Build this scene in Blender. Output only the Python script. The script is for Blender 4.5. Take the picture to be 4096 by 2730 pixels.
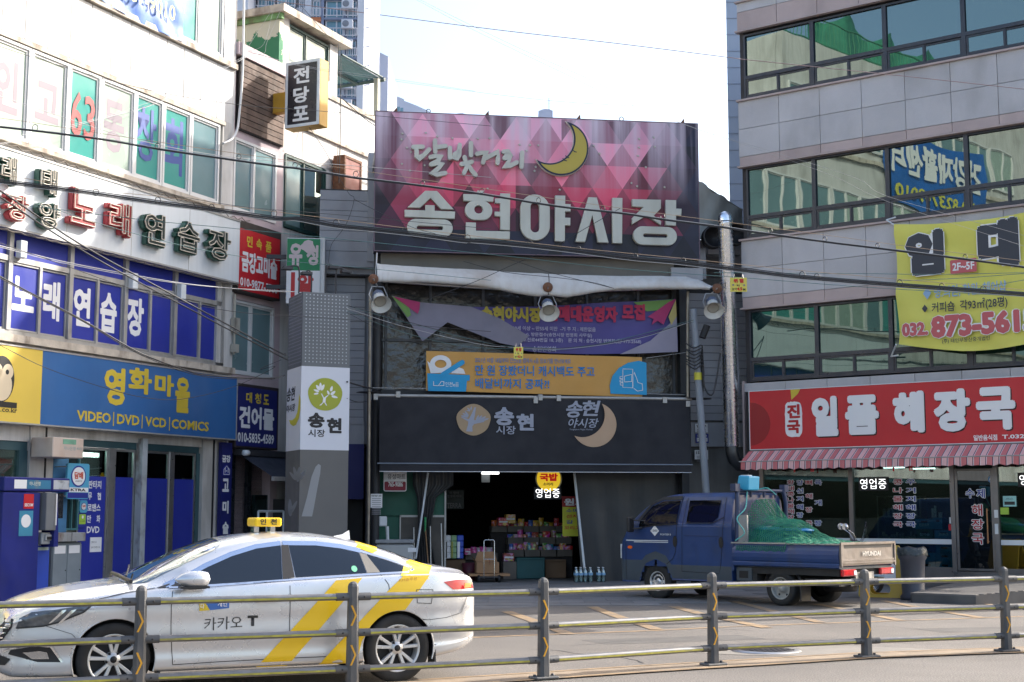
import bpy,bmesh,math,random
from mathutils import Vector,Matrix
from mathutils.bvhtree import BVHTree
random.seed(7)
for o in list(bpy.data.objects):bpy.data.objects.remove(o)
SC=bpy.context.scene
COL=SC.collection
R=math.radians
# ---------------------------------------------------------------- camera, sky, sun, exposure
FPX,CAMH=5600.0,1.68
PITCH=math.atan(683/FPX)
cam=bpy.data.cameras.new('camera')
cam.sensor_width=36.0
cam.lens=36.0*FPX/4096
cam.clip_start,cam.clip_end=0.1,2000
camo=bpy.data.objects.new('camera',cam)
COL.objects.link(camo)
camo.location=(0,0,CAMH)
camo.rotation_euler=(math.pi/2+PITCH,0,0)
SC.camera=camo
SUN_AZ,SUN_EL=26.0,31.5
wd=bpy.data.worlds.new('World');SC.world=wd;wd.use_nodes=True
nt=wd.node_tree;nt.nodes.clear()
sky=nt.nodes.new('ShaderNodeTexSky');sky.sky_type='NISHITA';sky.sun_disc=False
sky.sun_elevation=R(SUN_EL);sky.sun_rotation=R(90-SUN_AZ)
sky.air_density=1.0;sky.dust_density=4.0;sky.ozone_density=1.0;sky.altitude=20
bgn=nt.nodes.new('ShaderNodeBackground');bgn.inputs[1].default_value=0.15
wo=nt.nodes.new('ShaderNodeOutputWorld')
nt.links.new(sky.outputs[0],bgn.inputs[0]);nt.links.new(bgn.outputs[0],wo.inputs[0])
sun=bpy.data.lights.new('sun','SUN');sun.energy=2.8;sun.angle=R(0.53);sun.color=(1.0,0.95,0.88)
suno=bpy.data.objects.new('sun',sun);COL.objects.link(suno)
sd=Vector((math.cos(R(SUN_EL))*math.cos(R(SUN_AZ)),math.cos(R(SUN_EL))*math.sin(R(SUN_AZ)),math.sin(R(SUN_EL))))
suno.rotation_euler=sd.to_track_quat('Z','Y').to_euler()
suno.location=(10,10,40)
SC.view_settings.view_transform='Standard';SC.view_settings.look='None'
SC.view_settings.gamma=1.0;SC.view_settings.use_curve_mapping=False
SC.view_settings.exposure=1.45
SC.cycles.max_bounces=7;SC.cycles.transparent_max_bounces=12
SC.cycles.diffuse_bounces=3;SC.cycles.glossy_bounces=4
SC.cycles.use_denoising=True
SC.cycles.sample_clamp_indirect=6.0
# ---------------------------------------------------------------- survey: picture coordinates to facade planes
# The photograph was surveyed in enlarged regions; a region name + a point in it is a pixel of the photo.
_offs=dict(a=0,b=900,c=1900,d=2996);_ys={'1':0,'2':700,'3':1300,'4':1997}
_S={'t1':(2400,1850,2.6133),'t2':(3100,1850,2.6133),'t3':(1500,1850,2.6144),'t4':(0,1700,2.6133),'t5':(950,0,3.92),'t6':(0,2250,2.6144),'t7':(2600,900,3.92),'px':(0,0,1.0)}
def KK(r,x,y):
 if r in _S:
  a,b,s=_S[r];return a+x/s,b+y/s
 return _offs[r[0]]+x/2.139,_ys[r[1]]+y/2.139
_cp,_sp=math.cos(PITCH),math.sin(PITCH)
def ray(px,py):
 a=(px-2048)/FPX;b=(1365-py)/FPX
 return(a,_cp-b*_sp,_sp+b*_cp)
def atY(r,x,y,Y):
 d=ray(*KK(r,x,y));t=Y/d[1]
 return Vector((d[0]*t,Y,CAMH+d[2]*t))
def ground(r,x,y,z=0.0):
 d=ray(*KK(r,x,y));t=(z-CAMH)/d[2]
 return(d[0]*t,d[1]*t)
class Frame:
 """upright local frame: u to the right along a facade, v into it, z up"""
 def __init__(s,ox,oy,ux,uy):
  l=math.hypot(ux,uy);s.o=(ox,oy);s.u=(ux/l,uy/l);s.v=(-s.u[1],s.u[0])
  s.ang=math.atan2(s.u[1],s.u[0])
 def uz(s,r,x,y,v=0.0):
  d=ray(*KK(r,x,y));n=s.v
  t=(v+s.o[0]*n[0]+s.o[1]*n[1])/(d[0]*n[0]+d[1]*n[1])
  X,Y=d[0]*t,d[1]*t
  return((X-s.o[0])*s.u[0]+(Y-s.o[1])*s.u[1],CAMH+d[2]*t)
 def world(s,u,v,z):
  return Vector((s.o[0]+u*s.u[0]+v*s.v[0],s.o[1]+u*s.u[1]+v*s.v[1],z))
 def local(s,X,Y):
  dx,dy=X-s.o[0],Y-s.o[1]
  return(dx*s.u[0]+dy*s.u[1],dx*s.v[0]+dy*s.v[1])
 def mat(s,u,v,z):
  return Matrix.Translation(s.world(u,v,z))@Matrix.Rotation(s.ang,4,'Z')
W=Frame(0,0,1,0)
FL=Frame(-9.891,27.723,2639,5641)
FC=Frame(0,33.4,.99,.14)
FR=Frame(5.683,34.146,7695,-5641)
FT=Frame(-4.92,13.5,.917,.398)
FQ=Frame(2.741,28.854,.70,-.714)
# ---------------------------------------------------------------- materials
def srgb(h):
 h=h.lstrip('#');c=[int(h[i:i+2],16)/255 for i in(0,2,4)]
 return tuple(x/12.92 if x<.04045 else((x+.055)/1.055)**2.4 for x in c)
MATS={}
def mat(name,col,rough=.6,metal=0.0,var=.12,scale=2.0,streak=0.0,bump=0.0,bscale=60.0,emit=0.0,coat=0.0,spec=.5,dirt=None,dirtamt=0.0,dscale=1.2,dstreak=True,fine=0.0,rand=0.0,fscale=140):
 if name in MATS:return MATS[name]
 m=bpy.data.materials.new(name);m.use_nodes=True;n=m.node_tree;b=n.nodes['Principled BSDF']
 if isinstance(col,str):col=srgb(col)
 b.inputs['Roughness'].default_value=rough;b.inputs['Metallic'].default_value=metal
 b.inputs['Specular IOR Level'].default_value=spec
 if coat:b.inputs['Coat Weight'].default_value=coat;b.inputs['Coat Roughness'].default_value=.04
 if emit:
  b.inputs['Emission Color'].default_value=(*col,1);b.inputs['Emission Strength'].default_value=emit
 geo=n.nodes.new('ShaderNodeNewGeometry');N,L=n.nodes,n.links
 def noise(sc,det=4,vec=None):
  t=N.new('ShaderNodeTexNoise');t.inputs['Scale'].default_value=sc;t.inputs['Detail'].default_value=det
  L.new(vec or geo.outputs['Position'],t.inputs['Vector']);return t
 def rng(sock,a,b_,c,d):
  r=N.new('ShaderNodeMapRange');r.inputs[1].default_value=a;r.inputs[2].default_value=b_
  r.inputs[3].default_value=c;r.inputs[4].default_value=d;L.new(sock,r.inputs[0]);return r.outputs[0]
 def mix(fac,a,b_,typ='MIX'):
  x=N.new('ShaderNodeMix');x.data_type='RGBA';x.blend_type=typ
  (L.new(fac,x.inputs[0])if hasattr(fac,'links')else setattr(x.inputs[0],'default_value',fac))
  for s,i in((a,6),(b_,7)):
   if hasattr(s,'links'):L.new(s,x.inputs[i])
   else:x.inputs[i].default_value=(*s[:3],1)
  return x.outputs[2]
 cur=None
 if var or fine or streak or dirt:
  f=rng(noise(scale).outputs[0],.3,.7,1-var,1+var)
  cb=N.new('ShaderNodeCombineColor');[L.new(f,cb.inputs[i])for i in range(3)]
  cur=mix(1.0,col,cb.outputs[0],'MULTIPLY')
  if fine:
   f=rng(noise(fscale,2).outputs[0],.3,.7,1-fine,1+fine)
   cb=N.new('ShaderNodeCombineColor');[L.new(f,cb.inputs[i])for i in range(3)]
   cur=mix(1.0,cur,cb.outputs[0],'MULTIPLY')
  if rand:
   oi=N.new('ShaderNodeObjectInfo');f=rng(oi.outputs['Random'],0,1,1-rand,1+rand)
   cb=N.new('ShaderNodeCombineColor');[L.new(f,cb.inputs[i])for i in range(3)]
   cur=mix(1.0,cur,cb.outputs[0],'MULTIPLY')
  if streak:
   mp=N.new('ShaderNodeMapping');mp.inputs['Scale'].default_value=(9,9,.5)
   L.new(geo.outputs['Position'],mp.inputs['Vector'])
   f=rng(noise(1.0,5,mp.outputs[0]).outputs[0],.42,.75,0,streak)
   cur=mix(f,cur,dirt or tuple(c*.35 for c in col))
  if dirt and dirtamt:
   mp=N.new('ShaderNodeMapping');mp.inputs['Scale'].default_value=(1,1,.45 if dstreak else 1)
   L.new(geo.outputs['Position'],mp.inputs['Vector'])
   f=rng(noise(dscale,8,mp.outputs[0]).outputs[0],.5,.72,0,dirtamt)
   cur=mix(f,cur,dirt)
  L.new(cur,b.inputs['Base Color'])
  L.new(rng(noise(scale*2.3).outputs[0],.3,.7,max(0,rough-.08),min(1,rough+.08)),b.inputs['Roughness'])
 else:
  b.inputs['Base Color'].default_value=(*col,1)
 if bump:
  bp=N.new('ShaderNodeBump');bp.inputs['Strength'].default_value=min(1,bump);bp.inputs['Distance'].default_value=.01*max(1,bump)
  L.new(noise(bscale,5).outputs[0],bp.inputs['Height']);L.new(bp.outputs[0],b.inputs['Normal'])
 MATS[name]=m
 return m
def mirror_glass(name,dark,refl,fac,rough=.01,wave=.0):
 """coated window glass: tinted reflection over a dark body"""
 if name in MATS:return MATS[name]
 m=bpy.data.materials.new(name);m.use_nodes=True;n=m.node_tree;N,L=n.nodes,n.links;N.clear()
 out=N.new('ShaderNodeOutputMaterial');mx=N.new('ShaderNodeMixShader');d=N.new('ShaderNodeBsdfDiffuse');g=N.new('ShaderNodeBsdfGlossy')
 d.inputs[0].default_value=(*dark,1);g.inputs[0].default_value=(*refl,1);g.inputs['Roughness'].default_value=rough
 lw=N.new('ShaderNodeLayerWeight');lw.inputs[0].default_value=.35
 r=N.new('ShaderNodeMapRange');r.inputs[3].default_value=fac;r.inputs[4].default_value=1.0
 L.new(lw.outputs['Facing'],r.inputs[0]);L.new(r.outputs[0],mx.inputs[0]);L.new(d.outputs[0],mx.inputs[1]);L.new(g.outputs[0],mx.inputs[2]);L.new(mx.outputs[0],out.inputs[0])
 if wave:
  geo=N.new('ShaderNodeNewGeometry');t=N.new('ShaderNodeTexNoise');t.inputs['Scale'].default_value=1.1;t.inputs['Detail'].default_value=1
  bp=N.new('ShaderNodeBump');bp.inputs['Strength'].default_value=wave;bp.inputs['Distance'].default_value=.02
  L.new(geo.outputs['Position'],t.inputs['Vector']);L.new(t.outputs[0],bp.inputs['Height']);L.new(bp.outputs[0],g.inputs['Normal'])
 MATS[name]=m;return m
def see_glass(name,tint,refl=.12,rough=.0):
 """clear pane: tinted view through it plus a Fresnel reflection"""
 if name in MATS:return MATS[name]
 m=bpy.data.materials.new(name);m.use_nodes=True;n=m.node_tree;N,L=n.nodes,n.links;N.clear()
 out=N.new('ShaderNodeOutputMaterial');mx=N.new('ShaderNodeMixShader');t=N.new('ShaderNodeBsdfTransparent');g=N.new('ShaderNodeBsdfGlossy')
 t.inputs[0].default_value=(*tint,1);g.inputs[0].default_value=(.9,1,.97,1);g.inputs['Roughness'].default_value=rough
 lw=N.new('ShaderNodeLayerWeight');lw.inputs[0].default_value=.25
 r=N.new('ShaderNodeMapRange');r.inputs[3].default_value=refl;r.inputs[4].default_value=1.0
 L.new(lw.outputs['Fresnel'],r.inputs[0]);L.new(r.outputs[0],mx.inputs[0]);L.new(t.outputs[0],mx.inputs[1]);L.new(g.outputs[0],mx.inputs[2]);L.new(mx.outputs[0],out.inputs[0])
 MATS[name]=m;return m
# ---------------------------------------------------------------- mesh builders
class MB:
 def __init__(s):s.v=[];s.f=[];s.m=[];s.sm=[];s.mi=0;s.smooth=False
 def add(s,vs,fs):
  o=len(s.v);s.v+=[tuple(p)for p in vs]
  for f in fs:s.f.append([i+o for i in f]);s.m.append(s.mi);s.sm.append(s.smooth)
  return s
 def box(s,u0,u1,v0,v1,z0,z1):
  u0,u1=min(u0,u1),max(u0,u1);v0,v1=min(v0,v1),max(v0,v1);z0,z1=min(z0,z1),max(z0,z1)
  vs=[(u0,v0,z0),(u1,v0,z0),(u1,v1,z0),(u0,v1,z0),(u0,v0,z1),(u1,v0,z1),(u1,v1,z1),(u0,v1,z1)]
  return s.add(vs,[(0,3,2,1),(4,5,6,7),(0,1,5,4),(1,2,6,5),(2,3,7,6),(3,0,4,7)])
 def frame(s,u0,u1,v0,v1,z0,z1,w,wb=None):
  wb=wb or w
  s.box(u0,u1,v0,v1,z0,z0+wb);s.box(u0,u1,v0,v1,z1-w,z1)
  s.box(u0,u0+w,v0,v1,z0+wb,z1-w);s.box(u1-w,u1,v0,v1,z0+wb,z1-w);return s
 def prism(s,pts,v0,v1):
  """polygon in (u,z), counter-clockwise seen from the street, from v0 (front) to v1 (back)"""
  a=sum(pts[i][0]*pts[(i+1)%len(pts)][1]-pts[(i+1)%len(pts)][0]*pts[i][1]for i in range(len(pts)))
  if a<0:pts=pts[::-1]
  if v0>v1:v0,v1=v1,v0
  n=len(pts);vs=[(p[0],v0,p[1])for p in pts]+[(p[0],v1,p[1])for p in pts]
  fs=[tuple(range(n)),tuple(range(2*n-1,n-1,-1))]
  fs+=[(i+n,(i+1)%n+n,(i+1)%n,i)for i in range(n)]
  return s.add(vs,fs)
 def prismz(s,pts,z0,z1):
  a=sum(pts[i][0]*pts[(i+1)%len(pts)][1]-pts[(i+1)%len(pts)][0]*pts[i][1]for i in range(len(pts)))
  if a<0:pts=pts[::-1]
  n=len(pts);vs=[(p[0],p[1],z0)for p in pts]+[(p[0],p[1],z1)for p in pts]
  return s.add(vs,[tuple(range(n-1,-1,-1)),tuple(range(n,2*n))]+[(i,(i+1)%n,(i+1)%n+n,i+n)for i in range(n)])
 def tube(s,pts,r,n=8,caps=True):
  pts=[Vector(p)for p in pts];k=len(pts);rs=r if isinstance(r,(list,tuple))else[r]*k
  up=None;rings=[]
  for i,p in enumerate(pts):
   d=(pts[min(i+1,k-1)]-pts[max(i-1,0)])
   if d.length<1e-9:d=Vector((0,0,1))
   d.normalize()
   if up is None:
    up=Vector((0,0,1))if abs(d.z)<.9 else Vector((1,0,0))
   x=d.cross(up).normalized();up=x.cross(d).normalized()
   rings.append([p+(x*math.cos(2*math.pi*j/n)+up*math.sin(2*math.pi*j/n))*rs[i]for j in range(n)])
  sm=s.smooth;s.smooth=n>4
  fs=[(i*n+j,i*n+(j+1)%n,(i+1)*n+(j+1)%n,(i+1)*n+j)for i in range(k-1)for j in range(n)]
  s.add([p for r_ in rings for p in r_],[f[::-1]for f in fs])
  s.smooth=False
  if caps:
   s.add(rings[0],[tuple(range(n))]);s.add(rings[-1],[tuple(range(n-1,-1,-1))])
  s.smooth=sm;return s
 def lathe(s,c,prof,n=16,axis='z',arc=None):
  """profile of (radius, height) about an axis through c"""
  ax={'z':(Vector((1,0,0)),Vector((0,1,0)),Vector((0,0,1))),'v':(Vector((1,0,0)),Vector((0,0,1)),Vector((0,-1,0))),'u':(Vector((0,1,0)),Vector((0,0,1)),Vector((1,0,0)))}[axis]if isinstance(axis,str)else axis
  c=Vector(c);sm=s.smooth;s.smooth=True
  vs=[c+ax[0]*(r*math.cos(2*math.pi*j/n))+ax[1]*(r*math.sin(2*math.pi*j/n))+ax[2]*h for r,h in prof for j in range(n)]
  fs=[(i*n+j,i*n+(j+1)%n,(i+1)*n+(j+1)%n,(i+1)*n+j)for i in range(len(prof)-1)for j in range(n)]
  s.add(vs,fs);s.smooth=sm;return s
 def disc(s,c,r,n=20,axis='v',rz=None):
  rz=rz or r
  pts=[(c[0]+r*math.cos(2*math.pi*j/n),c[2]+rz*math.sin(2*math.pi*j/n))for j in range(n)]
  return s.add([(p[0],c[1],p[1])for p in pts],[tuple(range(n))])
 def grid(s,P):
  """P[i][j] rows of points"""
  a,b=len(P),len(P[0])
  return s.add([p for r_ in P for p in r_],[(i*b+j,i*b+j+1,(i+1)*b+j+1,(i+1)*b+j)for i in range(a-1)for j in range(b-1)])
 def ribbon(s,pts,w,v0,v1,caps=4):
  """flat brush stroke of width w in the (u,z) plane with round ends"""
  P=[Vector((p[0],p[1]))for p in pts];k=len(P);Lf,Rt=[],[]
  for i in range(k):
   d=(P[min(i+1,k-1)]-P[max(i-1,0)]).normalized();nn=Vector((-d.y,d.x))
   if 0<i<k-1:
    d0=(P[i]-P[i-1]).normalized();c=max(.55,abs(nn.dot(Vector((-d0 .y,d0 .x)))))
   else:c=1
   ww=w/c
   Lf.append(P[i]+nn*ww/2);Rt.append(P[i]-nn*ww/2)
  d=(P[-1]-P[-2]).normalized();a0=math.atan2(d.y,d.x)
  c1=[P[-1]+Vector((math.cos(a0+math.pi/2-math.pi*t/(caps+1)),math.sin(a0+math.pi/2-math.pi*t/(caps+1))))*w/2 for t in range(1,caps+1)]
  d=(P[0]-P[1]).normalized();a0=math.atan2(d.y,d.x)
  c0=[P[0]+Vector((math.cos(a0+math.pi/2-math.pi*t/(caps+1)),math.sin(a0+math.pi/2-math.pi*t/(caps+1))))*w/2 for t in range(1,caps+1)]
  out=Lf+c1+Rt[::-1]+c0;n=len(out)
  vs=[(p.x,v0,p.y)for p in out]+[(p.x,v1,p.y)for p in out]
  fs=[(i,(i+1)%n,(i+1)%n+n,i+n)for i in range(n)]
  for i in range(k-1):
   fs.append((i,n-caps-1-i,n-caps-2-i,i+1))
  fs.append(tuple([k-1]+[k+caps]+list(range(k+caps-1,k-1,-1))))
  fs.append(tuple([n-caps-1,0]+list(range(n-1,n-caps-1,-1))))
  return s.add(vs,fs)
 def mesh(s,name,mats,off=(0,0,0),bevel=0,seg=2):
  me=bpy.data.meshes.new(name)
  me.from_pydata([(a-off[0],b-off[1],c-off[2])for a,b,c in s.v],[],s.f)
  for m in(mats if isinstance(mats,(list,tuple))else[mats]):me.materials.append(m)
  me.polygons.foreach_set('material_index',s.m);me.polygons.foreach_set('use_smooth',s.sm)
  if bevel:
   bm=bmesh.new();bm.from_mesh(me);bmesh.ops.remove_doubles(bm,verts=bm.verts,dist=1e-5)
   es=[e for e in bm.edges if len(e.link_faces)==2 and e.calc_face_angle(0)>.6]
   bmesh.ops.bevel(bm,geom=es,offset=bevel,segments=seg,affect='EDGES',profile=.5,clamp_overlap=True)
   bm.to_mesh(me);bm.free()
   if seg>1:me.polygons.foreach_set('use_smooth',[False]*len(me.polygons))
  me.update();return me
def setp(o,label=None,cat=None,group=None,kind=None):
 if label:o['label']=label
 if cat:o['category']=cat
 if group:o['group']=group
 if kind:o['kind']=kind
 return o
class Thing:
 def __init__(s,fr,name,label,cat,base,group=None,kind=None):
  s.fr,s.b=fr,base
  s.o=bpy.data.objects.new(name,None);s.o.empty_display_size=.2;COL.objects.link(s.o)
  s.o.matrix_world=fr.mat(*base);setp(s.o,label,cat,group,kind)
 def part(s,name,mb,m,parent=None,label=None,kind=None,bevel=0,seg=1):
  me=mb if isinstance(mb,bpy.types.Mesh)else mb.mesh(name,m,s.b,bevel,seg)
  o=bpy.data.objects.new(name,me);COL.objects.link(o);o.parent=parent or s.o
  setp(o,label,kind=kind);return o
 def piece(s,name,me,u0,u1,v0,v1,z0,z1,parent=None):
  """a unit-box piece sharing one mesh, placed and sized"""
  o=bpy.data.objects.new(name,me);COL.objects.link(o);o.parent=parent or s.o
  o.location=((u0+u1)/2-s.b[0],(v0+v1)/2-s.b[1],(z0+z1)/2-s.b[2])
  o.scale=(abs(u1-u0),abs(v1-v0),abs(z1-z0));return o
def solo(fr,name,label,cat,base,mb,m,group=None,kind=None,bevel=0,seg=1):
 me=mb if isinstance(mb,bpy.types.Mesh)else mb.mesh(name,m,base,bevel,seg)
 o=bpy.data.objects.new(name,me);COL.objects.link(o);o.matrix_world=fr.mat(*base)
 return setp(o,label,cat,group,kind)
def unitbox(name,m,bevel=0):
 b=MB();b.box(-.5,.5,-.5,.5,-.5,.5);return b.mesh(name,m)
def copy_tree(o,parent=None):
 c=o.copy();COL.objects.link(c);c.parent=parent
 for ch in list(o.children):copy_tree(ch,c)
 return c
def curve_mesh(loops,ext=0.0,bev=0.0):
 """filled planar loops (holes by even-odd) in (x,y) with thickness ext"""
 c=bpy.data.curves.new('outline','CURVE');c.dimensions='2D';c.fill_mode='BOTH';c.extrude=ext/2
 c.bevel_depth=bev;c.bevel_resolution=1
 for lp in loops:
  sp=c.splines.new('POLY');sp.points.add(len(lp)-1)
  for i,p in enumerate(lp):sp.points[i].co=(p[0],p[1],0,1)
  sp.use_cyclic_u=True
 o=bpy.data.objects.new('outline',c);me=bpy.data.meshes.new_from_object(o)
 bpy.data.objects.remove(o);bpy.data.curves.remove(c);return me
_TC={}
def text_mesh(s,bold=0.0,ext=0.0,res=2,spacing=1.0,line=1.0,align='LEFT',shear=0.0):
 """lettering; heavy weights are laid up from shifted copies a hair apart in depth"""
 key=(s,bold,ext,res,spacing,line,align,shear)
 if key in _TC:return _TC[key].copy()
 off=min(bold,.016);ex=bold-off
 c=bpy.data.curves.new('text','FONT');c.body=s;c.offset=off;c.extrude=ext/2;c.resolution_u=res
 c.space_character=spacing;c.space_line=line;c.align_x=align;c.shear=shear
 o=bpy.data.objects.new('text',c);me=bpy.data.meshes.new_from_object(o)
 bpy.data.objects.remove(o);bpy.data.curves.remove(c)
 if ex>.004:
  vs=[tuple(v.co)for v in me.vertices];fs=[tuple(p.vertices)for p in me.polygons];V,F_=[],[]
  for k in range(9):
   dx,dy=(0,0)if k==8 else(ex*math.cos(k*math.pi/4),ex*math.sin(k*math.pi/4));o_=len(V)
   V+=[(x+dx,y+dy,z+k*.00025)for x,y,z in vs];F_+=[tuple(i+o_ for i in f)for f in fs]
  me=bpy.data.meshes.new('text');me.from_pydata(V,[],F_)
 _TC[key]=me;return me.copy()
def fit(me,u0,u1,z0,z1,v,base,rot=0.0,keep=False):
 """lay an (x,y) mesh into the box u0..u1, z0..z1 of a facade plane at depth v; front at v"""
 xs=[p.co.x for p in me.vertices];ys=[p.co.y for p in me.vertices];zs=[p.co.z for p in me.vertices]
 if not xs:return me
 x0,x1,y0,y1,zm=min(xs),max(xs),min(ys),max(ys),max(zs)
 sx=(u1-u0)/max(1e-6,x1-x0);sy=(z1-z0)/max(1e-6,y1-y0)
 if keep:sx=sy=min(sx,sy)
 cu,cz=(u0+u1)/2,(z0+z1)/2;cr,sr=math.cos(rot),math.sin(rot)
 for p in me.vertices:
  a=(p.co.x-(x0+x1)/2)*sx;b=(p.co.y-(y0+y1)/2)*sy
  p.co=(cu+a*cr-b*sr-base[0],v+(zm-p.co.z)-base[1],cz+a*sr+b*cr-base[2])
 me.update();return me
def lay(th,me,m,u0,u1,z0,z1,v,name='lettering',parent=None,rot=0.0,keep=False,label=None):
 fit(me,u0,u1,z0,z1,v,th.b,rot,keep);me.materials.clear();me.materials.append(m);me.name=name
 return th.part(name,me,m,parent,label)
def txt(th,s,m,u0,u1,z0,z1,v,bold=0.02,ext=0.0,name='lettering',parent=None,rot=0.0,res=2,**k):
 return lay(th,text_mesh(s,bold,ext,res,**k),m,u0,u1,z0,z1,v,name,parent,rot)
def join_meshes(lst):
 bm=bmesh.new()
 for me in lst:bm.from_mesh(me);bpy.data.meshes.remove(me)
 me=bpy.data.meshes.new('joined');bm.to_mesh(me);bm.free();return me
def chars(th,lst,m,v,bold=.02,ext=0.0,name='lettering',parent=None,res=2,shear=0.0):
 """lst of (string, u0, u1, z0, z1) laid as one printed piece"""
 for s,a,b,c,d in lst:
  me=fit(text_mesh(s,bold,ext,res,shear=shear),a,b,c,d,v,th.b)
  me.materials.clear();me.materials.append(m);me.name=name;o=th.part(name,me,m,parent)
 return o
def stadium(u0,u1,z0,z1,n=10):
 w,h=u1-u0,z1-z0;r=min(w,h)/2;pts=[]
 for(cx,cz,a0)in((u1-r,z1-r,0),(u0+r,z1-r,90),(u0+r,z0+r,180),(u1-r,z0+r,270)):
  for k in range(n+1):a=R(a0+90*k/n);pts.append((cx+r*math.cos(a),cz+r*math.sin(a)))
 return pts
def rrect(u0,u1,z0,z1,r,n=4):
 pts=[]
 for(cx,cz,a0)in((u1-r,z1-r,0),(u0+r,z1-r,90),(u0+r,z0+r,180),(u1-r,z0+r,270)):
  for k in range(n+1):a=R(a0+90*k/n);pts.append((cx+r*math.cos(a),cz+r*math.sin(a)))
 return pts
def place_loops(th,loops,m,v,ext,name,parent=None,bev=0.0,label=None):
 """loops already in (u,z) metres"""
 me=curve_mesh(loops,ext,bev)
 if len(me.vertices):
  zm=max(p.co.z for p in me.vertices)
  for p in me.vertices:p.co=(p.co.x-th.b[0],v+(zm-p.co.z)-th.b[1],p.co.y-th.b[2])
 me.materials.append(m);me.name=name;me.update()
 return th.part(name,me,m,parent,label)
def crescent(c,r,c2,r2,n=28):
 """outline of disc c,r minus disc c2,r2"""
 dx,dy=c2[0]-c[0],c2[1]-c[1];d=math.hypot(dx,dy);a=math.atan2(dy,dx)
 x=(d*d+r*r-r2*r2)/(2*d);al=math.acos(x/r);be=math.acos(max(-1,min(1,(d-x)/r2)))
 out=[(c[0]+r*math.cos(a+al+(2*math.pi-2*al)*k/n),c[1]+r*math.sin(a+al+(2*math.pi-2*al)*k/n))for k in range(n+1)]
 inn=[(c2[0]+r2*math.cos(a+math.pi+be-2*be*k/n),c2[1]+r2*math.sin(a+math.pi+be-2*be*k/n))for k in range(n+1)]
 return out+inn[1:-1]
def smooth_path(pts,n=6):
 P=[Vector(p)for p in pts];P=[P[0]*2-P[1]]+P+[P[-1]*2-P[-2]];out=[]
 for i in range(1,len(P)-2):
  for k in range(n):
   t=k/n;a,b,c,d=P[i-1],P[i],P[i+1],P[i+2]
   out.append(.5*((2*b)+(c-a)*t+(2*a-5*b+4*c-d)*t*t+(3*b-a-3*c+d)*t**3))
 out.append(P[-2]);return out
# ================================================================ MATERIALS IN USE
M_asph=mat('asphalt',(.150,.136,.122),.85,var=.16,scale=.7,fine=.6,fscale=60,bump=.8,bscale=90,dirt=(.085,.078,.072),dirtamt=.6,dscale=.35,dstreak=False)
M_lot=mat('worn concrete paving',(.17,.165,.165),.85,var=.14,scale=1.1,fine=.15,bump=.3,bscale=60,dirt=(.1,.095,.09),dirtamt=.5,dscale=.5,dstreak=False)
M_slab=mat('paving slab',(.19,.185,.185),.85,rand=.14,var=.1,scale=1.4,fine=.12,bump=.3,bscale=60,dirt=(.12,.11,.105),dirtamt=.5,dscale=.6,dstreak=False)
M_yel_line=mat('worn yellow road paint',(.29,.20,.115),.8,var=.2,scale=5,fine=.35,dirt=(.15,.135,.12),dirtamt=1,dscale=3.5,dstreak=False)
M_median=mat('dusty median strip',(.26,.20,.14),.9,var=.2,scale=3,fine=.25,dirt=(.2,.18,.16),dirtamt=.5,dscale=2,dstreak=False,bump=.4)
M_white_line=mat('worn white road paint',(.5,.48,.45),.8,var=.15,scale=5,fine=.2,dirt=(.2,.18,.16),dirtamt=.7,dscale=3,dstreak=False)
M_white=mat('white painted wall',(.60,.585,.56),.7,var=.07,scale=1.2,streak=.35,dirt=(.27,.25,.22),dirtamt=.6,dscale=1.3,bump=.15)
M_wpanel=mat('white metal cladding',(.60,.60,.595),.5,rand=.05,var=.04,scale=1.5,streak=.25,dirt=(.38,.35,.31),dirtamt=.5,dscale=1.3)
M_ledge=mat('stained concrete ledge',(.52,.46,.38),.85,var=.2,scale=3,dirt=(.16,.12,.09),dirtamt=.8,dscale=4,bump=.5,bscale=30)
M_pvc=mat('white pvc window frame',(.64,.64,.63),.4,var=.03,scale=2,dirt=(.5,.47,.42),dirtamt=.3,dscale=3)
M_alu=mat('grey aluminium',(.42,.41,.39),.45,metal=.4,var=.08,scale=3,dirt=(.22,.2,.18),dirtamt=.5,dscale=4)
M_steel=mat('steel',(.5,.5,.5),.35,metal=.9,var=.08,scale=6)
M_dkmetal=mat('dark metal',(.05,.05,.055),.5,metal=.3,var=.1,scale=5)
M_black=mat('black',(.012,.012,.014),.6,var=0)
M_rust=mat('rusty iron',(.17,.08,.045),.85,var=.3,scale=8,bump=.4)
M_cable=mat('black cable',(.03,.03,.033),.5,var=.1,scale=5)
M_cable_g=mat('grey cable',(.4,.4,.4),.5,var=.1,scale=5)
M_cable_t=mat('teal cable',(.08,.17,.17),.5,var=.1,scale=5)
M_cable_b=mat('tan messenger wire',(.42,.3,.2),.5,var=.1,scale=5)
M_blue=mat('blue window film',(.022,.034,.30),.4,var=.1,scale=1.0,streak=.12,dirt=(.05,.07,.3),dirtamt=.3)
M_bluelt=mat('lit blue film',(.03,.045,.34),.4,var=.1,scale=1.0)
M_bluesign=mat('blue sign face',(.025,.12,.33),.45,var=.08,scale=1.0,streak=.1,dirt=(.06,.16,.36),dirtamt=.4)
M_yelsign=mat('yellow sign face',(.72,.52,.08),.5,var=.05,scale=1.0)
M_yellow=mat('yellow print',(.62,.46,.04),.5,var=.04)
M_wprint=mat('white print',(.78,.78,.78),.5,var=0)
M_bprint=mat('black print',(.02,.02,.02),.5,var=0)
M_rprint=mat('red print',(.5,.02,.02),.5,var=0)
M_navyprint=mat('navy print',(.02,.03,.25),.5,var=0)
M_navy=mat('navy panel',(.012,.016,.13),.45,var=.1,scale=1)
M_red=mat('red sign face',(.52,.012,.02),.45,var=.05,scale=1.2)
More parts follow.
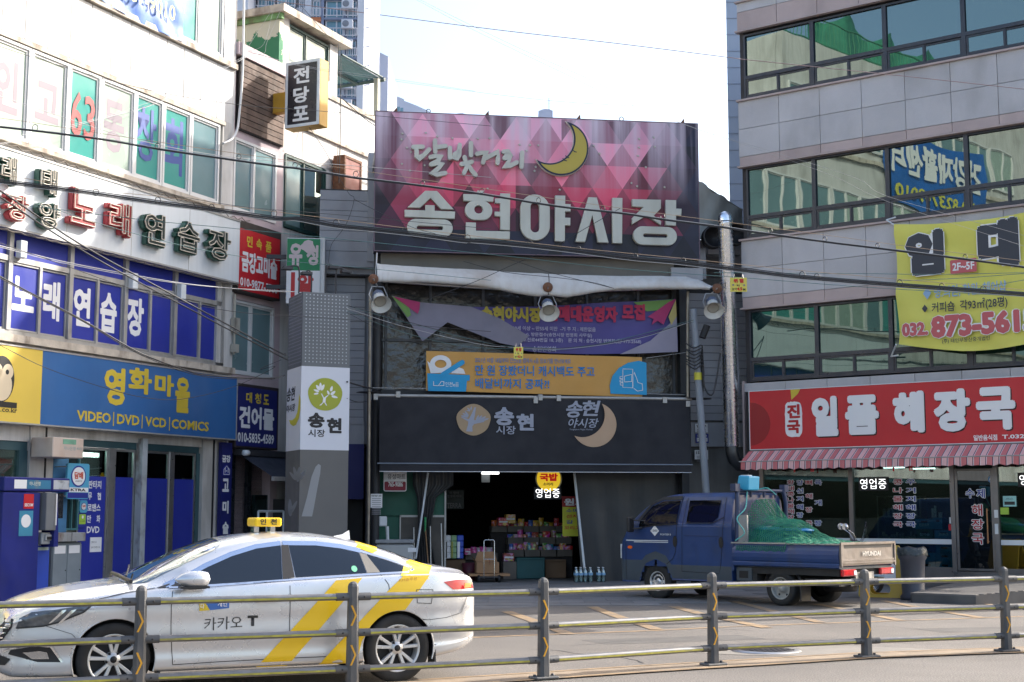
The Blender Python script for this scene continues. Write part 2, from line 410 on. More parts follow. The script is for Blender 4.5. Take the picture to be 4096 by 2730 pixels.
M_wsign=mat('white sign box',(.66,.70,.72),.5,var=.03,scale=1,streak=.18,dirt=(.45,.46,.47),dirtamt=.35,dscale=1.2)
M_teal=mat('teal film window',(.07,.30,.26),.2,var=.05,scale=.6)
M_pale=mat('pale curtain window',(.34,.42,.35),.25,var=.06,scale=1.0,dirt=(.42,.45,.40),dirtamt=.5)
M_tealdk=mat('grey teal window',(.15,.24,.25),.2,var=.12,scale=.8,spec=.8)
M_glassdark=mirror_glass('dark glass',(.02,.035,.035),(.55,.68,.66),.10)
M_greenpt=mat('green paint',(.035,.19,.09),.7,var=.12,scale=2,bump=.1)
M_cream=mat('flaking cream paint',(.58,.56,.44),.8,var=.08,scale=2,dirt=(.2,.16,.1),dirtamt=.4,bump=.3)
M_pinkwall=mat('pink rendered wall',(.5,.40,.42),.8,var=.08,scale=2,dirt=(.25,.2,.19),dirtamt=.5,bump=.15)
M_wood=mat('dark weathered board',(.10,.062,.045),.75,rand=.25,var=.35,scale=3,fine=.25,dirt=(.22,.16,.13),dirtamt=.5,dscale=3)
M_dkgreen=mat('dark green window frame',(.015,.055,.05),.45,var=.1)
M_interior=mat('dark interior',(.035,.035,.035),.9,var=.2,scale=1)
M_tube=mat('fluorescent tube',(1.0,1.0,.96),.5,var=0,emit=3)
# ================================================================ GROUND
def sheet(name,pts,z,m,kind='structure'):
 b=MB();b.add([(p[0],p[1],z)for p in pts],[tuple(range(len(pts)))])
 o=bpy.data.objects.new(name,b.mesh(name,m));COL.objects.link(o);o['kind']=kind;return o
def strip(name,pts,w,z,m,kind='structure',label=None,cat=None):
 P=[Vector(p[:2])for p in pts];L_,R_=[],[]
 for i in range(len(P)):
  d=(P[min(i+1,len(P)-1)]-P[max(0,i-1)]).normalized();n=Vector((-d.y,d.x))*w/2
  L_.append(P[i]+n);R_.append(P[i]-n)
 b=MB()
 for i in range(len(P)-1):b.add([(*R_[i],z),(*R_[i+1],z),(*L_[i+1],z),(*L_[i],z)],[(0,1,2,3)])
 o=bpy.data.objects.new(name,b.mesh(name,m));COL.objects.link(o)
 if kind:o['kind']=kind
 return o
sheet('ground',[(-700,-300),(700,-300),(700,1100),(-700,1100)],0,M_asph)
# paved forecourt between the road and the shops
edge=[ground('c4',x,y)for x,y in((-2900,1050),(0,950),(1500,880),(3600,830),(6000,790))]
lot=sheet('pavement',[(-30,20),edge[0],edge[1],edge[2],edge[3],edge[4],(60,70),(-30,70)],.004,M_lot)
# separate slabs of the forecourt, bedded between recessed joints
slab_me=unitbox('paving_slab',M_slab)
cnt=0
for i in range(-9,12):
 for j in range(0,13):
  u0=i*.9+(.45 if j%2 else 0);v0=25.6+j*.62
  x,y=u0+.45,v0+.31
  if y<25.0+.41*(x-1)+.3 or y>33.6:continue
  if x<-9.8+(y-27.7)*.47+1.3 or(x>5.2 and y>27.0-(x-6)*.2):continue
  if cnt>=215:continue
  cnt+=1
  o=bpy.data.objects.new('paving_slab',slab_me);COL.objects.link(o);o.parent=lot
  o.location=(x,y,.006+random.uniform(-.003,.002));o.scale=(.888,.608,.016)
  o.rotation_euler=(random.uniform(-.003,.003),random.uniform(-.003,.003),0)
# road paint
strip('yellow_edge_line',[ground('c4',-2500,1290),ground('c4',0,1185),ground('c4',760,1155),ground('c4',1560,1125),ground('d4',-100,1090),ground('d4',1000,1052),ground('d4',2353,1005),ground('d4',4000,950)],.12,.004,M_yel_line)
for a,b_,c in(((270,965),(500,1045),(800,1160)),((1000,925),(1200,1000),(1560,1120)),((1690,920),(1990,1000),(2500,1105))):
 strip('yellow_hatching',[ground('c4',*a),ground('c4',*b_),ground('c4',*c)],.2,.008,M_yel_line)
for a,b_,c in(((-200,860),(300,985),(620,1060)),((560,900),(900,960),(1310,1045)),((1130,868),(1500,940),(2000,1020)),((1650,845),(1950,890),(2500,960))):
 strip('yellow_hatching',[ground('d4',*a),ground('d4',*b_),ground('d4',*c)],.18,.008,M_yel_line)
fb=[ground('c4',-3600,1790),ground('c4',-1300,1640),ground('c4',0,1558),ground('c4',700,1512),ground('c4',1400,1465),ground('c4',2045,1425),ground('d4',0,1408),ground('d4',1010,1345),ground('d4',2205,1302),ground('d4',4000,1240)]
strip('median_strip',fb,.5,.012,M_median)
strip('yellow_median_line',[(p[0]+.09,p[1]-.24)for p in fb],.09,.016,M_yel_line)
strip('yellow_median_line',[(p[0]-.09,p[1]+.24)for p in fb],.07,.016,M_yel_line)
strip('white_lane_line',[ground('d4',560,1228),ground('d4',1500,1193)],.08,.004,M_white_line)
cr=random.Random(9)
for k in range(9):
 x,y=cr.uniform(-2,9),cr.uniform(17.5,21.5);a=cr.uniform(-.5,.9);pts_c=[(x,y)]
 for j in range(12):a+=cr.uniform(-.5,.5);x+=.22*math.cos(a);y+=.16*math.sin(a);pts_c.append((x,y))
 strip('road_crack',pts_c,cr.uniform(.008,.02),.003,M_black)
sheet('asphalt_patch',[(1.2,18.2),(3.4,18.9),(3.1,19.6),(.9,18.8)],.002,mat('darker asphalt patch',(.10,.094,.088),.9,var=.15,fine=.4,bump=.6))
sheet('asphalt_patch',[(6.0,19.9),(8.6,20.6),(8.3,21.2),(5.8,20.6)],.002,MATS['darker asphalt patch'])
# round manhole in its repair patch
px_,py_=ground('d4',150,1302)
sheet('repair_patch',[(px_+1.55*math.cos(t*.314)+.6,py_+.62*math.sin(t*.314))for t in range(20)],.004,mat('repaired asphalt',(.19,.175,.155),.85,var=.1,scale=3,fine=.2))
mh=Thing(W,'manhole_cover','round cast iron manhole cover set in a pale repair patch of the road','manhole cover',(px_,py_,.008))
b=MB();b.lathe((px_,py_,.008),[(0,.012),(.31,.012),(.33,0)],28);mh.part('lid',b,M_dkmetal)
b=MB();b.lathe((px_,py_,.008),[(.335,.014),(.40,.014),(.42,0)],28);mh.part('rim',b,M_steel)
stud=MB();stud.smooth=False
for i in range(-4,5):
 for j in range(-4,5):
  if math.hypot(i,j)<4.2:stud.box(px_+i*.066-.02,px_+i*.066+.02,py_+j*.066-.02,py_+j*.066+.02,.0205,.026)
mh.part('stud_pattern',stud,M_dkmetal,kind='stuff')
# ================================================================ LEFT BUILDING (long white building with sign bands)
LB=Thing(FL,'white_building','long white metal clad building with blue film windows, sign bands and shopfront at the left','building',(0,0,0))
U0=-26.0
def wallpart(th,name,boxes,m,**k):
 b=MB()
 for x in boxes:b.box(*x)
 return th.part(name,b,m,**k)
wallpart(LB,'wall',[(U0,6.98,.10,.4,11.12,12.82),(U0,6.98,.10,.4,15.0,16.4),(U0,-5,.1,.4,16.4,21),(U0,6.98,.10,.4,6.84,9.17),(U0,6.98,.1,.4,3.2,5.2),(6.52,6.98,0,.4,5.2,16.4),(6.45,7.1,-.02,.4,5.0,8.9),(.52,.93,.02,.4,0,3.5),(.96,1.18,.02,.4,0,3.5),(6.1,6.48,.02,.4,0,3.5),(6.53,6.83,.02,.4,0,3.5),(6.98,7.1,0,.4,0,5.2),(.5,6.98,.06,.4,3.2,3.5),(U0,.52,.06,.4,3.08,3.5)],M_white)
wallpart(LB,'back_volume',[(U0,6.98,1.6,9,0,16.4),(U0,6.98,.4,1.6,16.2,16.4),(U0-9,-5,.42,9,16.6,21)],M_white)  # highest boxes of wall and back volume are added for the window reflections
wallpart(LB,'roof',[(U0,7.05,-.06,9,16.4,16.6)],M_ledge)
# vertical cladding panels between third and fourth floor windows
seams=[-.75,-.12,.52,1.17,1.8,2.43,3.08,3.69,4.33,4.96,5.6,6.25,6.88]
while seams[0]>U0+.7:seams.insert(0,seams[0]-.64)
pm=unitbox('cladding_panel',M_wpanel)
for a,c in zip(seams[:-1],seams[1:]):
 LB.piece('cladding_panel',pm,a+.012,c-.012,.0-random.uniform(0,.004),.1,11.26,12.64)
wallpart(LB,'sill',[(U0,6.95,-.10,.1,12.66,12.80)],M_ledge)
wallpart(LB,'sill',[(U0,6.6,-.05,.1,9.02,9.12)],M_ledge)
wallpart(LB,'sill',[(U0,7.1,-.12,.1,5.02,5.17)],M_ledge)
wallpart(LB,'lintel',[(U0,6.6,-.03,.1,11.14,11.24)],M_ledge)
# upstairs windows: each a framed sash, deeply set
def window(th,u0,u1,z0,z1,mp,v=.0,fw=.055,depth=.14,mf=None,name='window',mull=(),inner=True):
 b=MB();b.frame(u0,u1,v,v+.12,z0,z1,fw)
 for m_ in mull:b.box(m_-fw/2,m_+fw/2,v+.01,v+.11,z0+fw,z1-fw)
 f=th.part(name,b,mf or M_pvc)
 xs=[u0]+list(mull)+[u1];mp=mp if isinstance(mp,(list,tuple))else[mp]*(len(xs)-1)
 for k,(a,c)in enumerate(zip(xs[:-1],xs[1:])):
  a2=a+(fw if k==0 else fw/2);c2=c-(fw if k==len(xs)-2 else fw/2)
  if inner:
   s=MB();s.frame(a2+.004,c2-.004,v+.035,v+.085,z0+fw+.004,z1-fw-.004,.042);th.part('sash',s,mf or M_pvc,f)
  p=MB();p.box(a2+.02,c2-.02,v+.062,v+.075,z0+fw+.01,z1-fw-.01);th.part('pane',p,mp[k],f)
 return f
w3=[(-1.83,.09,[M_pale,M_pale],[-.86]),(.11,1.2,[M_pale],[]),(1.2,2.18,[M_teal],[]),(2.2,3.32,[M_pale],[]),(3.32,4.28,[M_teal],[]),(4.3,5.3,[M_teal],[]),(5.32,6.42,[M_tealdk],[])]
for a,c,mm,mu in w3:window(LB,a,c,9.14,11.12,mm,v=.0,mull=mu,fw=.06)
for k in range(10):
 a=-1.9-2.1*(k+1);window(LB,a,a+2.05,9.14,11.12,[random.choice([M_pale,M_tealdk,M_teal])for _ in(0,1)],mull=[a+1.02],fw=.06)
# fourth floor
for a,c,mm,mu in[(4.74,6.46,[M_teal,M_pale],[5.5]),(2.9,4.7,[M_tealdk,M_tealdk],[3.8]),(.9,2.8,[M_tealdk,M_pale],[1.85])]:
 window(LB,a,c,12.82,15.0,mm,mull=mu,fw=.07)
for k in range(11):
 a=.85-2.2*(k+1);window(LB,a,a+2.1,12.82,15.0,[random.choice([M_pale,M_tealdk])for _ in(0,1)],mull=[a+1.05],fw=.07)
M_silver=mat('galvanised plate',(.35,.37,.4),.4,metal=.6,var=.15)
wallpart(LB,'corner_plate',[(6.47,6.6,-.02,.1,12.82,15.0)],M_silver)
# lettering on the third floor windows
def zc(a,b_):return(a,b_)
chars(LB,[('인',-.80,-.18,9.62,10.72)],mat('faded mauve print',(.23,.19,.22),.6,var=0),.060,bold=.035)
chars(LB,[('고',.3,.98,9.72,10.55),('동',2.36,3.02,9.55,10.72)],MATS['faded mauve print'],.060,bold=.035)
chars(LB,[('6',1.33,1.67,9.62,10.62),('3',1.73,2.06,9.62,10.6)],mat('red numeral print',(.30,.012,.012),.5,var=0),.045,bold=.02)
chars(LB,[('창',3.41,4.1,9.60,10.85)],mat('blue numeral print',(.01,.05,.26),.5,var=0),.050,bold=.022)
chars(LB,[('회',4.42,5.08,9.52,10.85)],MATS['blue numeral print'],.060,bold=.035)
# blue band of windows on the second floor
wallpart(LB,'window_back',[(U0,6.5,.3,.36,5.2,6.9)],M_interior)
b=MB();b.box(U0,6.75,-.02,.1,6.64,6.75);b.box(U0,6.75,-.02,.1,5.18,5.26)
LB.part('window_rail',b,M_alu)
bays=[(-1.97,-.26),(-.26,1.45),(1.45,3.17),(3.17,4.88),(4.88,6.67)]
mid=[-1.1,.59,2.29,4.02,5.81]
for a,c in bays:LB.part('mullion',MB().box(c-.055,c+.055,-.04,.1,5.26,7.33),M_alu)
for i,(a,c)in enumerate(bays):
 p=MB();p.box(a+.06,c-.06,.04,.07,6.76,7.32);LB.part('blue_panel',p,M_blue)
 m_=mid[i]
 b=MB();b.box(m_-.035,m_+.035,-.02,.08,5.26,6.64);b.frame(a+.06,m_-.01,.0,.06,5.27,6.63,.035);b.frame(m_+.01,c-.06,.02,.08,5.27,6.63,.035)
 f=LB.part('sliding_window',b,M_alu)
 for(x0,x1,vv)in((a+.06,m_,.03),(m_,c-.06,.05)):
  p=MB();p.box(x0+.03,x1-.03,vv,vv+.012,5.29,6.62);LB.part('pane',p,M_blue,f)
for k in range(7):
 a=-1.97-1.72*(k+1);p=MB();p.box(a+.05,a+1.67,.04,.07,5.26,7.3);LB.part('blue_panel',p,M_blue)
chars(LB,[('노',-.13,.47,5.68,6.38)],M_wprint,.026,bold=.04)
chars(LB,[('래',.74,1.22,5.60,6.42)],M_wprint,.046,bold=.04)
chars(LB,[('연',1.60,2.12,5.58,6.42)],M_wprint,.026,bold=.04)
chars(LB,[('습',2.44,2.97,5.55,6.42)],M_wprint,.046,bold=.04)
chars(LB,[('장',3.29,3.84,5.56,6.43)],M_wprint,.026,bold=.04)
for i,(x,z)in enumerate(((-.08,7.02),(3.28,6.88),(4.96,6.88))):
 b=MB();b.box(x-.08,x+.1,-.18,-.04,z-.3,z+.05);b.box(x-.04,x+.06,-.04,.0,z-.2,z)
 solo(FL,'junction_box',['small grey junction box under the neon sign above the leftmost blue window','small grey junction box under the neon sign over the middle of the blue windows','small grey junction box under the neon sign nearest the street corner of the white building'][i],'junction box',(x,-.1,z),b,M_wsign,group='boxes under the neon sign',bevel=.012)
# white sign box with channel letters
NS=Thing(FL,'sign_box','long white sign box carrying red and green neon channel letters','sign',(-5,-.27,7.33))
b=MB();b.box(-12,6.95,-.27,-.02,7.26,8.77);NS.part('box',b,M_wsign)
b=MB();b.box(-12,6.96,-.29,0,8.77,8.81);b.box(-12,6.96,-.28,0,7.22,7.26)
for x in range(-11,7,2):b.box(x-.01,x+.0,-.274,-.26,7.27,8.76)
NS.part('edge_trim',b,M_alu)
M_cred=mat('red letter shell',(.42,.05,.055),.45,var=.15,scale=6);M_cgreen=mat('green letter shell',(.03,.10,.07),.45,var=.15,scale=6)
M_neon=mat('unlit neon tube',(.62,.56,.46),.35,var=.05)
M_cdark=mat('dark letter inside',(.03,.045,.04),.5,var=.1);M_creddk=mat('red letter inside',(.33,.04,.04),.5,var=.15)
def channel(s,r0,pts,m,mi,thick=.12):
 """channel letter: a shell standing off the box with a neon outline on its face"""
 (x0,y0),(x1,y1)=pts
 us=sorted([FL.uz(r0,x0,y0,-.42)[0],FL.uz(r0,x1,y0,-.42)[0]]);z1=FL.uz(r0,(x0+x1)/2,y0,-.42)[1];z0=FL.uz(r0,(x0+x1)/2,y1,-.42)[1]
 lt=txt(NS,s,m,us[0],us[1],z0,z1,-.42,bold=.035,ext=thick,name='letter',res=2)
 txt(NS,s,mi,us[0]+.012,us[1]-.012,z0+.012,z1-.012,-.446,bold=.030,ext=0.003,name='letter_face',parent=lt)
 g=text_mesh(s,.016);fit(g,us[0]+.03,us[1]-.03,z0+.03,z1-.03,-.468,NS.b)
 bm=bmesh.new();bm.from_mesh(g);tb=MB();bmesh.ops.remove_doubles(bm,verts=bm.verts,dist=1e-4)
 for e in bm.edges:
  if len(e.link_faces)==1:tb.tube([tuple(v.co)for v in e.verts],.011,5,caps=False)
 bm.free();NS.part('neon_tube',tb.mesh('neon_tube',M_neon),None,lt)
channel('연','a2',[(1222,325),(1415,610)],M_cgreen,M_cdark)
channel('습','a2',[(1508,398),(1708,675)],M_cgreen,M_cdark)
channel('장','a2',[(1770,470),(1972,738)],M_cgreen,M_cdark)
channel('래','a2',[(925,235),(1125,522)],M_cred,M_creddk)
channel('노','a2',[(600,122),(818,438)],M_cred,M_creddk)
channel('양','a2',[(318,232),(515,468)],M_cgreen,M_cdark)
channel('장','a2',[(45,165),(245,402)],M_cred,M_creddk)
channel('태','a1',[(335,1440),(490,1677)],M_cgreen,M_cdark)
channel('래','a1',[(0,1335),(145,1583)],M_cgreen,M_cdark)
b=MB()
for i in range(44):
 x=-7+i*.325;b.tube([(x,-.3,8.88+random.uniform(-.03,.03)),(x+.17,-.28,8.83+random.uniform(-.04,.04)),(x+.34,-.3,8.88+random.uniform(-.03,.03))],.012,5,caps=False)
solo(FL,'tangled_wire','tangle of thin wires along the top edge of the white neon sign box','wire',(0,-.3,8.9),b,mat('dirty wire',(.2,.17,.14),.7));b=MB()
for i in range(30):
 x=-3+i*.34;b.tube([(x,-.26,7.20+random.uniform(-.03,.0)),(x+.17,-.24,7.17),(x+.36,-.26,7.20)],.01,5,caps=False)
solo(FL,'tangled_wire','tangle of thin wires along the bottom edge of the white neon sign box','wire',(0,-.3,7.27),b,MATS['dirty wire'])
# yellow and blue sign over the shop
YB=Thing(FL,'shop_sign','yellow and blue shop sign reading VIDEO DVD VCD COMICS','sign',(0,-.3,3.44))
b=MB();b.box(.432,6.93,-.30,.0,3.42,4.90);YB.part('blue_face',b,M_bluesign)
b=MB();b.box(-9,.43,-.30,.0,3.42,4.90);YB.part('yellow_face',b,M_yelsign)
b=MB();b.frame(-9.02,6.96,-.315,.0,3.39,4.93,.03);YB.part('edge_trim',b,M_alu)
def uzr(fr,r,x0,y0,x1,y1,v):
 """box from two opposite picture corners; heights read at the middle"""
 u0=fr.uz(r,x0,y0,v)[0];u1=fr.uz(r,x1,y1,v)[0];um=(x0+x1)/2
 return u0,u1,fr.uz(r,um,y1,v)[1],fr.uz(r,um,y0,v)[1]
def zof(fr,r,x,y,v):return fr.uz(r,x,y,v)[1]
def lineup(th,fr,s,items,m,v,**k):
 out=[]
 for ch,r,x0,y0,x1,y1 in items:out.append((ch,*uzr(fr,r,x0,y0,x1,y1,v)))
 return chars(th,out,m,v,**k)
for s,r,x0,y0,x1,y1 in(('영','a3',895,365,1065,690),('화','a3',1102,370,1295,592),('마','a3',1325,425,1485,612),('을','a3',1502,450,1620,755)):
 u0,u1,z0,z1=uzr(FL,r,x0,y0,x1,y1,-.3);chars(YB,[(s,u0,u1,z0,z1)],M_yellow,-.306,bold=.045)
for s,x0,y0,x1,y1 in(('VIDEO',655,735,945,845),('DVD',1000,765,1190,865),('VCD',1242,785,1420,885),('COMICS',1468,805,1785,920)):
 u0=FL.uz('a3',x0,800,-.3)[0];u1=FL.uz('a3',x1,870,-.3)[0]
 txt(YB,s,M_yellow,u0,u1,3.55,3.77,-.306,bold=.03)
b=MB()
for x in(970,1215,1450):
 u=FL.uz('a3',x,820,-.3)[0];b.box(u-.012,u+.012,-.306,-.30,3.50,3.80)
YB.part('divider_bar',b,M_yellow)
txt(YB,'ontown.co.kr',M_bprint,-1.25,-.2,3.60,3.70,-.306,bold=.015)
# bird emblem at the cut edge of the sign: plain generic outline
b=MB();cx,cz=-.64,4.24
def ell(cx,cz,rx,rz,v,bb,n=24):bb.add([(cx+rx*math.cos(2*math.pi*k/n),v,cz+rz*math.sin(2*math.pi*k/n))for k in range(n)],[tuple(range(n))])
ell(cx,cz,.33,.45,-.306,b);YB.part('emblem_body',b,M_bprint)
b=MB();ell(cx,cz-.12,.27,.31,-.309,b);ell(cx-.13,cz+.15,.14,.15,-.309,b);ell(cx+.15,cz+.15,.14,.15,-.310,b);YB.part('emblem_belly',b,mat('cream print',(.72,.6,.42),.5,var=0))
b=MB();ell(cx-.11,cz+.14,.045,.05,-.313,b,12);ell(cx+.13,cz+.14,.045,.05,-.313,b,12);YB.part('emblem_eyes',b,M_bprint,kind='stuff');YB.part('emblem_perch',MB().box(cx-.42,cx+.42,-.309,-.306,cz-.55,cz-.44),M_bprint)
# ---- ground floor shopfront
SF=LB
b=MB();b.box(2.0,6.05,.10,.22,3.05,3.2);b.box(1.18,2.0,.1,.22,3.0,3.2);b.box(5.96,6.1,.1,.22,0,3.05);b.box(U0,.55,.1,.22,2.9,3.08);b.box(.3,.52,.08,.22,0,2.9)
LB.part('shop_fascia',b,mat('dark teal fascia',(.035,.085,.10),.5,var=.1))
M_shopglass=see_glass('shop window glass',(.62,.74,.72),.10)
panes=[(2.02,2.93),(3.12,3.80),(4.12,4.98),(5.12,5.94)]
for a,c in panes:
 b=MB();b.frame(a,c,.10,.15,.05,3.04,.05);f=LB.part('shop_window',b,M_steel)
 p=MB();p.box(a+.045,c-.045,.12,.128,.08,3.0);LB.part('pane',p,M_shopglass,f)
 p=MB();p.box(a+.05,c-.05,.112,.117,.08,2.43);LB.part('blue_film',p,M_blue,f)
b=MB();b.box(2.94,3.11,.08,.16,0,3.05);b.box(4.0,4.11,.08,.16,0,3.05);b.box(4.98,5.1,.08,.16,0,3.05);LB.part('door_post',b,M_steel)
b=MB();b.box(3.82,3.99,-.08,.1,0,3.3);LB.part('pillar',b,mat('chipped pale pillar',(.42,.45,.46),.6,dirt=(.1,.05,.03),dirtamt=.9,dscale=5))
b=MB();b.box(.93,.965,.0,.1,0,3.4);b.box(6.48,6.53,.0,.1,0,3.4);LB.part('wall_gap',b,M_black)
b=MB();b.box(U0,.3,.14,.15,.1,2.9);LB.part('pane',b,M_shopglass)
# the shop's inside
b=MB();b.box(U0,7,1.55,1.6,0,3.3);b.box(U0,7,.3,1.6,-.02,.01);b.box(U0,7,.3,1.6,3.28,3.32);LB.part('interior',b,mat('shop inside',(.25,.27,.25),.9,var=.2,scale=1.2))
b=MB();b.box(1.9,3.6,.9,.96,2.92,2.98);b.box(2.1,3.9,.5,.56,2.86,2.92);b.box(-1.6,-.1,.8,.86,2.7,2.76);b.box(-1.6,-.3,.5,.56,2.45,2.5);LB.part('tube_light',b,M_tube)
# kiosk window bay
b=MB();b.box(1.19,1.63,.02,.1,.0,2.98);LB.part('blue_board',b,mat('pale blue board',(.06,.19,.36),.5,var=.2,scale=3,dirt=(.12,.3,.4),dirtamt=.5))
b=MB();b.frame(1.63,2.02,.06,.14,1.3,2.98,.04);b.box(1.80,1.83,.05,.12,1.3,2.1);f=LB.part('kiosk_window',b,mat('teal frame',(.05,.16,.18),.5))
p=MB();p.box(1.66,1.99,.1,.108,1.33,2.95);LB.part('pane',p,M_glassdark,f)
# printed columns on the film
chars(LB,[('판타지',2.34,2.74,2.17,2.34),('무',2.34,2.46,1.93,2.09),('협',2.63,2.74,1.93,2.09),('로맨스',2.34,2.74,1.69,1.85),('만',2.34,2.46,1.45,1.61),('화',2.63,2.74,1.45,1.61),('DVD',2.34,2.73,1.23,1.37)],M_wprint,.109,bold=.025)
b=MB();b.box(2.45,2.80,.1,.112,.83,1.14);f=LB.part('paper_notice',b,M_wprint)
chars(LB,[('상품권으로',2.48,2.64,1.02,1.06),('담배 판매합니다.',2.48,2.76,.91,.95)],M_bprint,.098,bold=.0,name='notice_text')
# projecting faded box sign
BX=Thing(FL,'box_sign','small faded beige box sign projecting above the cash machine','sign',(1.03,-.3,2.75))
b=MB();b.box(.47,1.35,-.62,-.05,2.76,3.16);BX.part('box',b,mat('faded peach sign',(.55,.45,.38),.5,var=.08,scale=3,dirt=(.45,.28,.18),dirtamt=.5,dscale=3),bevel=.015)
b=MB();b.box(.75,1.12,-.625,-.62,3.03,3.13);BX.part('green_print',b,mat('faded green',(.16,.35,.24),.6,var=.2,scale=8))
chars(BX,[('하나은행',.77,1.11,2.91,2.99),('MAGIC',1.15,1.3,2.93,2.98)],mat('faded teal print',(.28,.36,.36),.6,var=0),-.624,bold=.01)
# cigarette signs
def cig(u0,u1,z0,z1,v,label,big):
 t=Thing(FL,'cigarette_sign',label,'sign',((u0+u1)/2,v,z0),group='round badge cigarette signs')
 place_loops(t,[rrect(u0,u1,z0,z1,.05)],mat('sky blue sign',(.09,.36,.55),.35,var=.04),v,.05,'panel')
 c=((u0+u1)/2,(z0+z1)/2+(.14*(z1-z0)if big else 0));r=min((u1-u0)*.39,(z1-z0)*.3)
 place_loops(t,[stadium(c[0]-r,c[0]+r,c[1]-r,c[1]+r)],M_navyprint,v-.004,.002,'badge_ring')
 place_loops(t,[stadium(c[0]-r*.86,c[0]+r*.86,c[1]-r*.86,c[1]+r*.86)],M_wprint,v-.008,.002,'badge')
 txt(t,'담배',mat('orange red print',(.55,.07,.03),.5,var=0),c[0]-r*.58,c[0]+r*.58,c[1]-r*.25,c[1]+r*.42,v-.012,bold=.04)
 txt(t,'CIGARETTES',M_bprint,c[0]-r*.45,c[0]+r*.45,c[1]-r*.52,c[1]-r*.4,v-.012,bold=.01)
 if big:
  b=MB();b.box(u0+.02,u1-.02,v-.004,v,z0+.14,z0+.235);t.part('name_plate',b,M_wprint)
  txt(t,'KTRA',M_bprint,u0+.1,u1-.1,z0+.16,z0+.215,v-.008,bold=.04)
  b=MB();b.box(u0+.02,u1-.02,v-.004,v,z0+.02,z0+.13);t.part('navy_plate',b,M_navyprint)
 return t
ck=cig(1.26,1.90,1.94,2.67,-.3,'large blue KTRA cigarette sign with round white badge beside the blue film windows',True)
b=MB();b.tube([(1.24,-.28,2.6),(1.24,.05,2.6)],.012);b.tube([(1.24,-.28,2.0),(1.24,.05,2.0)],.012);ck.part('bracket',b,M_steel)
cig(2.05,2.28,1.66,1.92,.06,'small blue cigarette sticker on the kiosk glass below the large one',False)
g=Thing(FL,'sticker','green and white shop association sticker under the small cigarette sticker','sticker',(2.16,.06,1.36))
place_loops(g,[rrect(2.04,2.28,1.35,1.65,.03)],M_navyprint,.08,.01,'backing');place_loops(g,[rrect(2.06,2.26,1.42,1.63,.02)],mat('lime',(.35,.55,.06),.5,var=.05),.074,.004,'green_field')
txt(g,'동구사랑상품권',M_bprint,2.08,2.24,1.47,1.495,.07,bold=.0);b=MB();ell(2.16,1.57,.03,.035,.07,b,14);g.part('figure_dot',b,M_wprint)
# cash machine
AT=Thing(FL,'cash_machine','blue outdoor cash machine with a dark hooded screen under the box sign','cash machine',(0,-.6,0))
M_atm=mat('deep blue enamel',(.012,.02,.17),.4,var=.15,scale=1.5);M_atml=mat('blue enamel',(.03,.07,.40),.4,var=.12,scale=1.5,dirt=(.1,.12,.3),dirtamt=.4)
b=MB();b.box(-.95,.02,-.78,-.02,.0,2.05);AT.part('side_cabinet',b,M_atm,bevel=.01)
b=MB();b.box(.03,.52,-.60,-.05,0,1.02);AT.part('lower_door',b,M_atml,bevel=.01)
b=MB();b.box(-.95,.30,-.80,-.02,2.07,2.34);b.box(.31,.82,-.78,-.02,2.07,2.34);AT.part('canopy',b,M_atm,bevel=.015)
b=MB();b.box(-.7,-.38,-.806,-.8,2.12,2.29);AT.part('badge',b,M_wprint)
b=MB();b.box(-.37,.26,-.806,-.8,2.12,2.29);AT.part('name_plate',b,mat('teal blue plate',(.04,.18,.3),.4,dirt=(.3,.25,.18),dirtamt=.7,dscale=6))
txt(AT,'하나은행',mat('pale print',(.5,.55,.5),.5,var=0),-.32,-.02,2.18,2.26,-.81,bold=.03)
b=MB();b.box(.36,.79,-.786,-.78,2.12,2.3);AT.part('sticker',b,mat('scratched sticker',(.5,.52,.54),.4,dirt=(.1,.1,.1),dirtamt=.9,dscale=7,dstreak=False))
b=MB();b.prismz([(.06,-.6),(.34,-.6),(.34,-.9),(.22,-.96),(.06,-.9)],1.32,2.05);AT.part('hood',b,mat('grey plastic',(.16,.165,.17),.5,var=.1),bevel=.01)
b=MB();b.box(.24,.34,-.915,-.905,1.42,2.03);AT.part('paper_strip',b,M_wprint)
b=MB();b.box(.40,.83,-.62,-.60,1.55,2.05);AT.part('screen_cover',b,mat('black film',(.015,.018,.025),.2,bump=3,bscale=9),bevel=.005)
b=MB();b.prism([(.30,1.0),(.42,1.0),(.42,1.2),(.36,2.05),(.30,2.05)],-.9,-.58);AT.part('side_fin',b,M_atm)
b=MB();b.box(.08,.50,-.8,-.4,1.05,1.28);b.box(.14,.42,-.84,-.8,1.12,1.24);AT.part('slot_tray',b,mat('light grey plastic',(.3,.31,.32),.5),bevel=.012)
b=MB();b.box(.18,.4,-.85,-.84,1.14,1.2);AT.part('slot',b,M_black)
b=MB();b.box(.06,.48,-.605,-.6,.93,.99);AT.part('strip_label',b,mat('pale green strip',(.42,.5,.42),.5))
b=MB();b.box(-.42,-.16,-.786,-.78,1.74,2.02);AT.part('red_sticker',b,M_red);txt(AT,'SECOM',M_wprint,-.40,-.18,1.78,1.84,-.79,bold=.03)
cs=MB();cs.box(-.52,-.16,-.786,-.78,1.22,1.70);AT.part('blue_sticker',cs,mat('teal sticker',(.05,.25,.38),.4));place_loops(AT,[stadium(-.47,-.22,1.38,1.63)],M_wprint,-.79,.002,'sticker_badge')
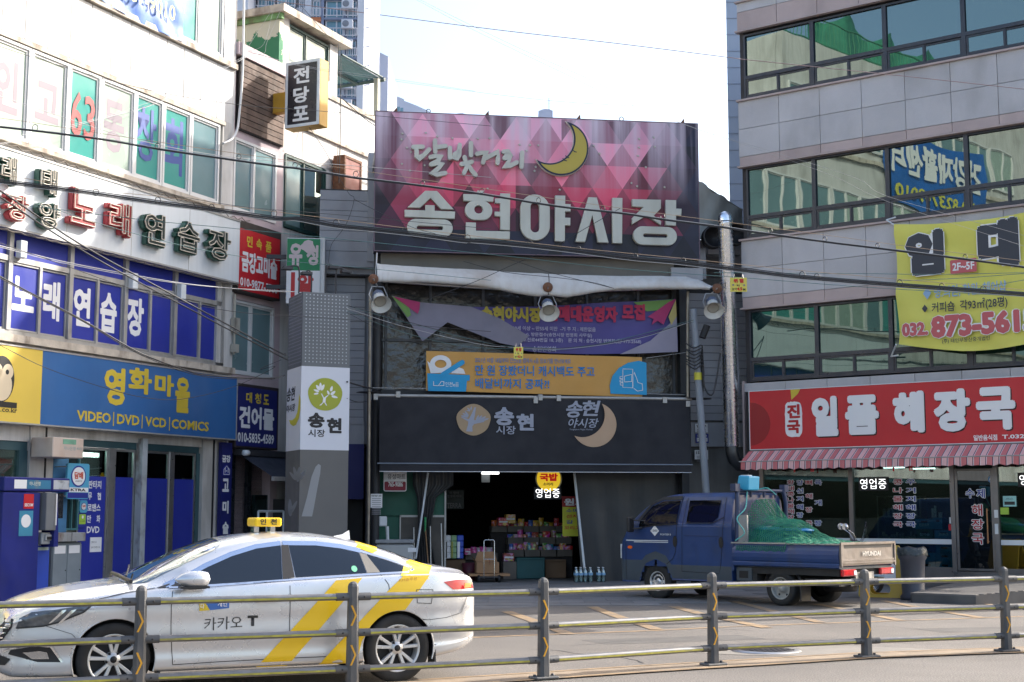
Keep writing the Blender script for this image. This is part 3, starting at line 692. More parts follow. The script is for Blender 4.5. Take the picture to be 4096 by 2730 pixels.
# grey counter cupboard with flower box trough
CT=Thing(FL,'cupboard','grey metal cupboard with two doors and a rusty trough shelf below the kiosk window','cupboard',(1.3,-.3,0))
b=MB();b.box(.90,1.74,-.3,.0,.02,1.06);CT.part('body',b,mat('grey enamel',(.17,.20,.22),.5,var=.1,dirt=(.08,.07,.06),dirtamt=.5),bevel=.01)
for a in(.92,1.33):
 b=MB();b.box(a,a+.4,-.318,-.302,.05,1.02);d=CT.part('door',b,mat('grey door enamel',(.20,.235,.26),.5,var=.1),bevel=.004)
 b=MB();b.box(a+.03,a+.34,-.325,-.32,.84,1.0);CT.part('paper_notice',b,M_wprint,d)
 b=MB();b.lathe((a+.36,-.318,.5),[(0,.012),(.012,.012),(.012,0)],8,'v');CT.part('lock',b,M_dkmetal,d)
 b=MB();b.box(a,a+.4,-.42,-.02,1.08,1.26);CT.part('trough',b,mat('rusty white trough',(.3,.31,.31),.6,dirt=(.12,.06,.03),dirtamt=.9,dscale=5),bevel=.01)
# vertical strip sign
VS=Thing(FL,'vertical_sign','narrow navy vertical sign with a house number plate at the corner of the white building','sign',(6.85,-.1,.9))
b=MB();b.box(6.64,7.06,-.12,-.03,.75,3.34);VS.part('panel',b,M_navy)
lineup(VS,FL,'',[('금강','a3',1902,1115,1972,1178),('고','a3',1905,1315,1958,1430),('미','a4',1905,15,1955,125),('술','a4',1905,195,1955,300)],M_wprint,-.125,bold=.05)
u0,u1,z0,z1=uzr(FL,'a3',1908,1195,1966,1290,-.13)
b=MB();b.prism([(u0,z0),(u1,z0),(u1,z1-.1),((u0+u1)/2,z1),(u0,z1-.1)],-.135,-.12);VS.part('number_plate',b,M_navyprint)
place_loops(VS,[[(u0+.02,z0+.02),(u1-.02,z0+.02),(u1-.02,z1-.12),((u0+u1)/2,z1-.03),(u0+.02,z1-.12)],[(u0+.035,z0+.035),(u1-.035,z0+.035),(u1-.035,z1-.13),((u0+u1)/2,z1-.045),(u0+.035,z1-.13)]],M_wprint,-.139,.001,'plate_outline')
txt(VS,'1-1',M_wprint,u0+.07,u1-.07,z0+.07,z0+.19,-.14,bold=.03)
# blue vinyl banner on the fourth floor
BN=Thing(FL,'blue_banner','blue vinyl banner with yellow phone number tied across the fourth floor windows','banner',(2,-.06,12.7))
P=[]
for i in range(41):
 a=.6+4.16*i/40;row=[]
 for j in range(11):
  z=12.95+.18*(1-abs(i/20-1))*0+1.9*j/10-(.25*(i/40)*(1-j/10))+.0
  row.append((a,-.10+.025*math.sin(i*.9+j*.6)+.02*math.sin(j*1.7+i*.3),z-.12*math.sin(math.pi*i/40)))
 P.append(row)
b=MB();b.smooth=True;b.grid(P)
BN.part('sheet',b,mat('blue vinyl',(.012,.11,.42),.45,var=.12,scale=2.0))
chars(BN,[('010-8237-9010',1.5,4.35,13.04,13.42)],mat('banner yellow',(.6,.56,.06),.5,var=0),-.19,bold=.012)
chars(BN,[('재활센터',.8,4.4,13.85,14.7)],M_wprint,-.19,bold=.03)
# added upper storeys out of the frame, raised to fill the stone building's window reflections
for k in range(8):window(LB,-7.4-2.3*k,-5.3-2.3*k,17.0,19.0,[random.choice([M_pale,M_tealdk])for _ in(0,1)],mull=[-6.35-2.3*k],fw=.07)
RG=Thing(FL,'roof_railing','green roof railing above the added tall part of the white building','railing',(-14,.2,21));b=MB();b.tube([(-26,.2,22.1),(-5,.2,22.1)],.04,5);b.tube([(-26,.2,21.1),(-5,.2,21.1)],.03,5);RG.part('rail',b,M_greenpt);b=MB()
for k in range(85):b.tube([(-26+k*.25,.2,21.0),(-26+k*.25,.2,22.1)],.018,4,caps=False)
RG.part('balusters',b,M_greenpt,kind='stuff')
b=MB();b.smooth=True;b.grid([[(-24+15*i/30,2+.3*math.sin(i),21+2.6*j/6*(1+.15*math.sin(i*.9)))for j in range(7)]for i in range(31)]);solo(FL,'shade_net','green shade net hung behind the roof railing','net',(-16,2,21),b,mat('shade net',(.03,.2,.12),.7,var=.3,scale=2))
B3=Thing(FL,'blue_banner','huge added blue banner with white lettering, unseen beyond the frame, placed for the window reflections','banner',(-15,-.06,14));b=MB();b.smooth=True  # second banner, itself out of view, added to be mirrored in the stone building
b.grid([[(-20.5+8.6*i/20,-.1+.04*math.sin(i*.8+j),15.2+3.3*j/8-.3*math.sin(math.pi*i/20))for j in range(9)]for i in range(21)]);B3 .part('sheet',b,MATS['blue vinyl']);chars(B3,[('건강재활센터',-20.0,-12.3,16.4,17.9)],M_wprint,-.2,bold=.04);chars(B3,[('010-8237-9010',-20,-12.5,15.3,15.9)],MATS['banner yellow'],-.2,bold=.03)
# ---- second segment: pink corner house
PB=Thing(FL,'pink_house','narrow pink rendered house with boarded top window between the white buildings','building',(8,0,0))
wallpart(PB,'wall',[(6.99,7.08,.06,.3,3.3,13.4),(8.92,9.22,.06,.3,0,13.4),(7.08,8.92,.06,.3,11.0,11.2),(7.08,8.92,.06,.3,8.75,9.12),(7.08,8.92,.06,.3,6.92,7.2),(7.08,8.92,.06,.3,4.72,5.05),(7.08,8.92,.3,.36,0,13.3),(7.1,9.2,.36,5,0,13.2)],M_pinkwall)
wallpart(PB,'parapet',[(6.99,9.24,-.08,.4,13.1,13.42)],M_pinkwall)
window(PB,7.06,8.92,9.12,11.0,[M_tealdk,M_tealdk],v=.04,mull=[7.93],fw=.07)
window(PB,7.12,8.94,5.06,6.9,[M_tealdk,M_tealdk],v=.04,mull=[7.96],fw=.06)
WB=Thing(FL,'plank_board','dark weathered plank board covering the top window of the pink house','boarding',(8.1,.0,11.2))
b=MB();b.box(7.14,9.1,-.02,.05,11.2,13.08);WB.part('backing',b,M_black)
pl=unitbox('plank',M_wood);zz=11.22
k=0
while zz<13.0:
 WB.piece('plank',pl,7.18,9.06,-.045-random.uniform(0,.006),-.02,zz+.008,zz+.142);zz+=.152
RS=Thing(FL,'red_sign','red sign with yellow and white lettering and phone number 010-9877-5700','sign',(8.2,-.15,7.15))
b=MB();b.box(7.03,8.86,-.18,.06,7.06,8.86);RS.part('frame',b,mat('dark brown frame',(.03,.022,.02),.6),bevel=.01)
b=MB();b.box(7.06,8.80,-.186,-.18,7.12,8.66);RS.part('face',b,M_red)
chars(RS,[('민',7.36,7.60,8.24,8.52),('속',7.76,8.00,8.24,8.52),('품',8.16,8.42,8.24,8.52)],M_yellow,-.19,bold=.035)
chars(RS,[('금강고미술',7.16,8.69,7.58,8.12)],M_wprint,-.19,bold=.05);chars(RS,[('010-9877-5700',7.12,8.72,7.22,7.44)],M_wprint,-.19,bold=.03)
BS=Thing(FL,'navy_sign','navy sign with yellow and white lettering and phone number 010-5835-4589','sign',(8.2,-.15,3.3))
b=MB();b.box(7.05,8.86,-.2,.06,3.23,4.81);BS.part('frame',b,MATS['dark brown frame'],bevel=.01)
b=MB();b.box(7.09,8.78,-.206,-.2,3.28,4.73);BS.part('face',b,M_navy)
chars(BS,[('대',7.45,7.70,4.35,4.61),('청',7.82,8.08,4.35,4.61),('도',8.18,8.42,4.35,4.61)],M_yellow,-.21,bold=.035)
chars(BS,[('건어물',7.18,8.66,3.71,4.27)],M_wprint,-.21,bold=.045);chars(BS,[('010-5835-4589',7.14,8.67,3.37,3.61)],M_wprint,-.21,bold=.03)
# folding awning and dark shop beneath it
AW=Thing(FL,'folding_awning','dark folding arm awning hanging below the navy sign','awning',(8.2,0,2.6))
b=MB();b.prism([(7.2,3.2),(9.2,3.2),(9.2,3.05),(7.2,3.05)],-.3,-.05);AW.part('cassette',b,M_dkmetal)
b=MB();b.add([(7.25,-.1,3.12),(10.2,-.1,3.12),(10.2,-1.2,2.5),(7.25,-1.2,2.5)],[(0,1,2,3)]);AW.part('cloth',b,mat('dark navy awning cloth',(.02,.025,.04),.8))
b=MB();b.box(7.2,10.2,-1.25,-1.18,2.42,2.52);AW.part('front_bar',b,M_alu);b=MB();b.lathe((7.22,-.4,3.1),[(0,-.07),(.07,-.07),(.07,.1),(0,.1)],12,'u');AW.part('motor',b,M_wsign)
b=MB();b.box(7.1,9.2,.30,.31,0,3.3);b.box(7.35,7.5,.1,.2,0,3.1);b.box(8.1,8.25,.15,.25,0,3.1);PB.part('shopfront',b,mat('dark shopfront',(.02,.025,.03),.3,var=.2))
b=MB();b.box(8.35,8.9,.1,.2,1.0,2.1);PB.part('door_glass',b,M_glassdark)
# pawnshop blade sign
PW=Thing(FL,'blade_sign','yellow sided projecting sign with a black face reading in white vertical letters','sign',(8.7,-.1,12.5))
q0=FL.world(8.72,0,0)
dn=Vector((-FL.v[0],-FL.v[1],0));uu=Vector((FL.u[0],FL.u[1],0))
# solve the box: face is square to the wall, at u=8.40..8.95 along the wall
FP=Frame(*(FL.world(8.45,0,0)[:2]),dn.x,dn.y)
za,zb=11.95,13.88
a0=FP.uz('b1',512,800)[0];a1=FP.uz('b1',808,800)[0]
zb=FP.uz('b1',815,492)[1];za=FP.uz('b1',797,1065)[1]
PWt=Thing(FP,'blade_sign','yellow sided projecting pawnshop sign with a black face and white vertical letters','sign',((a0+a1)/2,.2,za))
bpy.data.objects.remove(PW.o)
M_yside=mat('yellow sign side',(.6,.33,.04),.45,var=.1,scale=2,streak=.2,dirt=(.35,.15,.02))
b=MB();b.box(a0,a1,.02,.42,za,zb);PWt.part('casing',b,M_yside,bevel=.01)
b=MB();b.frame(a0+.01,a1-.01,.005,.02,za+.01,zb-.01,.075);PWt.part('face_border',b,M_wsign)
b=MB();b.box(a0+.08,a1-.08,.008,.018,za+.08,zb-.08);PWt.part('face',b,mat('black sign face',(.012,.013,.022),.3,var=.05))
w_=a1-a0;h_=zb-za
chars(PWt,[('전',a0+w_*.24,a0+w_*.70,za+h_*.655,za+h_*.90),('당',a0+w_*.24,a0+w_*.70,za+h_*.36,za+h_*.60),('포',a0+w_*.24,a0+w_*.70,za+h_*.09,za+h_*.31)],M_wprint,.002,bold=.035)
b=MB();b.box(.0,a0,.1,.32,za+h_*.28,za+h_*.58);PWt.part('wall_bracket',b,M_yside,bevel=.01)
# ---- third segment: white building with green window and rooftop storey
TB=Thing(FL,'rooftop_house','white building with a green flaking side wall, rooftop room and tin canopy','building',(11,0,0))
wallpart(TB,'wall',[(9.22,15.5,.08,.3,11.12,13.25),(9.22,9.3,.08,.3,0,11.2),(11.3,15.5,.08,.3,0,11.2),(9.3,11.3,.08,.3,0,9.1),(9.25,15.5,.3,6,0,13.2),(9.02,9.33,.02,.3,13.25,14.8),(11.34,11.74,.02,.3,13.25,14.72),(9.02,11.74,.3,.4,13.25,14.75),(9.34,11.34,.02,.3,13.25,13.62)],M_white)
wp2=unitbox('cladding_panel',M_wpanel)
x=9.25
while x<13.9:TB.piece('cladding_panel',wp2,x+.01,x+.47,.03,.08,12.05,13.12);x+=.48
wallpart(TB,'cornice',[(9.24,15.5,-.02,.1,13.13,13.27),(9.24,15.5,.0,.1,11.95,12.03)],M_ledge)
window(TB,9.34,11.34,13.62,14.66,[M_pale,M_pale],v=.04,mull=[10.2],fw=.06,mf=M_dkgreen)
window(TB,9.3,11.28,9.12,11.08,[M_tealdk,M_glassdark],v=.04,mull=[10.2],fw=.06,mf=M_dkgreen)
wallpart(TB,'rooftop_slab',[(8.7,12.1,-.22,4.2,14.78,14.98)],M_ledge)
# flaking end wall of the rooftop room, turned to the street
gw=Thing(FL,'green_wall','green painted end wall with flaking cream patches under the roof slab','wall',(8.9,2,13.2))
m=mat('flaking green wall',(.035,.19,.09),.75);nn=m.node_tree;N,Lk=nn.nodes,nn.links;bs=N['Principled BSDF']
geo=N.new('ShaderNodeNewGeometry');t=N.new('ShaderNodeTexNoise');t.inputs['Scale'].default_value=1.6;t.inputs['Detail'].default_value=9;t.inputs['Roughness'].default_value=.62
Lk.new(geo.outputs['Position'],t.inputs['Vector']);sep=N.new('ShaderNodeSeparateXYZ');Lk.new(geo.outputs['Position'],sep.inputs[0])
mr=N.new('ShaderNodeMapRange');mr.inputs[1].default_value=13.4;mr.inputs[2].default_value=14.6;mr.inputs[3].default_value=-.16;mr.inputs[4].default_value=.20;Lk.new(sep.outputs[2],mr.inputs[0])
ad=N.new('ShaderNodeMath');Lk.new(t.outputs[0],ad.inputs[0]);Lk.new(mr.outputs[0],ad.inputs[1])
st=N.new('ShaderNodeMath');st.operation='GREATER_THAN';st.inputs[1].default_value=.545;Lk.new(ad.outputs[0],st.inputs[0])
mx=N.new('ShaderNodeMix');mx.data_type='RGBA';mx.inputs[6].default_value=(.035,.19,.09,1);mx.inputs[7].default_value=(.55,.54,.42,1);Lk.new(st.outputs[0],mx.inputs[0]);Lk.new(mx.outputs[2],bs.inputs['Base Color'])
b=MB();b.box(8.84,9.02,.0,4.0,13.2,14.78);gw.part('wall_face',b,m)
b=MB();b.box(8.78,8.90,-.1,4.2,14.62,14.80);gw.part('roof_edge',b,mat('moss stained green',(.13,.26,.10),.8,var=.25,scale=4,dirt=(.12,.09,.05),dirtamt=.8,dscale=4))
# tin canopy on the roof
TC=Thing(FL,'tin_canopy','sloping corrugated tin canopy on a post beside the rooftop room','canopy',(13,0,13.3))
def L3(r,x,y,v):u,z=FL.uz(r,x,y,v);return Vector((u,v,z))
A_=L3('b1',990,480,.1);B_=L3('b1',1335,672,.1);C_=Vector((A_.x,2.6,A_.z));D_=Vector((B_.x,2.6,B_.z))
rowsP=[]
for i in range(30):
 t_=i/29;row=[]
 for j in range(2):
  q=(A_.lerp(B_,j)).lerp(C_.lerp(D_,j),t_);row.append((q.x,q.y,q.z+(.03 if i%2 else 0)))
 rowsP.append(row)
b=MB();b.grid(rowsP);TC.part('tin_sheet',b,mat('teal tin',(.07,.17,.18),.5,var=.2,scale=3))
b=MB();b.tube([A_+Vector((0,-.03,.03)),B_+Vector((0,-.03,.03))],.035,6);b.tube([C_,D_],.05,4)
for t_ in(.33,.66):b.tube([A_.lerp(C_,t_)-Vector((0,0,.08)),B_.lerp(D_,t_)-Vector((0,0,.08))],.05,4)
b.tube([B_+Vector((.05,-.1,-.03)),D_+Vector((.05,0,-.03))],.07,4);TC.part('rafter',b,M_dkgreen)
zb_=13.2
b=MB();b.box(B_.x-.22,B_.x-.08,.08,.22,zb_,B_.z-.05);TC.part('post',b,M_cream)
# rusty awning box over the lower roof and its red inside
RB=Thing(FL,'rusty_box','rusty red open box frame fixed to the white wall beside the market sign','box',(12.6,-.2,10.9))
u0,z0=FL.uz('b2',985,115,-.2);u1,z1=FL.uz('b1',1120,1420,-.2)
b=MB();b.box(u0,u1,-.35,.05,10.62,11.5);RB.part('casing',b,mat('dull red',(.22,.06,.045),.6,var=.15),bevel=.01)
b=MB();b.frame(u0-.05,u1+.05,-.37,.0,10.56,11.55,.07);RB.part('frame',b,M_rust)
# green and white pharmacy style blade sign
FG=Frame(-5,35.0,1,.10)
g0=FG.uz('b2',530,560,0)[0];g1=FG.uz('b2',822,560,0)[0];gz1=FG.uz('b2',600,540,0)[1];gz0=6.9
GS=Thing(FG,'torn_sign','tall box sign with torn green upper face and white lower face behind the grey totem','sign',((g0+g1)/2,0,gz0))
gzm=FG.uz('b2',600,818,0)[1]
b=MB();b.box(g0,g1+.0,.0,.5,gz0,gz1);GS.part('casing',b,M_wsign,bevel=.01)
b=MB();b.box(g0+.01,g1-.02,-.006,-.001,gzm,gz1-.02);GS.part('green_face',b,mat('sign green',(.015,.22,.08),.5,var=.12))
b=MB();b.box(g0+.01,g1-.02,-.006,-.001,gz0,gzm-.004);GS.part('white_face',b,M_wprint)
GS.part('wall_bracket',MB().box(g0-.9,g0,.2,.28,gz0+.4,gz0+.5).box(g0-.9,g0,.2,.28,gz1-.5,gz1-.4),M_dkmetal,kind='stuff')
b=MB();b.box(g1,g1+.1,.02,.48,gz0,gz1+.02);GS.part('side_trim',b,M_pvc)
w_=g1-g0
chars(GS,[('유',g0+w_*.07,g0+w_*.46,gz1-.72,gz1-.14),('성',g0+w_*.58,g1-.06,gz1-.70,gz1-.18)],mat('faded pink print',(.6,.5,.5),.5,var=0),-.01,bold=.05)
pts_t=[(g0+w_*(.62+.3*math.cos(t*.52)*random.uniform(.5,1)),gz1-.22+.22*math.sin(t*.52)*random.uniform(.5,1))for t in range(12)]
b=MB();b.prism(pts_t,-.014,-.011);GS.part('torn_patch',b,MATS['faded pink print'])
chars(GS,[('알',g0+w_*.33,g0+w_*.80,gzm-.55,gzm-.10)],M_rprint,-.01,bold=.05)
b=MB();b.box(g0+.12,g0+.22,-.012,-.006,gz0,gzm-.05);GS.part('red_stroke',b,M_rprint)
# white conduit pipe on the street corner of the white building
b=MB();pp=[L3('a1',x,y,-.12)for x,y in((2088,-60),(2084,200),(2078,500),(2070,720),(2050,950),(2030,1110),(1985,1190),(1910,1230))]
b.tube(smooth_path(pp,4),.03,8);solo(FL,'conduit_pipe','white vertical conduit pipe running up the corner of the white building','pipe',(7,-.12,12),b,M_pvc)
b=MB();b.tube([(7.05,-.1,7.0),(7.04,-.1,6.5),(7.06,-.1,5.9),(7.05,-.1,5.5)],.03,6);b.box(6.98,7.14,-.2,-.05,6.05,6.4);b.box(6.98,7.12,-.2,-.05,5.55,5.75)
solo(FL,'insulator_bracket','weathered insulator and bracket on the corner post below the red sign','insulator',(7.05,-.1,6.4),b,mat('weathered ceramic',(.4,.38,.32),.6,dirt=(.15,.12,.1),dirtamt=.7,dscale=6))
# ================================================================ MARKET GATE (centre)
M_siding=mat('grey siding',(.34,.345,.37),.5,rand=.06,var=.06,scale=1.2,dirt=(.2,.19,.19),dirtamt=.4,dscale=1.5)
M_gate=mat('gate dark steel',(.03,.032,.036),.5,metal=.3,var=.15)
def C3(r,x,y,v=0.0):u,z=FC.uz(r,x,y,v);return Vector((u,v,z))
MG=Thing(FC,'market_hall','market hall behind the gate with grey siding, plastic glazing and dark entrance','building',(0,1,0))
# side walls of horizontal siding boards
sb=unitbox('siding_board',M_siding)
def boards(th,u0,u1,v,z0,z1,pitch=.19):
 z=z0
 while z+pitch<z1+.02:
  th.piece('siding_board',sb,u0,u1,v-random.uniform(0,.006),v+.05,z+.006,z+pitch-.006);z+=pitch
 b=MB();b.box(u0,u1,v+.03,v+.1,z0,z1);th.part('siding_backing',b,M_gate)
boards(MG,-4.75,-3.42,3.0,3.9,7.75);boards(MG,-4.62,-3.38,2.6,8.06,9.95,.265)
b=MB();b.box(-3.40,-3.22,2.45,3.1,8.05,10.9);b.box(-4.64,-3.2,2.5,3.2,7.9,8.05);MG.part('corner_trim',b,M_siding)
b=MB();b.box(-4.6,-3.2,2.7,5,7.75,9.95);b.box(-4.6,-3.2,3.1,5,3.4,7.74);MG.part('left_volume',b,M_siding)
boards(MG,4.66,6.2,1.0,3.95,7.3,.19)
b=MB();b.box(4.6,6.3,1.1,3,0,7.6);MG.part('right_volume',b,mat('stained concrete wall',(.18,.175,.165),.85,var=.15,scale=1.5,streak=.3,bump=.2))
MG.part('rear_wall',MB().box(4.75,8.2,3.2,8,0,9.0),M_siding)
b=MB();b.box(4.66,6.2,.98,1.1,3.3,3.9);MG.part('grey_panel',b,M_siding)
b=MB();b.box(-4.75,-3.4,3.02,3.2,3.4,4.0);MG.part('grey_panel',b,M_siding)
b=MB();b.box(-5.2,-3.4,3.0,3.1,2.0,3.4);MG.part('blue_shutter',b,M_navy)
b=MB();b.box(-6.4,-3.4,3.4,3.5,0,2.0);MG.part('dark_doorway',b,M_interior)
b=MB();b.box(-3.45,6.2,5.6,12,7.0,10.6);b.box(-3.3,4.7,.9,5.7,10.4,10.6);MG.part('roof_volume',b,M_siding)
# sloping tarpaulin roof behind the board
TR=Thing(FC,'tarpaulin','grey tarpaulin sloping down from the market sign to the stone building','tarpaulin',(5,2,9))
p0,p1,p2,p3=C3('c2',1912,55,.6),C3('c2',2290,300,1.6),C3('c2',2300,560,1.6),C3('c2',1912,560,.6)
G_=[]
for i in range(13):
 a=p0 .lerp(p1,i/12);c=p3 .lerp(p2,i/12)
 G_.append([tuple(a.lerp(c,j/8)+Vector((0,-.05*math.sin(i*1.3+j*.8),.03*math.sin(i*1.1))))for j in range(9)])
b=MB();b.smooth=True;b.grid(G_)
b.grid([[tuple(p0),tuple(p0+Vector((0,6,.3)))],[tuple(p1),tuple(p1+Vector((0,6,.3)))]])
TR.part('sheet',b,mat('grey tarpaulin cloth',(.42,.43,.40),.5,var=.15,scale=1.5))
b=MB();
for(x,y,r_)in((2025,545,56),(2215,520,70)):
 c=C3('c2',x,y,.3);b.lathe(tuple(c),[(.02,-.1),(.28,0),(.30,.25),(.26,.3),(.24,.1),(.0,.05)],20,'v')
solo(FC,'exhaust_fan','round black exhaust mouths under the grey tarpaulin beside the market sign','exhaust',(5.4,.3,8.4),b,M_black,kind=None)
b=MB();p=C3('t7',905,370,.6);q=C3('t7',1435,450,.6);b.box(p.x,q.x,.6,.9,8.12,8.42);p=C3('t7',760,370,.4);q=C3('t7',880,640,.4);b.box(p.x,q.x,.4,.8,7.45,p.z);p=C3('t7',335,690,.2);q=C3('t7',830,780,.2);b.box(p.x,q.x,.2,.9,7.38,7.68)
MG.part('duct_box',b,M_siding,kind='stuff')
# glazed upper storey of clear plastic sheeting
b=MB()
for u in(-3.22,4.36):b.box(u-.09,u+.09,.45,.75,0,7.3)
b.box(-3.3,4.45,.45,.75,4.42,4.58);b.box(-3.3,4.45,.5,.7,7.2,7.95)
MG.part('steel_frame',b,M_gate)
b=MB()
for u in(-2.98,-1.9,-.6,.7,2.0,3.3,4.2):b.box(u-.03,u+.03,.8,.86,4.5,7.3)
b.box(-3.1,4.3,.8,.86,5.8,5.86);MG.part('window_frame',b,mat('grey plastic frame',(.08,.085,.09),.5),kind='stuff')
mpl=mat('crinkled plastic sheet',(.035,.033,.03),.18,var=.2,scale=2,spec=.9,bump=6,bscale=2.6)
for k,(a,c)in enumerate(zip((-3.05,-1.87,-.57,.73,2.03,3.33),(-1.93,-.63,.67,1.97,3.27,4.25))):
 b=MB();b.box(a,c,.86,.88,4.56,7.3);MG.part('plastic_sheet',b,mpl)
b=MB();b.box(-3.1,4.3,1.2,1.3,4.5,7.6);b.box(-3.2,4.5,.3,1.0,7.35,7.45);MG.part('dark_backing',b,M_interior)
b=MB();b.box(-3.15,4.1,.3,.4,7.45,7.9);MG.part('beige_fascia',b,mat('beige fascia',(.17,.16,.14),.7,var=.1))
# ---- the big sign
BGS=Thing(FC,'market_sign','large pink and purple geometric market sign with a yellow moon and raised letters','sign',(.7,0,7.9))
su0,su1,sz0,sz1=-3.33,4.68,7.87,11.30
b=MB();b.box(su0,su1,.0,.45,sz0,sz1);BGS.part('sign_box',b,mat('sign casing',(.03,.03,.05),.5))
# printed diamond pattern: flat print, coloured cell by cell
me=bpy.data.meshes.new('sign_print');vs,fs,cols=[],[],[]
nx,nz=11,7;cw=(su1-su0)/nx;chh=(sz1-sz0)/4.2
def patcol(x,z):
 t=(x-su0)/(su1-su0);h=(z-sz0)/(sz1-sz0)
 c=Vector((.74,.07,.14)).lerp(Vector((.82,.42,.58)),max(0,min(1,(h-.45)/.5)))
 dk=Vector((.012,.012,.035));w=0
 w=max(w,(1.45-h*2.9))if h<.5 else 0
 w=max(w,1.15-abs(t)*5.0-h*.35,(t-.80)*6.5,(t-.7)*2.2*(1-h))
 w=max(0,min(1,w));return c.lerp(dk,w)
rnd=random.Random(5);uw=.76;uh=.66
i0=-1
def clip_poly(P,axis,val,keep_ge):
 out=[]
 for k in range(len(P)):
  a,c=P[k],P[(k+1)%len(P)];ia=(a[axis]>=val)==keep_ge;ic=(c[axis]>=val)==keep_ge
  if ia:out.append(a)
  if ia!=ic:
   t=(val-a[axis])/(c[axis]-a[axis]);out.append((a[0]+(c[0]-a[0])*t,a[1]+(c[1]-a[1])*t))
 return out
for r_ in range(-1,8):
 for c_ in range(-1,13):
  cx=su0+(c_+(.5 if r_%2 else 0))*uw;cz=sz0+r_*uh*.86
  L_,Rr,T_,B_2=(cx-uw/2,cz),(cx+uw/2,cz),(cx,cz+uh*.86),(cx,cz-uh*.86)
  for tri in((L_,B_2,(cx,cz)),((cx,cz),B_2,Rr),(L_,(cx,cz),T_),((cx,cz),Rr,T_))if rnd.random()<.25 else((L_,B_2,Rr),(L_,Rr,T_)):
   P_=list(tri)
   for ax,val,ge in((0,su0+.01,True),(0,su1-.01,False),(1,sz0+.01,True),(1,sz1-.01,False)):
    if P_:P_=clip_poly(P_,ax,val,ge)
   if len(P_)<3:continue
   mx_,mz_=sum(p[0]for p in P_)/len(P_),sum(p[1]for p in P_)/len(P_)
   col=patcol(mx_,mz_)*rnd.choice([.22,.42,.65,.85,1.0,1.1,1.2])
   o_=len(vs);vs+=[(p[0]-.7,-.004,p[1]-7.9)for p in P_];fs.append(list(range(o_,o_+len(P_))));cols.append(col)
me.from_pydata(vs,[],fs);ca=me.color_attributes.new('print','FLOAT_COLOR','CORNER');li=0
for f_,c in zip(fs,cols):
 for _ in f_:ca.data[li].color=(max(0,c[0]),max(0,c[1]),max(0,c[2]),1);li+=1
m=mat('printed sign vinyl',(.5,.1,.2),.45,var=.05,scale=.8);N,Lk=m.node_tree.nodes,m.node_tree.links;bs=N['Principled BSDF']
at=N.new('ShaderNodeAttribute');at.attribute_name='print'
geo=N.new('ShaderNodeNewGeometry');mp=N.new('ShaderNodeMapping');mp.inputs['Scale'].default_value=(3.2,3.2,.12);Lk.new(geo.outputs['Position'],mp.inputs['Vector'])
tn=N.new('ShaderNodeTexNoise');tn.inputs['Scale'].default_value=1.2;tn.inputs['Detail'].default_value=6;Lk.new(mp.outputs[0],tn.inputs['Vector'])
sep=N.new('ShaderNodeSeparateXYZ');Lk.new(geo.outputs['Position'],sep.inputs[0])
hr=N.new('ShaderNodeMapRange');hr.inputs[1].default_value=9.2;hr.inputs[2].default_value=11.3;hr.inputs[3].default_value=0;hr.inputs[4].default_value=1;Lk.new(sep.outputs[2],hr.inputs[0])
nr=N.new('ShaderNodeMapRange');nr.inputs[1].default_value=.40;nr.inputs[2].default_value=.68;nr.inputs[3].default_value=0;nr.inputs[4].default_value=1;Lk.new(tn.outputs[0],nr.inputs[0])
ml=N.new('ShaderNodeMath');ml.operation='MULTIPLY';Lk.new(hr.outputs[0],ml.inputs[0]);Lk.new(nr.outputs[0],ml.inputs[1])
mx=N.new('ShaderNodeMix');mx.data_type='RGBA';Lk.new(ml.outputs[0],mx.inputs[0]);Lk.new(at.outputs['Color'],mx.inputs[6]);mx.inputs[7].default_value=(.66,.56,.66,1);Lk.new(mx.outputs[2],bs.inputs['Base Color'])
me.materials.append(m);BGS.part('sign_print',me,m)
b=MB();b.frame(su0-.01,su1+.01,-.012,.0,sz0-.01,sz1+.01,.02)
BGS.part('edge_trim',b,mat('sign edge',(.15,.1,.13),.5))
for u in(-2.86,-.62,1.66,4.3):
 b=MB();b.prism([(u-.06,sz1),(u+.06,sz1),(u+.05,sz1+.14)],.05,.09);BGS.part('top_bracket',b,M_rust)
for u in(-2.05+.0,2.75):
 b=MB();b.lathe((u,.05,sz1+.06),[(.045,0),(.06,.01),(.045,.02),(.04,.01),(.045,0)],12,'v');BGS.part('lifting_eye',b,M_dkmetal)
# raised letters, drawn stroke by stroke after the photograph
M_let=mat('ivory letter face',(.52,.53,.47),.5,var=.05,scale=2,streak=.15,dirt=(.3,.28,.22),dirtamt=.3)
VL=-.12
def loop(r,pts):return[FC.uz(r,x,y,VL)for x,y in pts]
def rct(r,x0,y0,x1,y1):return loop(r,[(x0,y1),(x1,y1),(x1,y0),(x0,y0)])
def stad(r,x0,y0,x1,y1,dx=0):
 a=FC.uz(r,x0,(y0+y1)/2,VL)[0];c=FC.uz(r,x1,(y0+y1)/2,VL)[0];zt=FC.uz(r,(x0+x1)/2,y0,VL)[1];zb2=FC.uz(r,(x0+x1)/2,y1,VL)[1]
 return stadium(a,c,zb2,zt)
def letter(groups):
 par=None
 for loops in groups:
  o=place_loops(BGS,loops,M_let,VL,.11,'letter' if par is None else 'letter_stroke',par,bev=.012);par=par or o
letter([[loop('b2',[(1570,275),(1715,140),(1812,142),(1948,291),(1850,289),(1760,193),(1668,278)])],[loop('b2',[(1542,302),(1718,308),(1718,262),(1790,265),(1790,311),(1965,318),(1962,372),(1542,355)])],[stad('b2',1562,383,1945,522),stad('b2',1637,434,1870,474)]])
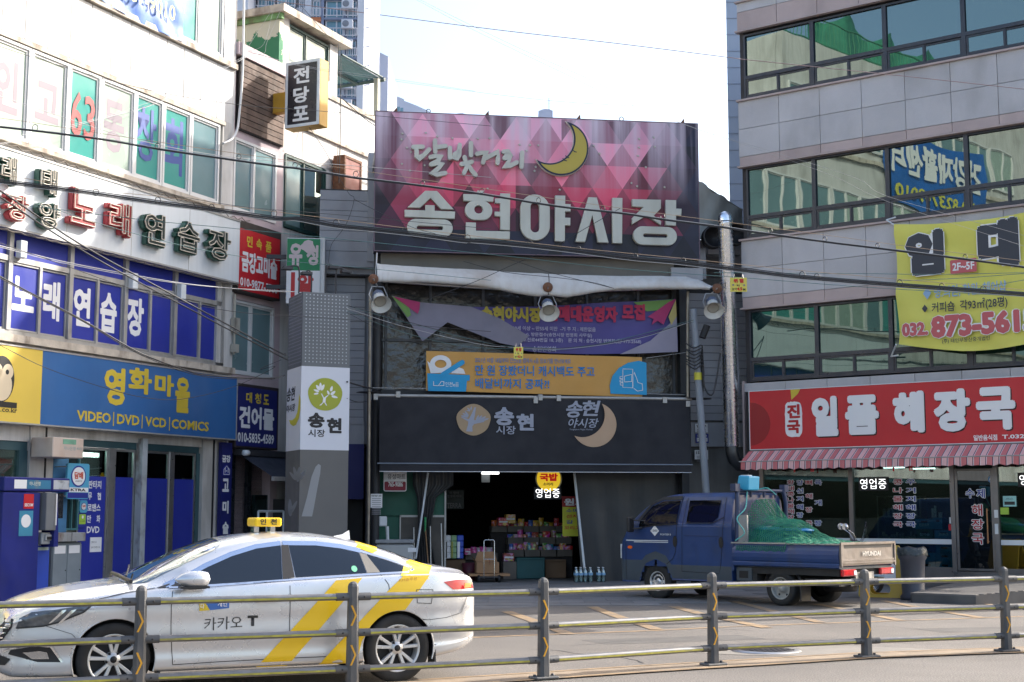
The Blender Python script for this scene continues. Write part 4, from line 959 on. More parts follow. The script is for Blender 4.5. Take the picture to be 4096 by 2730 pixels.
letter([[rct('c2',25,138,68,166)],[loop('b2',[(2045,168),(2295,176),(2293,226),(2045,218)])],[stad('b2',2058,226,2283,382),stad('b2',2130,258,2210,335)],[loop('c2',[(222,162),(298,164),(295,470),(220,466),(220,352),(173,350),(173,318),(220,320),(220,240),(175,238),(176,205),(222,206)])],[loop('c2',[(-72,410),(4,413),(4,482),(295,488),(294,547),(-74,538)])]])
letter([[stad('c2',393,172,637,556),stad('c2',472,232,556,497)],[loop('c2',[(692,180),(769,182),(768,253),(815,255),(815,310),(768,309),(767,370),(813,372),(813,429),(767,428),(766,567),(688,563)])]])
letter([[loop('c2',[(975,195),(1040,198),(1139,577),(1056,573),(1005,328),(940,570),(865,568)])],[loop('c2',[(1181,200),(1258,202),(1256,582),(1180,579)])]])
letter([[loop('c2',[(1350,212),(1589,217),(1588,285),(1525,350),(1591,400),(1588,425),(1470,343),(1348,418),(1350,370),(1450,272),(1350,266)])],[loop('c2',[(1638,218),(1718,221),(1718,292),(1764,294),(1763,344),(1718,342),(1717,431),(1635,427)])],[stad('c2',1360,447,1725,597),stad('c2',1437,502,1652,540)]])
def brush(r,strokes,w,th,m,v0,v1,name='letter'):
 par=None
 for k,st in enumerate(strokes):
  b=MB();b.ribbon([th.fr.uz(r,x,y,v0)for x,y in st],w,v0-k*.0016,v1);o=th.part(name if par is None else name+'_stroke',b,m,par);par=par or o
bw=.105
brush('b1',[[(1612,1258),(1650,1256),(1692,1256)],[(1636,1262),(1640,1300),(1640,1335),(1662,1354),(1700,1330),(1747,1280)],[(1797,1203),(1798,1250),(1800,1300)],[(1806,1262),(1845,1256),(1888,1250)],[(1758,1346),(1800,1336),(1842,1342),(1822,1378),(1764,1406)],[(1764,1408),(1810,1398),(1852,1408),(1828,1440),(1764,1492),(1810,1496),(1885,1482)]],bw,BGS,M_let,VL,0)
brush('b1',[[(1925,1265),(1925,1350)],[(2008,1240),(2004,1330),(1985,1358),(1965,1350),(1968,1320),(1998,1300)],[(2105,1225),(2105,1330)],[(2050,1346),(2056,1368)],[(2024,1404),(2065,1400),(2112,1386)],[(2080,1398),(2064,1440),(2046,1480)],[(2086,1420),(2112,1460),(2144,1498)]],bw,BGS,M_let,VL,0)
brush('c1',[[(18,1318),(55,1308),(96,1308),(82,1345),(70,1392)],[(80,1360),(140,1330),(196,1300),(197,1350),(194,1396)]],bw,BGS,M_let,VL,0)
brush('c1',[[(246,1298),(285,1296),(298,1318),(252,1352)],[(252,1354),(300,1352),(285,1390),(258,1428),(300,1420),(358,1390)],[(404,1306),(402,1360),(398,1430)]],bw,BGS,M_let,VL,0)
# crescent moon with a sleeping face
def cres_loop(fr,r,outer,inner,v,n=26):
 (c,rr),(c2,r2)=outer,inner
 return[fr.uz(r,x,y,v)for x,y in crescent(c,rr,c2,r2,n)]
OUT=((740,1270),232);INN=((640,1190),208)
moon=place_loops(BGS,[cres_loop(FC,'c1',OUT,INN,VL)],mat('ivory moon edge',(.6,.55,.48),.5,var=.03),VL+.03,.09,'moon',bev=.01)
place_loops(BGS,[cres_loop(FC,'c1',OUT,INN,VL)],mat('dark navy outline',(.015,.02,.05),.5,var=0),VL+.012,.005,'moon_outline',moon)
place_loops(BGS,[cres_loop(FC,'c1',(OUT[0],218),(INN[0],222),VL)],mat('mustard moon',(.46,.36,.06),.5,var=.05,scale=1),VL+.002,.008,'moon_face',moon)
for st in([(838,1286),(852,1300),(868,1303)],[(776,1336),(788,1350),(804,1352)],[(752,1358),(766,1374),(784,1378)]):
 b=MB();b.ribbon([FC.uz('c1',x,y,VL)for x,y in st],.022,VL-.004,VL);BGS.part('moon_feature',b,MATS['dark navy outline'],moon)
# little star lights
rr_=random.Random(3);fl=[]
for x,y in((1517,1146),(1510,1197),(1557,1268),(1590,1305),(1513,1406),(1582,1463),(1707,1418),(1717,1140),(1815,1172),(1945,1187),(2162,1190),(2262,1186)):fl.append(FC.uz('b1',x,y,0))
for x,y in((380,1240),(470,1245),(440,1295),(518,1433),(508,1467),(540,1247),(1015,1250),(1065,1317),(1403,1192),(1402,1265),(1537,1260),(1527,1178),(1393,1337),(1460,1435)):fl.append(FC.uz('c1',x,y,0))
for x,y in((724,129),(1337,73),(1385,100),(1620,108),(108,120)):fl.append(FC.uz('c2',x,y,0))
for u,z in fl:
 b=MB();b.prism([(u+(.034 if k%2==0 else .015)*math.sin(k*math.pi/5),z+(.034 if k%2==0 else .015)*math.cos(k*math.pi/5))for k in range(10)],-.03,-.005);BGS.part('star_light',b,M_let)
# ---- rolled white awning under the sign
CA=Thing(FC,'canvas_awning','weathered white canvas awning rolled up in two sagging bays under the big sign','awning',(.7,-.3,7.2))
def awn(xs,name):
 rows=[]
 for k in range(len(xs)):
  r,x,yt,yb=xs[k];T_=C3(r,x,yt,-.2);Bt=C3(r,x,yb,-.55);row=[]
  for j in range(9):
   t=j/8;p=T_.lerp(Bt,t);p.y-=.10*math.sin(math.pi*t)**.8;row.append(tuple(p))
  row.append((Bt.x,-.5,Bt.z-.03));row.append((Bt.x,-.2,Bt.z+.02));rows.append(row)
 P_=[]
 for a,c in zip(rows[:-1],rows[1:]):
  for t in(0,.25,.5,.75):P_.append([tuple(Vector(p).lerp(Vector(q),t)+Vector((0,.012*math.sin(17*p[0]+9*t),.004*math.sin(11*p[0]+5*t))))for p,q in zip(a,c)])
 P_.append(rows[-1]);b=MB();b.smooth=True;b.grid(P_)
 return CA.part(name,b,mat('weathered canvas',(.56,.55,.53),.7,var=.08,scale=1.2,streak=.2,dirt=(.3,.2,.12),dirtamt=.45,dscale=1.1,bump=.2,bscale=30))
awn([('b2',1300,758,905),('b2',1345,765,903),('b2',1700,790,910),('b2',2050,805,930),('b2',2353,825,972),('c2',400,838,1010),('c2',560,843,1030),('c2',625,848,1015)],'canvas')
awn([('c2',632,848,1015),('c2',790,855,1038),('c2',1000,860,1000),('c2',1250,865,968),('c2',1600,866,966),('c2',1800,870,968),('c2',1920,900,966),('c2',2010,945,972)],'canvas')
b=MB();b.tube([C3('b2',1290,860,-.3),C3('b2',1300,670,-.1)],.02,6);b.tube([C3('b2',1260,905,-.3),C3('c2',625,1005,-.35),C3('c2',2050,960,-.3)],.03,8);CA.part('front_rail',b,M_steel)
# ---- flood lights
def flood(r,cx,cy,ax,ay,tilt,label):
 c=C3(r,cx,cy,-.75);a=C3(r,ax,ay,-.6)
 t=Thing(FC,'flood_light',label,'flood light',tuple(c),group='dish flood lights hanging under the canvas awning')
 d=Vector((math.sin(tilt),-.75,-.66)).normalized();x=d.cross(Vector((0,0,1))).normalized();y=x.cross(d).normalized()
 ax_=(x,y,d)
 b=MB();b.lathe(c,[(.08,-.30),(.13,-.27),(.15,-.10),(.155,-.04),(.24,.10),(.245,.105),(.235,.10),(.15,-.03),(.12,-.05)],22,ax_);t.part('reflector',b,mat('lamp white',(.62,.62,.58),.4,var=.06))
 b=MB();b.lathe(c,[(0,-.04),(.13,-.045),(.14,-.02),(.12,-.035),(.0,-.03)],18,ax_);t.part('lens',b,mat('milky lens',(.42,.40,.34),.2))
 b=MB();b.lathe(c,[(0,-.42),(.09,-.41),(.135,-.33),(.14,-.16),(.15,-.14)],16,ax_)
 t.part('housing',b,mat('blue grey housing',(.10,.13,.2),.5,var=.1))
 b=MB();up=c-d*.38+Vector((0,0,.16))
 b.tube([c+x*.2-d*.08,c+x*.22-d*.3,up+x*.14,up-x*.14,c-x*.22-d*.3,c-x*.2-d*.08],.014,6);b.tube([up,a],.018,6);t.part('yoke',b,M_steel)
 b=MB();b.lathe(tuple(a+Vector((0,.05,0))),[(0,0),(.12,0),(.12,.03),(0,.03)],16,'v');t.part('mount_plate',b,M_rust)
 return t
flood('b2',1330,1090,1270,890,.15,'dish flood light at the left end of the canvas awning')
flood('c2',632,1165,625,960,.0,'dish flood light hanging at the middle of the canvas awning')
flood('c2',2040,1145,2075,970,-.1,'dish flood light beside the spiral duct')
# ---- purple recruitment banner, half torn off
PBN=Thing(FC,'purple_banner','purple and blue printed banner torn loose at its left end above the orange banner','banner',(.9,.2,5.5))
M_pur=mat('purple print',(.085,.07,.26),.6,var=.12,scale=1.0);M_gry=mat('pale lilac print',(.30,.28,.36),.6,var=.06)
def C3p(r,x,y,v=.35):return C3(r,x,y,v)
top=[('c2',-60,1130),('c2',500,1130),('c2',1000,1100),('c2',1400,1080),('c2',1720,1063)]
bot=[('c2',380,1500),('c2',640,1528),('c2',1000,1535),('c2',1400,1530),('c2',1735,1515)]
rows=[]
for i in range(25):
 t=i/24*4;k=min(3,int(t));f_=t-k
 a=C3p(*top[k]).lerp(C3p(*top[k+1]),f_);c=C3p(*bot[k]).lerp(C3p(*bot[k+1]),f_)
 rows.append([tuple(a.lerp(c,j/8)+Vector((0,.03*math.sin(i*.8+j*.7),0)))for j in range(9)])
b=MB();b.smooth=True;b.grid(rows);PBN.part('sheet',b,M_pur)
b=MB();pts=[C3p('c2',*q,v=.30)for q in((1240,1535),(1500,1420),(1660,1280),(1725,1210),(1735,1515))];b.add(pts,[tuple(range(5))[::-1]]);PBN.part('grey_corner',b,M_gry)
b=MB();b.add([C3p('b2',*q,v=.28)for q in((1425,1033),(1660,1090),(2105,1128),(2353,1230),(2600,1380),(2505,1470),(2353,1440),(1905,1262),(1690,1425))],[(0,1,7,8),(1,2,3,7),(3,4,6,7),(4,5,6)]);PBN.part('loose_flap',b,mat('banner back',(.21,.20,.26),.6,var=.12,scale=1.5))
b=MB();b.add([C3p('b2',*q,v=.26)for q in((1430,1040),(1560,1080),(1592,1200),(1560,1220))],[(0,1,2,3)]);PBN.part('green_shape',b,mat('lime print',(.16,.32,.08),.6,var=0))
b=MB();b.add([C3p('b2',*q,v=.25)for q in((1440,1040),(1668,1090),(1665,1145),(1650,1190))],[(0,1,2,3)]);PBN.part('pink_shape',b,mat('magenta print',(.42,.03,.14),.6,var=0))
star=[(1477,1215),(1545,1170),(1655,1090),(1718,1063),(1640,1215),(1612,1283),(1560,1250),(1510,1285),(1528,1235)]
place_loops(PBN,[[FC.uz('c2',x,y,.30)for x,y in star]],MATS['magenta print'],.285,.002,'star_print')
place_loops(PBN,[[FC.uz('c2',x,y,.30)for x,y in((1355,1090),(1700,1066),(1560,1160),(1470,1170))]],MATS['lime print'],.293,.002,'green_print')
place_loops(PBN,[[FC.uz('c2',x,y,.30)for x,y in((1718,1068),(1725,1210),(1680,1285),(1655,1215))]],mat('pale yellow print',(.5,.42,.15),.6,var=0),.295,.002,'yellow_print')
def cuz(r,x0,y0,x1,y1,v):return uzr(FC,r,x0,y0,x1,y1,v)
M_pinkt=mat('crimson print',(.45,.02,.08),.6,var=0);M_gryt=mat('grey lilac print',(.42,.40,.52),.6,var=0)
for s,x0,x1,y0,y1,mm,bd in(('송현야시장',45,572,1130,1260,mat('dull yellow print',(.42,.34,.04),.6,var=0),.06),('판매대운영자',610,1220,1120,1260,M_pinkt,.06),('모집',1255,1455,1105,1245,M_pinkt,.06),('연  령 : 만19세 이상 ~ 만55세 미만  -거 주 지 : 제한없음',165,1032,1298,1336,M_gryt,.02),('(@hanmail.net), 방문접수(송현시장 번영회 사무실)',225,1000,1352,1390,M_gryt,.02),('동구 화도진로44번길 18, 3층)    문 의 처 : 송현시장 번영회(☎ 773-2568)',295,1420,1400,1442,M_gryt,.02),('송현번영회',490,692,1468,1515,M_gryt,.02)):
 lst=[(s,*cuz('c2',x0,y0,x1,y1,.30))];chars(PBN,lst,mm,.283,bold=bd,name='lettering')
# ---- orange banner
OB=Thing(FC,'orange_banner','orange banner with blue Korean lettering and a hand holding a phone','banner',(.6,.15,4.5))
rows=[]
for i in range(31):
 u=-2.05+5.28*i/30;zt=5.50-.07*i/30;zb_=4.55-.10*i/30
 rows.append([(u,.16+.012*math.sin(i*.7+j),zb_+(zt-zb_)*j/6)for j in range(7)])
M_orange=mat('orange banner cloth',(.60,.32,.08),.65,var=.05,scale=1.5,fine=.05);M_sky=mat('cyan print',(.01,.20,.52),.6,var=0)
b=MB();b.smooth=True;b.grid(rows);OB.part('sheet',b,M_orange)
VO=.135
for s,x0,y0,x1,y1,bd in(('2021년 10월 18일부터 인천e음 앱에서 e음 장보기를 만나보세요',0,285,820,328,.0),('만 원 장봤더니 캐시백도 주고',3,350,1025,440,.02),('배달비까지 공짜?!',3,460,635,548,.018)):
 chars(OB,[(s,*cuz('c3',x0,y0,x1,y1,VO))],M_sky,VO,bold=bd,res=3)
cc=FC.uz('c3',1455,590,VO);rr2=.98
arc=[(cc[0]+.01-rr2*.92*math.cos(t),4.46+rr2*math.sin(t)*.98)for t in[k*math.pi/2/14 for k in range(15)]if 4.46+rr2*math.sin(t)<5.4]
arc=[(FC.uz('c3',x,y,VO))for x,y in((1160,590),(1153,520),(1175,440),(1230,370),(1310,325),(1400,308),(1466,325),(1470,600))]
place_loops(OB,[arc],mat('cyan field',(.02,.32,.60),.6,var=.03),VO,.001,'cyan_field')
def outline(th,r,rings,m,v,w=.014,name='line_art'):
 for st in rings:
  b=MB();b.ribbon([th.fr.uz(r,x,y,v)for x,y in st],w,v-.002,v);th.part(name,b,m)
outline(OB,'c3',[[(1265,385),(1265,535),(1350,540),(1350,380),(1265,378)],[(1278,440),(1340,425),(1340,485),(1280,490),(1278,440)],[(1350,430),(1362,408),(1380,450),(1395,495),(1430,505),(1435,560),(1390,568),(1360,545)],[(1262,440),(1240,445),(1240,460),(1262,462)],[(1262,470),(1240,474),(1240,488),(1262,490)],[(1262,495),(1242,500),(1244,515),(1264,518)]],M_wprint,VO-.006)
place_loops(OB,[[FC.uz('b3',x,y,VO)for x,y in((1730,415),(2095,430),(2093,478),(2070,480),(2062,572),(1737,566))]],MATS['cyan field'],VO,.001,'basket')
pe=lambda cx,cy,rx,ry:[FC.uz('b3',cx+rx*math.cos(k*math.pi/12),cy+ry*math.sin(k*math.pi/12),VO)for k in range(24)]
place_loops(OB,[pe(1845,335,92,75),pe(1845,335,50,35)],M_wprint,VO-.002,.001,'bread_print');place_loops(OB,[[FC.uz('b3',x,y,VO)for x,y in((1730,310),(1775,345),(1870,410),(1760,415))]],M_wprint,VO-.001,.0008,'bread_print');place_loops(OB,[[FC.uz('b3',x,y,VO)for x,y in((1930,415),(2000,362),(2040,380),(2057,420))]],M_wprint,VO-.001,.0008,'bread_print')
b=MB();b.ribbon([FC.uz('b3',1860,430,VO),FC.uz('b3',2030,322,VO)],.12,VO-.008,VO-.004);OB.part('stick_print',b,MATS['cyan field'])
outline(OB,'b3',[[(1785,485),(1785,520),(1825,522),(1850,485),(1873,487),(1873,520),(1835,522)]],M_wprint,VO-.006)
chars(OB,[('인천e음',*cuz('b3',1885,490,2000,530,VO))],M_wprint,VO-.003,bold=.0)
b=MB();b.tube([C3('b3',1265,540,.1),C3('b3',1728,545,.15)],.008,5);b.tube([C3('c3',1470,590,.15),C3('c3',1800,600,.1)],.008,5);b.tube([C3('c3',1466,285,.15),C3('c3',1820,235,.1)],.006,5);OB.part('rope',b,M_cable_g)
# ---- dark roller awning with the two market logos
DA=Thing(FC,'dark_awning','wide charcoal fabric awning with the tree logo and crescent moon logo','awning',(.6,-.2,2.6))
M_dcloth=mat('charcoal awning cloth',(.011,.011,.016),.7,var=.12,scale=1.2,fine=.1)
rows=[]
for i in range(41):
 u=-3.16+7.5*i/40
 rows.append([(u,-.10-.10*(1-t)-.010*math.sin(i*.55+t*3)*(1-t),2.80+(4.36-2.80)*t)for t in[j/6 for j in range(7)]])
b=MB();b.smooth=True;b.grid(rows);DA.part('cloth',b,M_dcloth)
b=MB();b.grid([[(-3.14+7.46*i/30,-.21-.006*math.sin(i*1.1),z)for z in(2.62,2.70,2.79)]for i in range(31)]);DA.part('valance',b,M_dcloth)
b=MB();b.tube([(-3.2,-.21,2.80),(4.36,-.21,2.80)],.018,8);DA.part('front_bar',b,mat('grey blue bar',(.2,.23,.27),.4,metal=.5))
b=MB();b.tube([(-3.15,-.215,2.615),(4.33,-.215,2.615)],.008,6);DA.part('piping',b,M_wprint)
b=MB();b.tube([(-3.25,-.05,4.40),(4.4,-.05,4.40)],.04,10)
DA.part('roller',b,M_alu)
b=MB()
for r,x,y in(('b3',1290,620),('b3',1482,600),('c3',520,650),('c3',560,625),('c3',717,632),('c3',1625,648),('c3',1822,680)):
 p=C3(r,x,y,-.12);b.box(p.x-.05,p.x+.05,-.14,0,p.z-.06,p.z+.08)
DA.part('roller_bracket',b,M_alu,kind='stuff')
VD=-.178
def dz(z):return-.10-.10*(1-(z-2.8)/1.56)-.018
m_tan=mat('tan print',(.38,.27,.16),.7,var=.05);m_lil=mat('lilac grey print',(.33,.35,.42),.7,var=0);m_pch=mat('peach print',(.50,.34,.22),.7,var=.03)
cp=FC.uz('b3',2127,812,VD);blob=[(cp[0]+.405*(1+.03*math.sin(5*a))*math.cos(a),cp[1]+.365*(1+.03*math.cos(4*a))*math.sin(a))for a in[k*math.pi/18 for k in range(36)]]
place_loops(DA,[blob],m_tan,dz(cp[1])-.02,.001,'logo_disc')
vt=dz(cp[1])-.024
place_loops(DA,[[FC.uz('b3',x,y,vt)for x,y in((2062,912),(2078,860),(2082,828),(2020,792),(2024,786),(2086,808),(2112,760),(2134,706),(2148,706),(2138,770),(2130,815),(2218,822),(2216,832),(2130,850),(2116,870),(2118,914))]],m_lil,vt,.001,'tree_print')
def leaves(th,fr,r,lst,m,v,name='leaf_print'):
 for(x,y,L_,a,w_)in lst:
  pts=[]
  for k in range(16):
   t=k*math.pi/8;px,py=L_/2+L_/2*math.cos(t),w_/2*math.sin(t)*(1-.25*math.cos(t))
   pts.append(fr.uz(r,x+px*math.cos(R(a))-py*math.sin(R(a)),y-px*math.sin(R(a))-py*math.cos(R(a)),v))
  place_loops(th,[pts],m,v,.001,name)
leaves(DA,FC,'b3',[(2080,790,62,168,16),(2082,786,58,148,16),(2084,780,52,128,14),(2150,818,50,65,16),(2160,820,60,48,18),(2172,822,70,32,20),(2180,824,80,16,18),(2098,738,34,170,10),(2098,732,34,140,12),(2104,728,30,80,12)],m_lil,vt-.002)
def muz(x0,y0,x1,y1):return cuz('c3',x0,y0,x1,y1,VD)
b0=muz(165,705,335,862);chars(DA,[('송',*b0)],m_lil,dz(3.9)-.02,bold=.045)
b0=muz(355,762,505,905);chars(DA,[('현',*b0)],m_lil,dz(3.8)-.02,bold=.045)
b0=muz(180,865,348,938);chars(DA,[('시장',*b0)],m_lil,dz(3.65)-.02,bold=.02)
chars(DA,[('송',*muz(780,650,925,795))],m_lil,dz(4.1)-.02,bold=.03,shear=.2);chars(DA,[('현',*muz(922,648,1078,780))],m_lil,dz(4.1)-.02,bold=.03,shear=.2)
chars(DA,[('야시장',*muz(800,800,1060,882))],m_lil,dz(3.9)-.02,bold=.02,shear=.25);chars(DA,[('Songhyeon Night Market',*muz(810,888,1006,906))],m_lil,dz(3.75)-.02,bold=.0)
place_loops(DA,[cres_loop(FC,'c3',((1018,855),192),((918,770),192),VD)],m_pch,dz(3.6)-.018,.001,'moon_print')
outline(DA,'c3',[[(1108,840),(1118,852),(1130,850)],[(1060,885),(1076,902)],[(1045,915),(1063,932)]],M_bprint,dz(3.7)-.02,w=.01)
# ---- entrance: side panels, curtains, posts
b=MB();b.box(-3.1,-1.5,.95,1.0,1.55,2.9);b.box(-3.1,-2.6,.95,1.0,0,1.6);MG.part('green_panel',b,mat('green hardboard',(.02,.11,.07),.6,var=.12,scale=1.5))
b=MB();b.box(-2.58,-1.5,.93,.98,0,1.56);MG.part('brown_panel',b,mat('murky brown panel',(.07,.06,.05),.5,var=.35,scale=2))
b=MB();b.box(-1.52,-1.48,.9,1.0,0,2.9);b.box(-2.6,-1.5,.9,.96,1.55,1.6);b.box(-2.6,-2.57,.9,.96,0,1.6);MG.part('panel_edge',b,M_alu,kind='stuff')
b=MB();b.tube([(-3.22,.35,0),(-3.22,.35,7.0)],.11,12);b.tube([(-3.42,.2,0),(-3.40,.2,6.6)],.035,8);MG.part('drain_pipe',b,M_gate)
b=MB();b.tube([C3('b2',1243,1000,-.1),C3('b3',1235,560,-.1),C3('b3',1230,1400,-.1),C3('b4',1225,400,-.1)],.035,8);solo(FC,'metal_pole','thin dull metal pole standing at the left edge of the market gate','pole',(-3.4,-.1,0),b,mat('dull pole metal',(.3,.27,.22),.4,metal=.5,var=.2,scale=5))
def curtain(name,label,us,vs,z0,z1,m,amp=.05,n=60,freq=9):
 rows=[]
 for i in range(n):
  t=i/(n-1);rows.append([(us[0](t,s)+0,vs+amp*(.4+.6*(1-s))*math.sin(freq*t*6.28+2*s),z0+(z1-z0)*s)for s in[j/10 for j in range(11)]])
 b=MB();b.smooth=True;b.grid(rows);return solo(FC,name,label,'curtain',(us[0](0,0),vs,z0),b,m)
M_vinyl=mat('smoky vinyl curtain',(.045,.046,.048),.38,var=.15,scale=.9,spec=.45,bump=1.5,bscale=1.6,streak=.3)
curtain('vinyl_curtain','wide dark grey vinyl curtain drawn across the right side of the market entrance',[lambda t,s:1.62+t*2.9+(1-s)*.22*(1-t)],.85,.0,2.9,M_vinyl,.03,70,4)
curtain('vinyl_curtain','dark vinyl curtain gathered and tied around the left side of the entrance',[lambda t,s:(-2.30+t*.98)if s>.75 else(-2.10+(t*.98-.2)*(.28+.7*abs(s-.42))-(.0))],.75,.0,2.9,M_vinyl,.05,40,6)
b=MB();p,q=C3('t3',555,110,.55),C3('t3',425,1010,.4);b.tube([p,q],.028,6);solo(FC,'white_prop','slanting white prop pole in front of the gathered curtain','pole',tuple(q),b,M_wsign)
p,q=C3('t3',2085,115,.55),C3('t3',2205,1252,.45);q.z=0
b=MB();b.tube([p,q],.032,6);solo(FC,'white_prop','slanting white prop pole by the bottled water at the curtain','pole',tuple(q),b,M_wsign)
for i,(x0,y0,x1,y1)in enumerate(((405,680,415,1020),(578,670,588,1060),(692,640,708,1100))):
 p,q=C3('t3',x0,y0,.6),C3('t3',x1,y1,.5);q.z=0;b=MB();b.tube([p,q],.018,6);solo(FC,'steel_rod',['shorter steel rod leaning just left of the gathered curtain','steel rod leaning between the green broom handle and the panel edge','steel rod leaning at the edge of the dark entrance'][i],'rod',tuple(q),b,M_steel)
p,q=C3('t3',525,670,.5),C3('t3',575,980,.45);q.z=0
br=Thing(FC,'broom','broom with green head up and wooden handle leaning by the curtain','broom',tuple(q));b=MB();b.tube([p,q],.016,6);br.part('handle',b,mat('broom wood',(.3,.17,.08),.7));b=MB();b.tube([p+Vector((0,0,.22)),p-Vector((0,0,.12))],[.03,.02],8);br.part('grip',b,mat('broom green',(.02,.25,.08),.5))
MS=Thing(FC,'mart_sign','white and red hanging sign reading 765-9086 at the left of the entrance','sign',(-2.7,.5,2.2))
u0,u1,z0,z1=cuz('t3',92,60,330,305,.5)
place_loops(MS,[rrect(u0,u1,z0,z1,.05)],M_wprint,.5,.06,'panel')
place_loops(MS,[rrect(u0+.02,u1-.02,z0+.02,z0+(z1-z0)*.42,.03)],mat('wine red',(.25,.01,.03),.5,var=0),.496,.002,'red_field')
txt(MS,'유성마트',mat('grey print',(.15,.15,.17),.5,var=0),u0+.09,u1-.03,z0+(z1-z0)*.52,z0+(z1-z0)*.75,.49,bold=.01);txt(MS,'765-9086',M_wprint,u0+.11,u1-.09,z0+.11,z0+.23,.49,bold=.03)
u0,u1,z0,z1=cuz('t3',-45,330,75,475,.2);MN=Thing(FC,'notice','white printed notice stuck on the dark drain pipe left of the entrance','notice',(u0,.2,z0));b=MB();b.box(u0,u1,.2,.21,z0,z1);MN.part('paper',b,M_wprint);chars(MN,[('바르게살기 운동',u0+.02,u1-.02,z1-.07,z1-.02)],M_bprint,.196,bold=.02)
b=MB();
for k in range(9):b.box(u0+.03,u1-.03,.197,.199,z1-.12-k*.045,z1-.105-k*.045)
MN.part('print_lines',b,mat('soft grey print',(.3,.3,.32),.6),kind='stuff')
u0,u1,z0,z1=cuz('t3',42,565,125,670,.3);EB=Thing(FC,'meter_box','pale grey meter box on the green panel with a bent conduit','meter box',(u0,.3,z0));b=MB();b.box(u0,u1,.3,.5,z0,z1);EB.part('box',b,M_wsign,bevel=.02);b=MB();b.tube([(u0+.2,.4,z0),(u0+.22,.4,z0-.5),(u0+.5,.4,z0-.55)],.045,6);EB.part('conduit',b,M_wsign)
FZ=Thing(FC,'chest_freezer','old white chest freezer standing left of the gathered curtain','freezer',(-2.5,.3,0));u0,u1,z0,z1=cuz('t3',10,850,400,1250,.2)
b=MB();b.box(u0,u1,.2,.9,0,z1-.02);FZ.part('body',b,mat('worn freezer white',(.42,.43,.42),.4,var=.08,dirt=(.2,.17,.12),dirtamt=.5,dscale=4),bevel=.03);b=MB();b.box(u0-.02,u1+.02,.18,.92,z1,z1+.09);FZ.part('lid',b,mat('freezer lid',(.3,.31,.32),.4,var=.2),bevel=.02);b=MB();b.box(u0+.75,u0+.95,.196,.2,z1-.2,z1-.1);FZ.part('sticker',b,M_wprint)
# ---- inside the market
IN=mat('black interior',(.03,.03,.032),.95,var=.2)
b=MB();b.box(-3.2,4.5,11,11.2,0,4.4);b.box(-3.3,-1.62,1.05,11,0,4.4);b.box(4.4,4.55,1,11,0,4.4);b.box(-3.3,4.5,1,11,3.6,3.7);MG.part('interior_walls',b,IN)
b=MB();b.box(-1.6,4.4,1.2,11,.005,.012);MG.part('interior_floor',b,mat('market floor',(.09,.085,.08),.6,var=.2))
u0,u1,z0,z1=cuz('t3',1115,105,1295,120,3.0);b=MB();b.tube([(u0,3,(z0+z1)/2),(u1,3,(z0+z1)/2)],.025,8);MG.part('tube_light',b,M_tube)
u0,u1,z0,z1=cuz('t3',1115,118,1200,210,3.2);b=MB();b.box(u0,u1,3.2,3.3,z0,z1);MG.part('hanging_sheet',b,mat('grey hanging sheet',(.2,.22,.24),.5))
RS2=Thing(FC,'round_sign','round yellow lit sign with red lettering hanging inside the entrance','sign',(1.0,1.0,2.4));c=FC.uz('t3',1820,150,1.0);rad=.325
place_loops(RS2,[stadium(c[0]-rad,c[0]+rad,c[1]-rad-.05,c[1]+rad-.05)],mat('sign rim',(.5,.45,.25),.5),1.0,.12,'rim')
ym=mat('backlit yellow',(.75,.50,.02),.5,var=0,emit=.28);place_loops(RS2,[stadium(c[0]-rad+.02,c[0]+rad-.04,c[1]-rad-.03,c[1]+rad-.07)],ym,.99,.004,'face')
rm_=mat('backlit red',(.6,.01,.01),.5,var=0,emit=.15);chars(RS2,[('국밥',*cuz('t3',1722,115,1912,198,.98))],rm_,.98,bold=.06);chars(RS2,[('소머리',*cuz('t3',1758,212,1862,245,.98))],M_bprint,.98,bold=.03)
LED=mat('white led',(1,1,1),.5,var=0,emit=1.0)
def led_sign(fr,box,v,label,name='led_sign'):
 t=Thing(fr,name,label,'led sign',((box[0]+box[1])/2,v,box[2]));w=box[1]-box[0]
 b=MB();b.box(box[0]-.04,box[1]+.04,v+.012,v+.03,box[2]-.04,box[3]+.04);t.part('backboard',b,M_black)
 chars(t,[('영업중',*box)],LED,v,bold=-.010,name='led_lettering');return t
led_sign(FC,cuz('t3',1680,275,1932,370,.98),.98,'white dotted led sign hanging below the round yellow sign inside the entrance')
VB=Thing(FC,'menu_banner','red and yellow vertical menu banner behind the slanting white prop','banner',(1.6,1.3,1.1));u0,u1,z0,z1=cuz('t3',1955,355,2150,730,1.3)
b=MB();b.box(u0,u1+.15,1.3,1.31,z1-(z1-z0)*.3,z1);VB.part('red_head',b,mat('deep red cloth',(.3,.01,.01),.6));b=MB();b.box(u0+.01,u1+.15,1.295,1.305,z0-.1,z1-(z1-z0)*.3);VB.part('yellow_body',b,mat('acid yellow cloth',(.5,.5,.03),.6))
h=z1-z0;chars(VB,[('원조',u0+.05,u1+.14,z1-h*.26,z1-h*.06)],M_wprint,1.29,bold=.04);chars(VB,[('소머리',u0+.1,u1+.1,z1-h*.45,z1-h*.35),('갈  비',u0+.1,u1+.1,z1-h*.77,z1-h*.67)],M_navyprint,1.29,bold=.02);chars(VB,[('선지해',u0+.1,u1+.1,z1-h*.61,z1-h*.51),('꼬리고기',u0+.05,u1+.12,z1-h*.93,z1-h*.83)],M_rprint,1.29,bold=.02)
